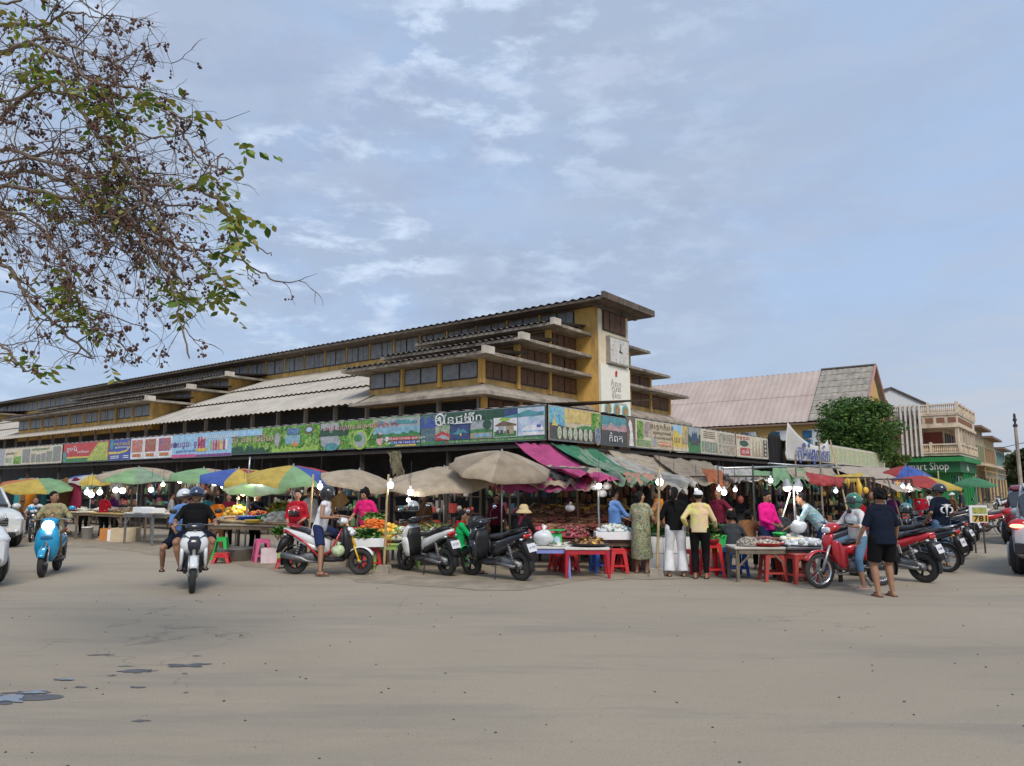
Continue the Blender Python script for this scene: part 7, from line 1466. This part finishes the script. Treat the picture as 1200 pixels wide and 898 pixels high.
crate('foam box with plastic wrapped eggs left of the patterned dress', styro, X(718, 15.4), 0, .75, .45, .15, 'foam box', 'foam_box', z=.62); table('small table under the wrapped egg box', oldwood, oldwood, X(718, 15.5), 0, .8, .5, .61, plastic_=False)
heap('white and teal plastic wrapped eggs in the foam box', X(718, 15.4, .76), .34, .2, .14, 'bag', [FD['plast'], FD['white'], PL['teal'], FD['white'], FD['plast']], 70, .045, 141)
for i, (px, py) in enumerate([(652, 578), (706, 583), (712, 574), (697, 575), (668, 600)]):
    plasticbag(['bag of nuts hanging from a blue tie over the dried fish', 'bag of yellow snacks hanging left of the blue shirt', 'bag of white snacks hanging above the blue shirt', 'small bag hanging near the white bulb over the fish', 'pale bag standing on the dried fish slope'][i], AT(px, py, 16.4), .13, 10 + i)
# white foam boxes behind the queue
for i in range(4):
    for j in range(2):
        crate('white foam box, %s of the %s layer behind the queue' % (['leftmost', 'second from left', 'third from left', 'rightmost'][i], ['lower', 'upper'][j]), styro, X(762 + i * 21, 15.6), .02, .36, .45, .33, 'foam box', 'foam_box', 'stacked foam boxes behind the queue', z=.34 * j)
for i, (px, c, lb_) in enumerate([(768, ['dgreen', 'green'], 'green herbs on the foam boxes behind the dress'), (805, ['dgreen', 'green', 'lgreen'], 'leafy vegetables on the foam boxes between the two backs'), (832, ['dgreen', 'green'], 'dark green bundles beside the maroon shirt')]):
    heap(lb_, X(px, 15.55, .70), .35, .22, .16, 'leaf', [FD[k] for k in c], 200, .07, 150 + i)
crate('green crate of leafy bundles right of the yellow shirted man', PL['green'], X(835, 14.9), .0, .5, .4, .32, z=.42, group=None); heap('bundles of greens heaped in the green crate', X(835, 14.9, .66), .24, .2, .14, 'leaf', [FD['dgreen'], FD['green']], 160, .06, 155)
stool('red plastic stool between the black trousers and the blue stool', PL['red'], X(831, 14.35), .15, .62); stool('red plastic stool left of the black trousers', PL['red'], X(811, 14.9), .3, .46)
basin('red basin of herbs on the red stool beside the black trousers', PL['crimson'], X(831, 14.3, .60), .16, .09); heap('small herb heap in the red basin', X(831, 14.3, .66), .13, .13, .1, 'leaf', [FD['green'], FD['lgreen']], 70, .05, 156)
b = MB(); b.lathe([(0, 0), (.15, 0), (.15, .42), (.16, .43), (.13, .45), (0, .46)], 20); o = b.build('metal_can', steel, None, True); o.location = X(841, 15.0); tag(o, 'tall aluminium can between the red and the blue stools', 'can')
stool('blue plastic stool under the sitting person in dark blue', PL['blue'], X(857, 14.6), .1, .52, w=.34)
stick('bamboo pole in a mossy concrete block beside the patterned dress', X(767, 14.4), AT(773, 548, 14.4), .026)
# clam table and its neighbours
table('wooden table of clams in front of the pink shirted woman', mat('grey_timber', (.16, .125, .09), .8, 0, .3, 6, .2), mat('worn_white_top', (.48, .45, .40), .7, 0, .15, 4), X(884, 13.9), -.02, .98, .72, .60, plastic_=False)
table('dark low table covered with plastic bags beside the red motorbike', blk, plastic('dark_cloth', (.10, .10, .11)), X(940, 13.9), .05, 1.0, .8, .60, plastic_=False)
basin('red tray of clams on the wooden table', PL['red'], X(895, 13.8, .605), .30, .06, 'tray', 'tray'); basin('red basin behind the clam heap', PL['red'], X(881, 14.3, .605), .24, .09)
for i, a in enumerate([(874, 13.8, .61, .20, .2, .14, 'round', ['shell', 'shell2'], 320, .016, 'grey clam heap on the left of the wooden table'), (896, 13.75, .63, .24, .18, .08, 'round', ['shell', 'shell2', 'white'], 220, .015, 'clams in the red tray'), (893, 14.2, .66, .25, .15, .08, 'stick', ['saus', 'onion', 'shell2'], 50, .035, 'dark sausages and packets on the wooden table'),
        (940, 13.9, .62, .38, .3, .09, 'bag', ['plast', 'plast', 'silver'], 60, .055, 'crumpled clear plastic bags spread on the dark low table'), (926, 14.3, .64, .2, .15, .14, 'bag', ['plast', 'white'], 20, .06, 'white bags behind the yellow packet')]):
    heap(a[10], X(a[0], a[1], a[2]), a[3], a[4], a[5], a[6], [FD[c] for c in a[7]], a[8], a[9], 160 + i)
o = MB().box((0, 0, .04), (.24, .12, .08)).build('packet', PL['yellow'], None, False, .02); o.location = X(928, 13.95, .66); tag(o, 'yellow printed packet lying on the plastic bags', 'packet')
plasticbag('clear plastic bag hanging above the dark low table', AT(936, 625, 14.2), .19, 21); bucket('green bucket behind the red tray of clams', PL['green'], X(911, 14.5, .6), .12, .2)
stool('brick red stool under the right end of the clam table', PL['brick'], X(901, 13.75), .0, .50, w=.33); stool('brick red stool under the dark table of plastic bags', PL['brick'], X(933, 13.45), .12, .50, w=.36); stool('brick red stool behind the one beneath the dark table', PL['brick'], X(926, 14.2), .3, .46)
# crossed lamp stand
ls = thing('lamp_stand', 'two large white bulbs on crossed white sticks above the plastic bags', 'lamp stand', X(930, 14.4)); o0 = X(930, 14.4)
for (x0, y0, x1, y1) in ((917, 606, 926, 577), (945, 601, 934, 577)):
    b = MB(); b.tube([AT(x0, y0, 14.4) - o0, AT(x1, y1, 14.4) - o0], .014, 6); b.build('stick', PL['white'], ls)
for px in (922.5, 935.5):
    c = AT(px, 572, 14.35) - o0; b = MB(); b.ball(c, (.070, .070, .066), 16, 10); q = b.build('bulb_glass', bulbm, ls, True)
    b = MB(); b.lathe([(.0, .15), (.03, .145), (.055, .09), (.080, .03), (.084, .0), (.080, -.005)], 16, c + Vector((0, 0, .02))); b.build('lamp_shade', mat('grey_shade', (.32, .34, .36), .5), ls, True)
l = bpy.data.lights.new('lamp_light', 'POINT'); l.energy = 5; l.color = (1, .95, .88); l.shadow_soft_size = .1; o = bpy.data.objects.new('lamp_light', l); C.objects.link(o); o.parent = ls; o.location = AT(929, 585, 14.2) - o0
b = MB(); b.tube([(0, 0, 0), (0, 0, 1.7)], .02, 6); b.build('post', steel, ls)
# sign board 781
sb_ = thing('price_board', 'white board with a picture above the black numbers 781 on a yellow ground', 'sign', X(1144, 19.6), R(0)); k_ = 19.6 / 897
b = MB(); b.box((0, 0, .98), (21 * k_, .03, 19 * k_ + .02)); pnl = b.build('panel', PL['white'], sb_)
b = MB(); b.box((.03, -.018, .87), (.40, .006, .17)); b.build('yellow_field', mat('board_yellow', (.60, .36, .06), .5), pnl); b = MB(); b.box((.03, -.018, 1.07), (.36, .006, .16)); b.build('picture', printed('board_print', [(.35, .22, .08), (.1, .25, .06), (.5, .4, .1), (.2, .3, .1)], 9, 2), pnl)
b = MB(); b.box((-.12, .03, .42), (.03, .03, .84)); b.box((.12, .03, .42), (.03, .03, .84)); b.build('legs', dark_metal, sb_)
lettering('781', .20, blk, pnl, Matrix.Translation((.03, -.024, .87)) @ Matrix.Rotation(R(90), 4, 'X'), 'lettering', .003, .34, .006)
# ================================================================== parasols
cb_ = canvas('beige', (.46, .36, .24), .2); cg = canvas('green', (.03, .26, .12)); cy = canvas('yellow', (.66, .46, .03)); cr_ = canvas('red', (.50, .03, .03)); cbl = canvas('blue', (.03, .11, .50)); cor = canvas('orange', (.60, .17, .03)); clg = canvas('light_green', (.24, .46, .20)); cpk = canvas('magenta', (.58, .03, .22), .25); cdk = canvas('dark', (.05, .045, .045), .05); cwh = canvas('white', (.55, .52, .46)); csage = canvas('sage', (.25, .38, .25)); cbg2 = canvas('dark_beige', (.34, .26, .17), .2)
def U(label, px, pyt, Y, r, cols, drop=.3, tilt=(8, 0), seg=8, rz=0, **kw):
    p = AT(px, pyt, Y); return umbrella(label, cols, (p.x, p.y, 0), r, p.z, drop, tilt, seg, rz=rz, **kw)
U('large grey beige parasol with visible ribs beside the magenta tarpaulin', 588, 529, 16.2, 1.10, [cbg2, cb_, cbg2, cbg2, cb_], .34, (15, 3), 10, rz=.2)
U('beige parasol with a green edge behind the parked white scooter', 521, 548, 16.8, 1.30, [cb_, cb_, cb_, cb_, cb_, cb_, cb_, cb_], .24, (9, -9), 8, rz=.5)
U('beige parasol with a dark green underside over the pink shirted man', 421, 551, 17.6, .95, [cb_, cg, cg, cb_, cb_, cb_], .24, (10, 8), 6, rz=.3)
U('yellow, green, blue and red parasol over the woman in the dark red blouse', 344, 546, 17.4, 1.06, [cr_, cbl, cr_, cy, cy, cy, clg, cbl], .24, (9, 3), 8)
U('blue, yellow and red parasol left of the big yellow one', 280, 549.5, 19.8, 1.0, [cy, cr_, cr_, cy, cbl, cbl, cy, cr_], .2, (9, 2), 8)
U('beige and green parasol between the blue one and the pale green one', 239, 549, 21.5, .95, [cb_, cb_, cb_, cb_, clg, clg, clg, cb_], .2, (8, 2), 8)
U('pale green and beige parasol above the fish table bulbs', 163, 548, 24.6, 1.25, [cb_, cb_, cb_, cb_, cb_, clg, csage, cb_], .24, (9, -1), 8, rz=.35)
U('small yellow, white and blue parasol above the red topped woman', 108, 556.5, 26.2, .72, [cy, cwh, cwh, cbl, cbl, cwh, cy, cy], .16, (8, 6), 8)
U('orange, yellow and green parasol above the white pickup', 44, 561.5, 25.4, 1.15, [clg, clg, cb_, cb_, cor, cy, cy, clg], .2, (10, 5), 8)
U('light green parasol half hidden under the blue and yellow ones', 300, 563, 19.2, .78, [csage, clg], .16, (10, 0), 8, rz=.3)
U('light green and dark parasol second from the left over the clothes stall', 82, 562, 27.6, .9, [clg, csage], .16, (10, 0), 8, rz=.3)
U('red and blue beer garden parasol above the striped awning at right', 1061, 546, 31, .98, [cr_, cr_, cr_, cr_, cr_, cbl, cbl, cr_], .36, (6, 0), 8)
U('blue, red, yellow and green parasol above the man with the printed shirt', 1083, 557.5, 25, 1.12, [cbl, cr_, cr_, cbl, cr_, cr_, cy, clg], .26, (6, 5), 8)
U('plain green parasol standing alone before the green shop', 1141, 559.5, 36, .92, [canvas('forest', (.03, .20, .08), .1)], .34, (3, 0), 8)
# ================================================================== tarpaulins and awnings on the right of the corner
A = AT
tarp('bright magenta tarpaulin sweeping down from the canopy corner', cpk, [A(603, 519, 19.8), A(650, 522, 20.2), A(737, 560, 16.0), A(672, 552, 15.6)], .30, .10, seed=1.2)
tarp('magenta strip hanging below the beige folds at the corner', cpk, [A(583, 562, 16.8), A(690, 559, 16.4), A(690, 571, 16.0), A(583, 570, 16.4)], .03, .05, 30, 8, seed=2.2)
tarp('dark and beige folded tarpaulin beneath the magenta one', cb_, [A(628, 545, 17.8), A(705, 549, 17.2), A(693, 566, 15.9), A(612, 568, 16.2)], .12, .10, seed=4.4)
tarp('dark grey fold lying across the beige tarpaulin', cdk, [A(640, 547, 17.3), A(690, 549, 16.9), A(680, 559, 16.2), A(648, 557, 16.4)], .08, .06, 24, 14, seed=5.1)
tarp('dark green tarpaulin running down beside the magenta one', cg, [A(645, 520, 20.1), A(700, 527, 20.9), A(776, 563, 15.8), A(742, 556, 16.0)], .30, .10, seed=6.3)
tarp('pale green and white sheet over the orange edged cloth', csage, [A(668, 524, 20.4), A(706, 530, 21.0), A(764, 562, 15.7), A(722, 560, 15.6)], .22, .10, seed=6.9)
tarp('pale orange cloth edge under the pale green sheet', canvas('peach', (.52, .26, .16)), [A(730, 553, 16.6), A(768, 556, 16.4), A(762, 566, 15.8), A(734, 561, 15.8)], .05, .05, 24, 12, seed=8.1)
tarp('wide beige tarpaulin beside the green one in the middle of the right frontage', cb_, [A(712, 528, 21.2), A(770, 536, 22.3), A(822, 566, 16.2), A(770, 566, 15.8)], .28, .12, seed=9.3)
tarp('white streaked roll of tarpaulin lying over the beige one', cwh, [A(700, 532, 20.6), A(722, 534, 21.0), A(818, 562, 15.9), A(796, 568, 15.5)], .20, .12, seed=10.7)
tarp('brown beige tarpaulin with a pale front edge left of the orange flap', cbg2, [A(765, 534, 22.4), A(832, 542, 23.8), A(866, 566, 17.4), A(812, 561, 16.6)], .24, .12, seed=12.2)
tarp('orange cloth flap hanging by the wooden pole', canvas('rust', (.50, .13, .03)), [A(822, 549, 17.6), A(846, 552, 17.5), A(848, 569, 17.0), A(829, 562, 17.0)], .03, .06, 20, 14, seed=13.1)
tarp('white draped cloth with loose straps above the pink shirted woman', cwh, [A(835, 546, 22), A(880, 550, 22.6), A(905, 564, 17.2), A(858, 558, 17.2)], .22, .12, seed=14.5)
tarp('light green tarpaulin behind the white straps', clg, [A(862, 549, 23.0), A(912, 553, 24.2), A(915, 566, 18.0), A(868, 561, 17.8)], .2, .08, seed=15.5)
tarp('purple and green tarpaulin above the crossed lamp sticks', clg, [A(905, 548, 24.2), A(958, 551, 26.0), A(955, 564, 18.2), A(908, 560, 18.0)], .18, .10, seed=16.5)
tarp('beige tarpaulin below the white cloth banner', cb_, [A(920, 547, 24.8), A(975, 549, 27.2), A(992, 562, 19.6), A(935, 559, 19.2)], .2, .08, seed=17.5)
tarp('red edge flap under the beige tarpaulin', cr_, [A(943, 553, 18.8), A(990, 561, 19.4), A(986, 566, 18.9), A(950, 564, 18.2)], .03, .05, 30, 8, seed=18.1)
tarp('yellow flap at the end of the red edge below the long banner', cy, [A(975, 558, 19.8), A(1012, 554, 21.2), A(1008, 561, 20.4), A(978, 566, 19.2)], .02, .04, 24, 8, seed=19.1)
stripe = canvas('striped_beige', (.48, .38, .28), .15)
tarp('long beige striped awning running down below the faded banner at right', stripe, [A(972, 546, 27.5), A(1002, 547, 31), A(1078, 571, 22.5), A(1052, 572, 19.8)], .12, .05, seed=20.4, name='awning', group='striped awnings at the right')
tarp('second beige striped awning beyond the first one at right', stripe, [A(1004, 547, 31.5), A(1040, 548, 37), A(1092, 571, 26.5), A(1078, 571, 23)], .12, .05, seed=21.4, name='awning', group='striped awnings at the right')
tarp('olive brown hanging sheet high between the beige parasols', canvas('olive', (.16, .13, .06), .2), [A(455, 530, 19.6), A(470, 529, 19.6), A(474, 553, 19.2), A(460, 552, 19.2)], .03, .08, seed=23.4)
tarp('grey sail of cloth slung down beside the fish table bulbs', canvas('grey', (.20, .19, .17), .2), [X(118, 26.5, 2.2), X(142, 26.2, 2.3), X(140, 25.8, 1.3), X(136, 26.0, 1.4)], .04, .06, 20, 14, seed=24.4)
# poles
for i, (p0, p1, lb_) in enumerate([((363, 16.3), (367, 556, 16.3), 'bamboo pole behind the black helmet under the yellow parasol'), ((844, 16.9), (841, 546, 16.9), 'dark wooden pole above the seated person in dark blue'), ((882, 15.9), (882, 545, 15.9), 'thin black pole left of the pink shirted woman'),
        ((963, 15.6), (959, 508, 21.0), 'tall pole rising past the right edge of the cloth banner'), ((1002, 17.5), (973, 516, 21.5), 'leaning pole crossing the long faded banner'), ((1062, 20.2), (1040, 560, 20.6), 'leaning pole under the striped awning'), ((930, 17.5), (932, 533, 20.5), 'pole rising in front of the cloth banner letters'),
        ((678, 17.0), (676, 566, 17.0), 'wooden post among the hanging dried goods'), ((702, 15.9), (701, 573, 15.9), 'steel post below the bright bulb over the dried fish'), ((1100, 24.6), (1099, 552, 24.8), 'pole through the four coloured parasol')]):
    stick(lb_, X(*p0), AT(*p1), .024, [bamboo, oldwood, dark_metal, oldwood, bamboo, oldwood, oldwood, oldwood, steel, bamboo][i], base=False)
b0 = MB(); b0.tube([AT(846, 549, 17.5), AT(985, 545, 21)], .03, 6); b0.tube([AT(900, 543, 19), AT(985, 549, 20)], .02, 6); o = b0.build('tent_rail', steel, None, True); tag(o, 'horizontal steel pipes carrying the tarpaulins below the cloth banner', 'rail')
# bulbs
BL = [(102, 577, 25.6, .10, 'upper left of the pair nearest the pickup'), (107, 580, 25.4, .10, 'lower right of the pair nearest the pickup'), (117, 577, 25.5, .10, 'next to the pair, above the red topped woman'), (135.5, 574.5, 25, .10, 'left of the pair under the pale green parasol'), (143.5, 575, 24.9, .11, 'right of the pair under the pale green parasol'), (177, 574, 24, .09, 'alone under the right half of the pale green parasol'), (191, 568, 24, .07, 'small, left of the helmeted riders'),
      (211, 563, 22, .09, 'under the beige and green parasol'), (251.5, 566, 20.4, .09, 'left of the pair under the blue parasol'), (262, 569.5, 20.2, .09, 'right of the pair under the blue parasol'), (296.5, 566, 18.9, .085, 'left of the pair under the yellow parasol'), (305.5, 566, 18.9, .08, 'right of the pair under the yellow parasol'), (315.5, 570, 19.6, .06, 'small, right of the yellow parasol pair'),
      (375, 570, 16.2, .07, 'beside the bamboo pole above the black helmet'), (457.5, 568.5, 15.0, .075, 'at the top of the bamboo pole by the carrots'), (481, 577, 15.6, .075, 'above the silver helmet'), (478.5, 586, 16.3, .05, 'small, just under the one above the silver helmet'), (702, 569.5, 16, .07, 'above the left shoulder of the blue shirt'), (773, 565, 14.6, .085, 'on the bamboo pole beside the patterned dress'), (790, 572, 17.2, .05, 'above the ponytail'), (816, 574, 17.4, .04, 'small, above the white cap'),
      (842.5, 573, 15.5, .05, 'left of the pair by the dark wooden pole'), (848.5, 577, 15.4, .065, 'right of the pair by the dark wooden pole'), (861.5, 574, 16.3, .05, 'small, right of the dark wooden pole'), (903, 563, 17, .06, 'above the pink shirted woman'), (979.5, 575.5, 17, .05, 'above the plaid shirt'), (1058, 570, 22, .06, 'left of the two beneath the awning at right'), (1065.5, 573, 22, .09, 'right of the two beneath the awning at right')]
for i, (px, py, Y, r, lb_) in enumerate(BL): bulb('lit white bulb ' + lb_, AT(px, py, Y), r * .85, False, (4 if i in (1, 4, 7, 9, 10, 13, 14, 15, 17, 18, 22, 24, 27) else 0) * (1.6 if Y > 20 else 1))
bulb('glowing warm orange bulb over the navy clad vendor', AT(285, 577, 19.2), .085, True, 16); bulb('tiny warm lamp left below the orange bulb', AT(279, 584, 20.5), .04, True, 0)
# ================================================================== racks of goods in the shade
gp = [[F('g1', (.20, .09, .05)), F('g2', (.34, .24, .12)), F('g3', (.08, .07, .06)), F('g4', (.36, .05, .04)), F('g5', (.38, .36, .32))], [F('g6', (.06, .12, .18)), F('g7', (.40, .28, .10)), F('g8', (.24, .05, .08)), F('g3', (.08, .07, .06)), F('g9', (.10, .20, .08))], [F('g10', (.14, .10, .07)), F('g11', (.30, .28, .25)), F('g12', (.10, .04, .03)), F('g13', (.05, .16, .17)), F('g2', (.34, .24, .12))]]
side_l = ['far left end behind the pickup', 'clothes stall under the orange parasol', 'stall behind the purple vendor', 'stall behind the pale green parasol', 'shade behind the steel frame table', 'shade behind the helmeted riders', 'shade behind the vegetable table', 'shade behind the navy vendor', 'shade behind the red blouse', 'shade behind the black helmet', 'shade behind the pink shirted man', 'shade right of the olive sheet', 'shade behind the big grey parasol', 'shade behind the straw hat']
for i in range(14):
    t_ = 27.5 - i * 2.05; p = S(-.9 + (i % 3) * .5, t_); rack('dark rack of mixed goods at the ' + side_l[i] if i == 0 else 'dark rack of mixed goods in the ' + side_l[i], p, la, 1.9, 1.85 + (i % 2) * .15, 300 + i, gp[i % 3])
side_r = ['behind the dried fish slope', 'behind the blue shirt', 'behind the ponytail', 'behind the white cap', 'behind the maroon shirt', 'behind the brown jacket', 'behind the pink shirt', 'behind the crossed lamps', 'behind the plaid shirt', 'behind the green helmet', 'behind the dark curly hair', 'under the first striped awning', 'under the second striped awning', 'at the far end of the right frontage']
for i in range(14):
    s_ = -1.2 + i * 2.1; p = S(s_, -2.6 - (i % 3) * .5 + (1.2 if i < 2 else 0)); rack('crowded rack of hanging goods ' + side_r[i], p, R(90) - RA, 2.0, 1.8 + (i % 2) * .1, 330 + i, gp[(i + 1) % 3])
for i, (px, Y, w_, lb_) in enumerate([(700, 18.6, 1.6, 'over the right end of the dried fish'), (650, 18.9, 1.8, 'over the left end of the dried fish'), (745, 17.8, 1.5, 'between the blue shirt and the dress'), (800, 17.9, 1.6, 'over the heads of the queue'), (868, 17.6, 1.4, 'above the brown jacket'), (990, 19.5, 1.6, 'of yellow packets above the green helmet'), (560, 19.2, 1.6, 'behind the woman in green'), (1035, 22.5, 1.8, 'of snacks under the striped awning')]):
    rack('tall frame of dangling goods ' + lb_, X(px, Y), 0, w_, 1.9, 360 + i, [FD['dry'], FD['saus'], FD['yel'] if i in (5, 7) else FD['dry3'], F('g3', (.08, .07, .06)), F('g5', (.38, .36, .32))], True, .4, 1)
# clothes hung at the far left
for i, (px, c) in enumerate([(24, 'teal'), (28, 'olive'), (32, 'brown'), (36, 'orange'), (56, 'teal'), (61, 'darknavy'), (77, 'brown'), (88, 'maroon')]):
    p = X(px, 27.0 - (px - 24) * .02); b = MB(); b.tube([(0, 0, 2.0), (0, 0, 1.9), (.05 * (i % 2), 0, 1.2), (0, 0, .8)], [.04, .17, .2, .22], 10); o = b.build('hanging_cloth', ck[c], None, True); o.location = (p.x, p.y, 0); o.scale = (1, .4, 1); tag(o, '%s garment hanging in the clothes stall, %s from the pickup' % ({'teal': 'teal', 'olive': 'khaki', 'brown': 'brown', 'orange': 'ochre', 'darknavy': 'dark navy', 'maroon': 'maroon'}[c], ['first', 'second', 'third', 'fourth', 'fifth', 'sixth', 'seventh', 'eighth'][i]), 'garment', 'garments hanging in the clothes stall')
o = MB().box((0, 0, 0), (.42, .10, .30)).build('carton', mat('printed_carton', (.48, .24, .05), .7, 0, .2, 6, dirt=(.6, .5, .35), dirt_amt=.7, dirt_scale=5), None, False, .01); o.location = AT(397, 588, 18.2); o.rotation_euler = (0, R(-38), 0); tag(o, 'tilted orange and white printed carton on the shelf left of the man in pink', 'carton')
# bird-size litter on the road
rr = random.Random(5); lit = MB()
for _ in range(200):
    y = rr.uniform(2.3, 13); x = rr.uniform(-.72, .72) * y; s_ = rr.uniform(.004, .013); lit.ball((x, y, s_ * .3), (s_, s_ * rr.uniform(.6, 1.3), s_ * .5), 5, 3)
o = lit.build('gravel', mat('dark_gravel', (.07, .06, .055), .8, 0, .5, 20), None, True); tag(o, 'small dark stones scattered over the dusty road', 'gravel', None, 'stuff')
strip('sand_verge', S(-4.2, 30), S(-5.6, -4), 3.0, .004, sand); strip('sand_verge', G(640, 668), G(1010, 672), 2.2, .006, sand); strip('sand_verge', G(1060, 655), G(1130, 598), 3.0, .005, sand)
bpy.data.scenes.remove(TMP)
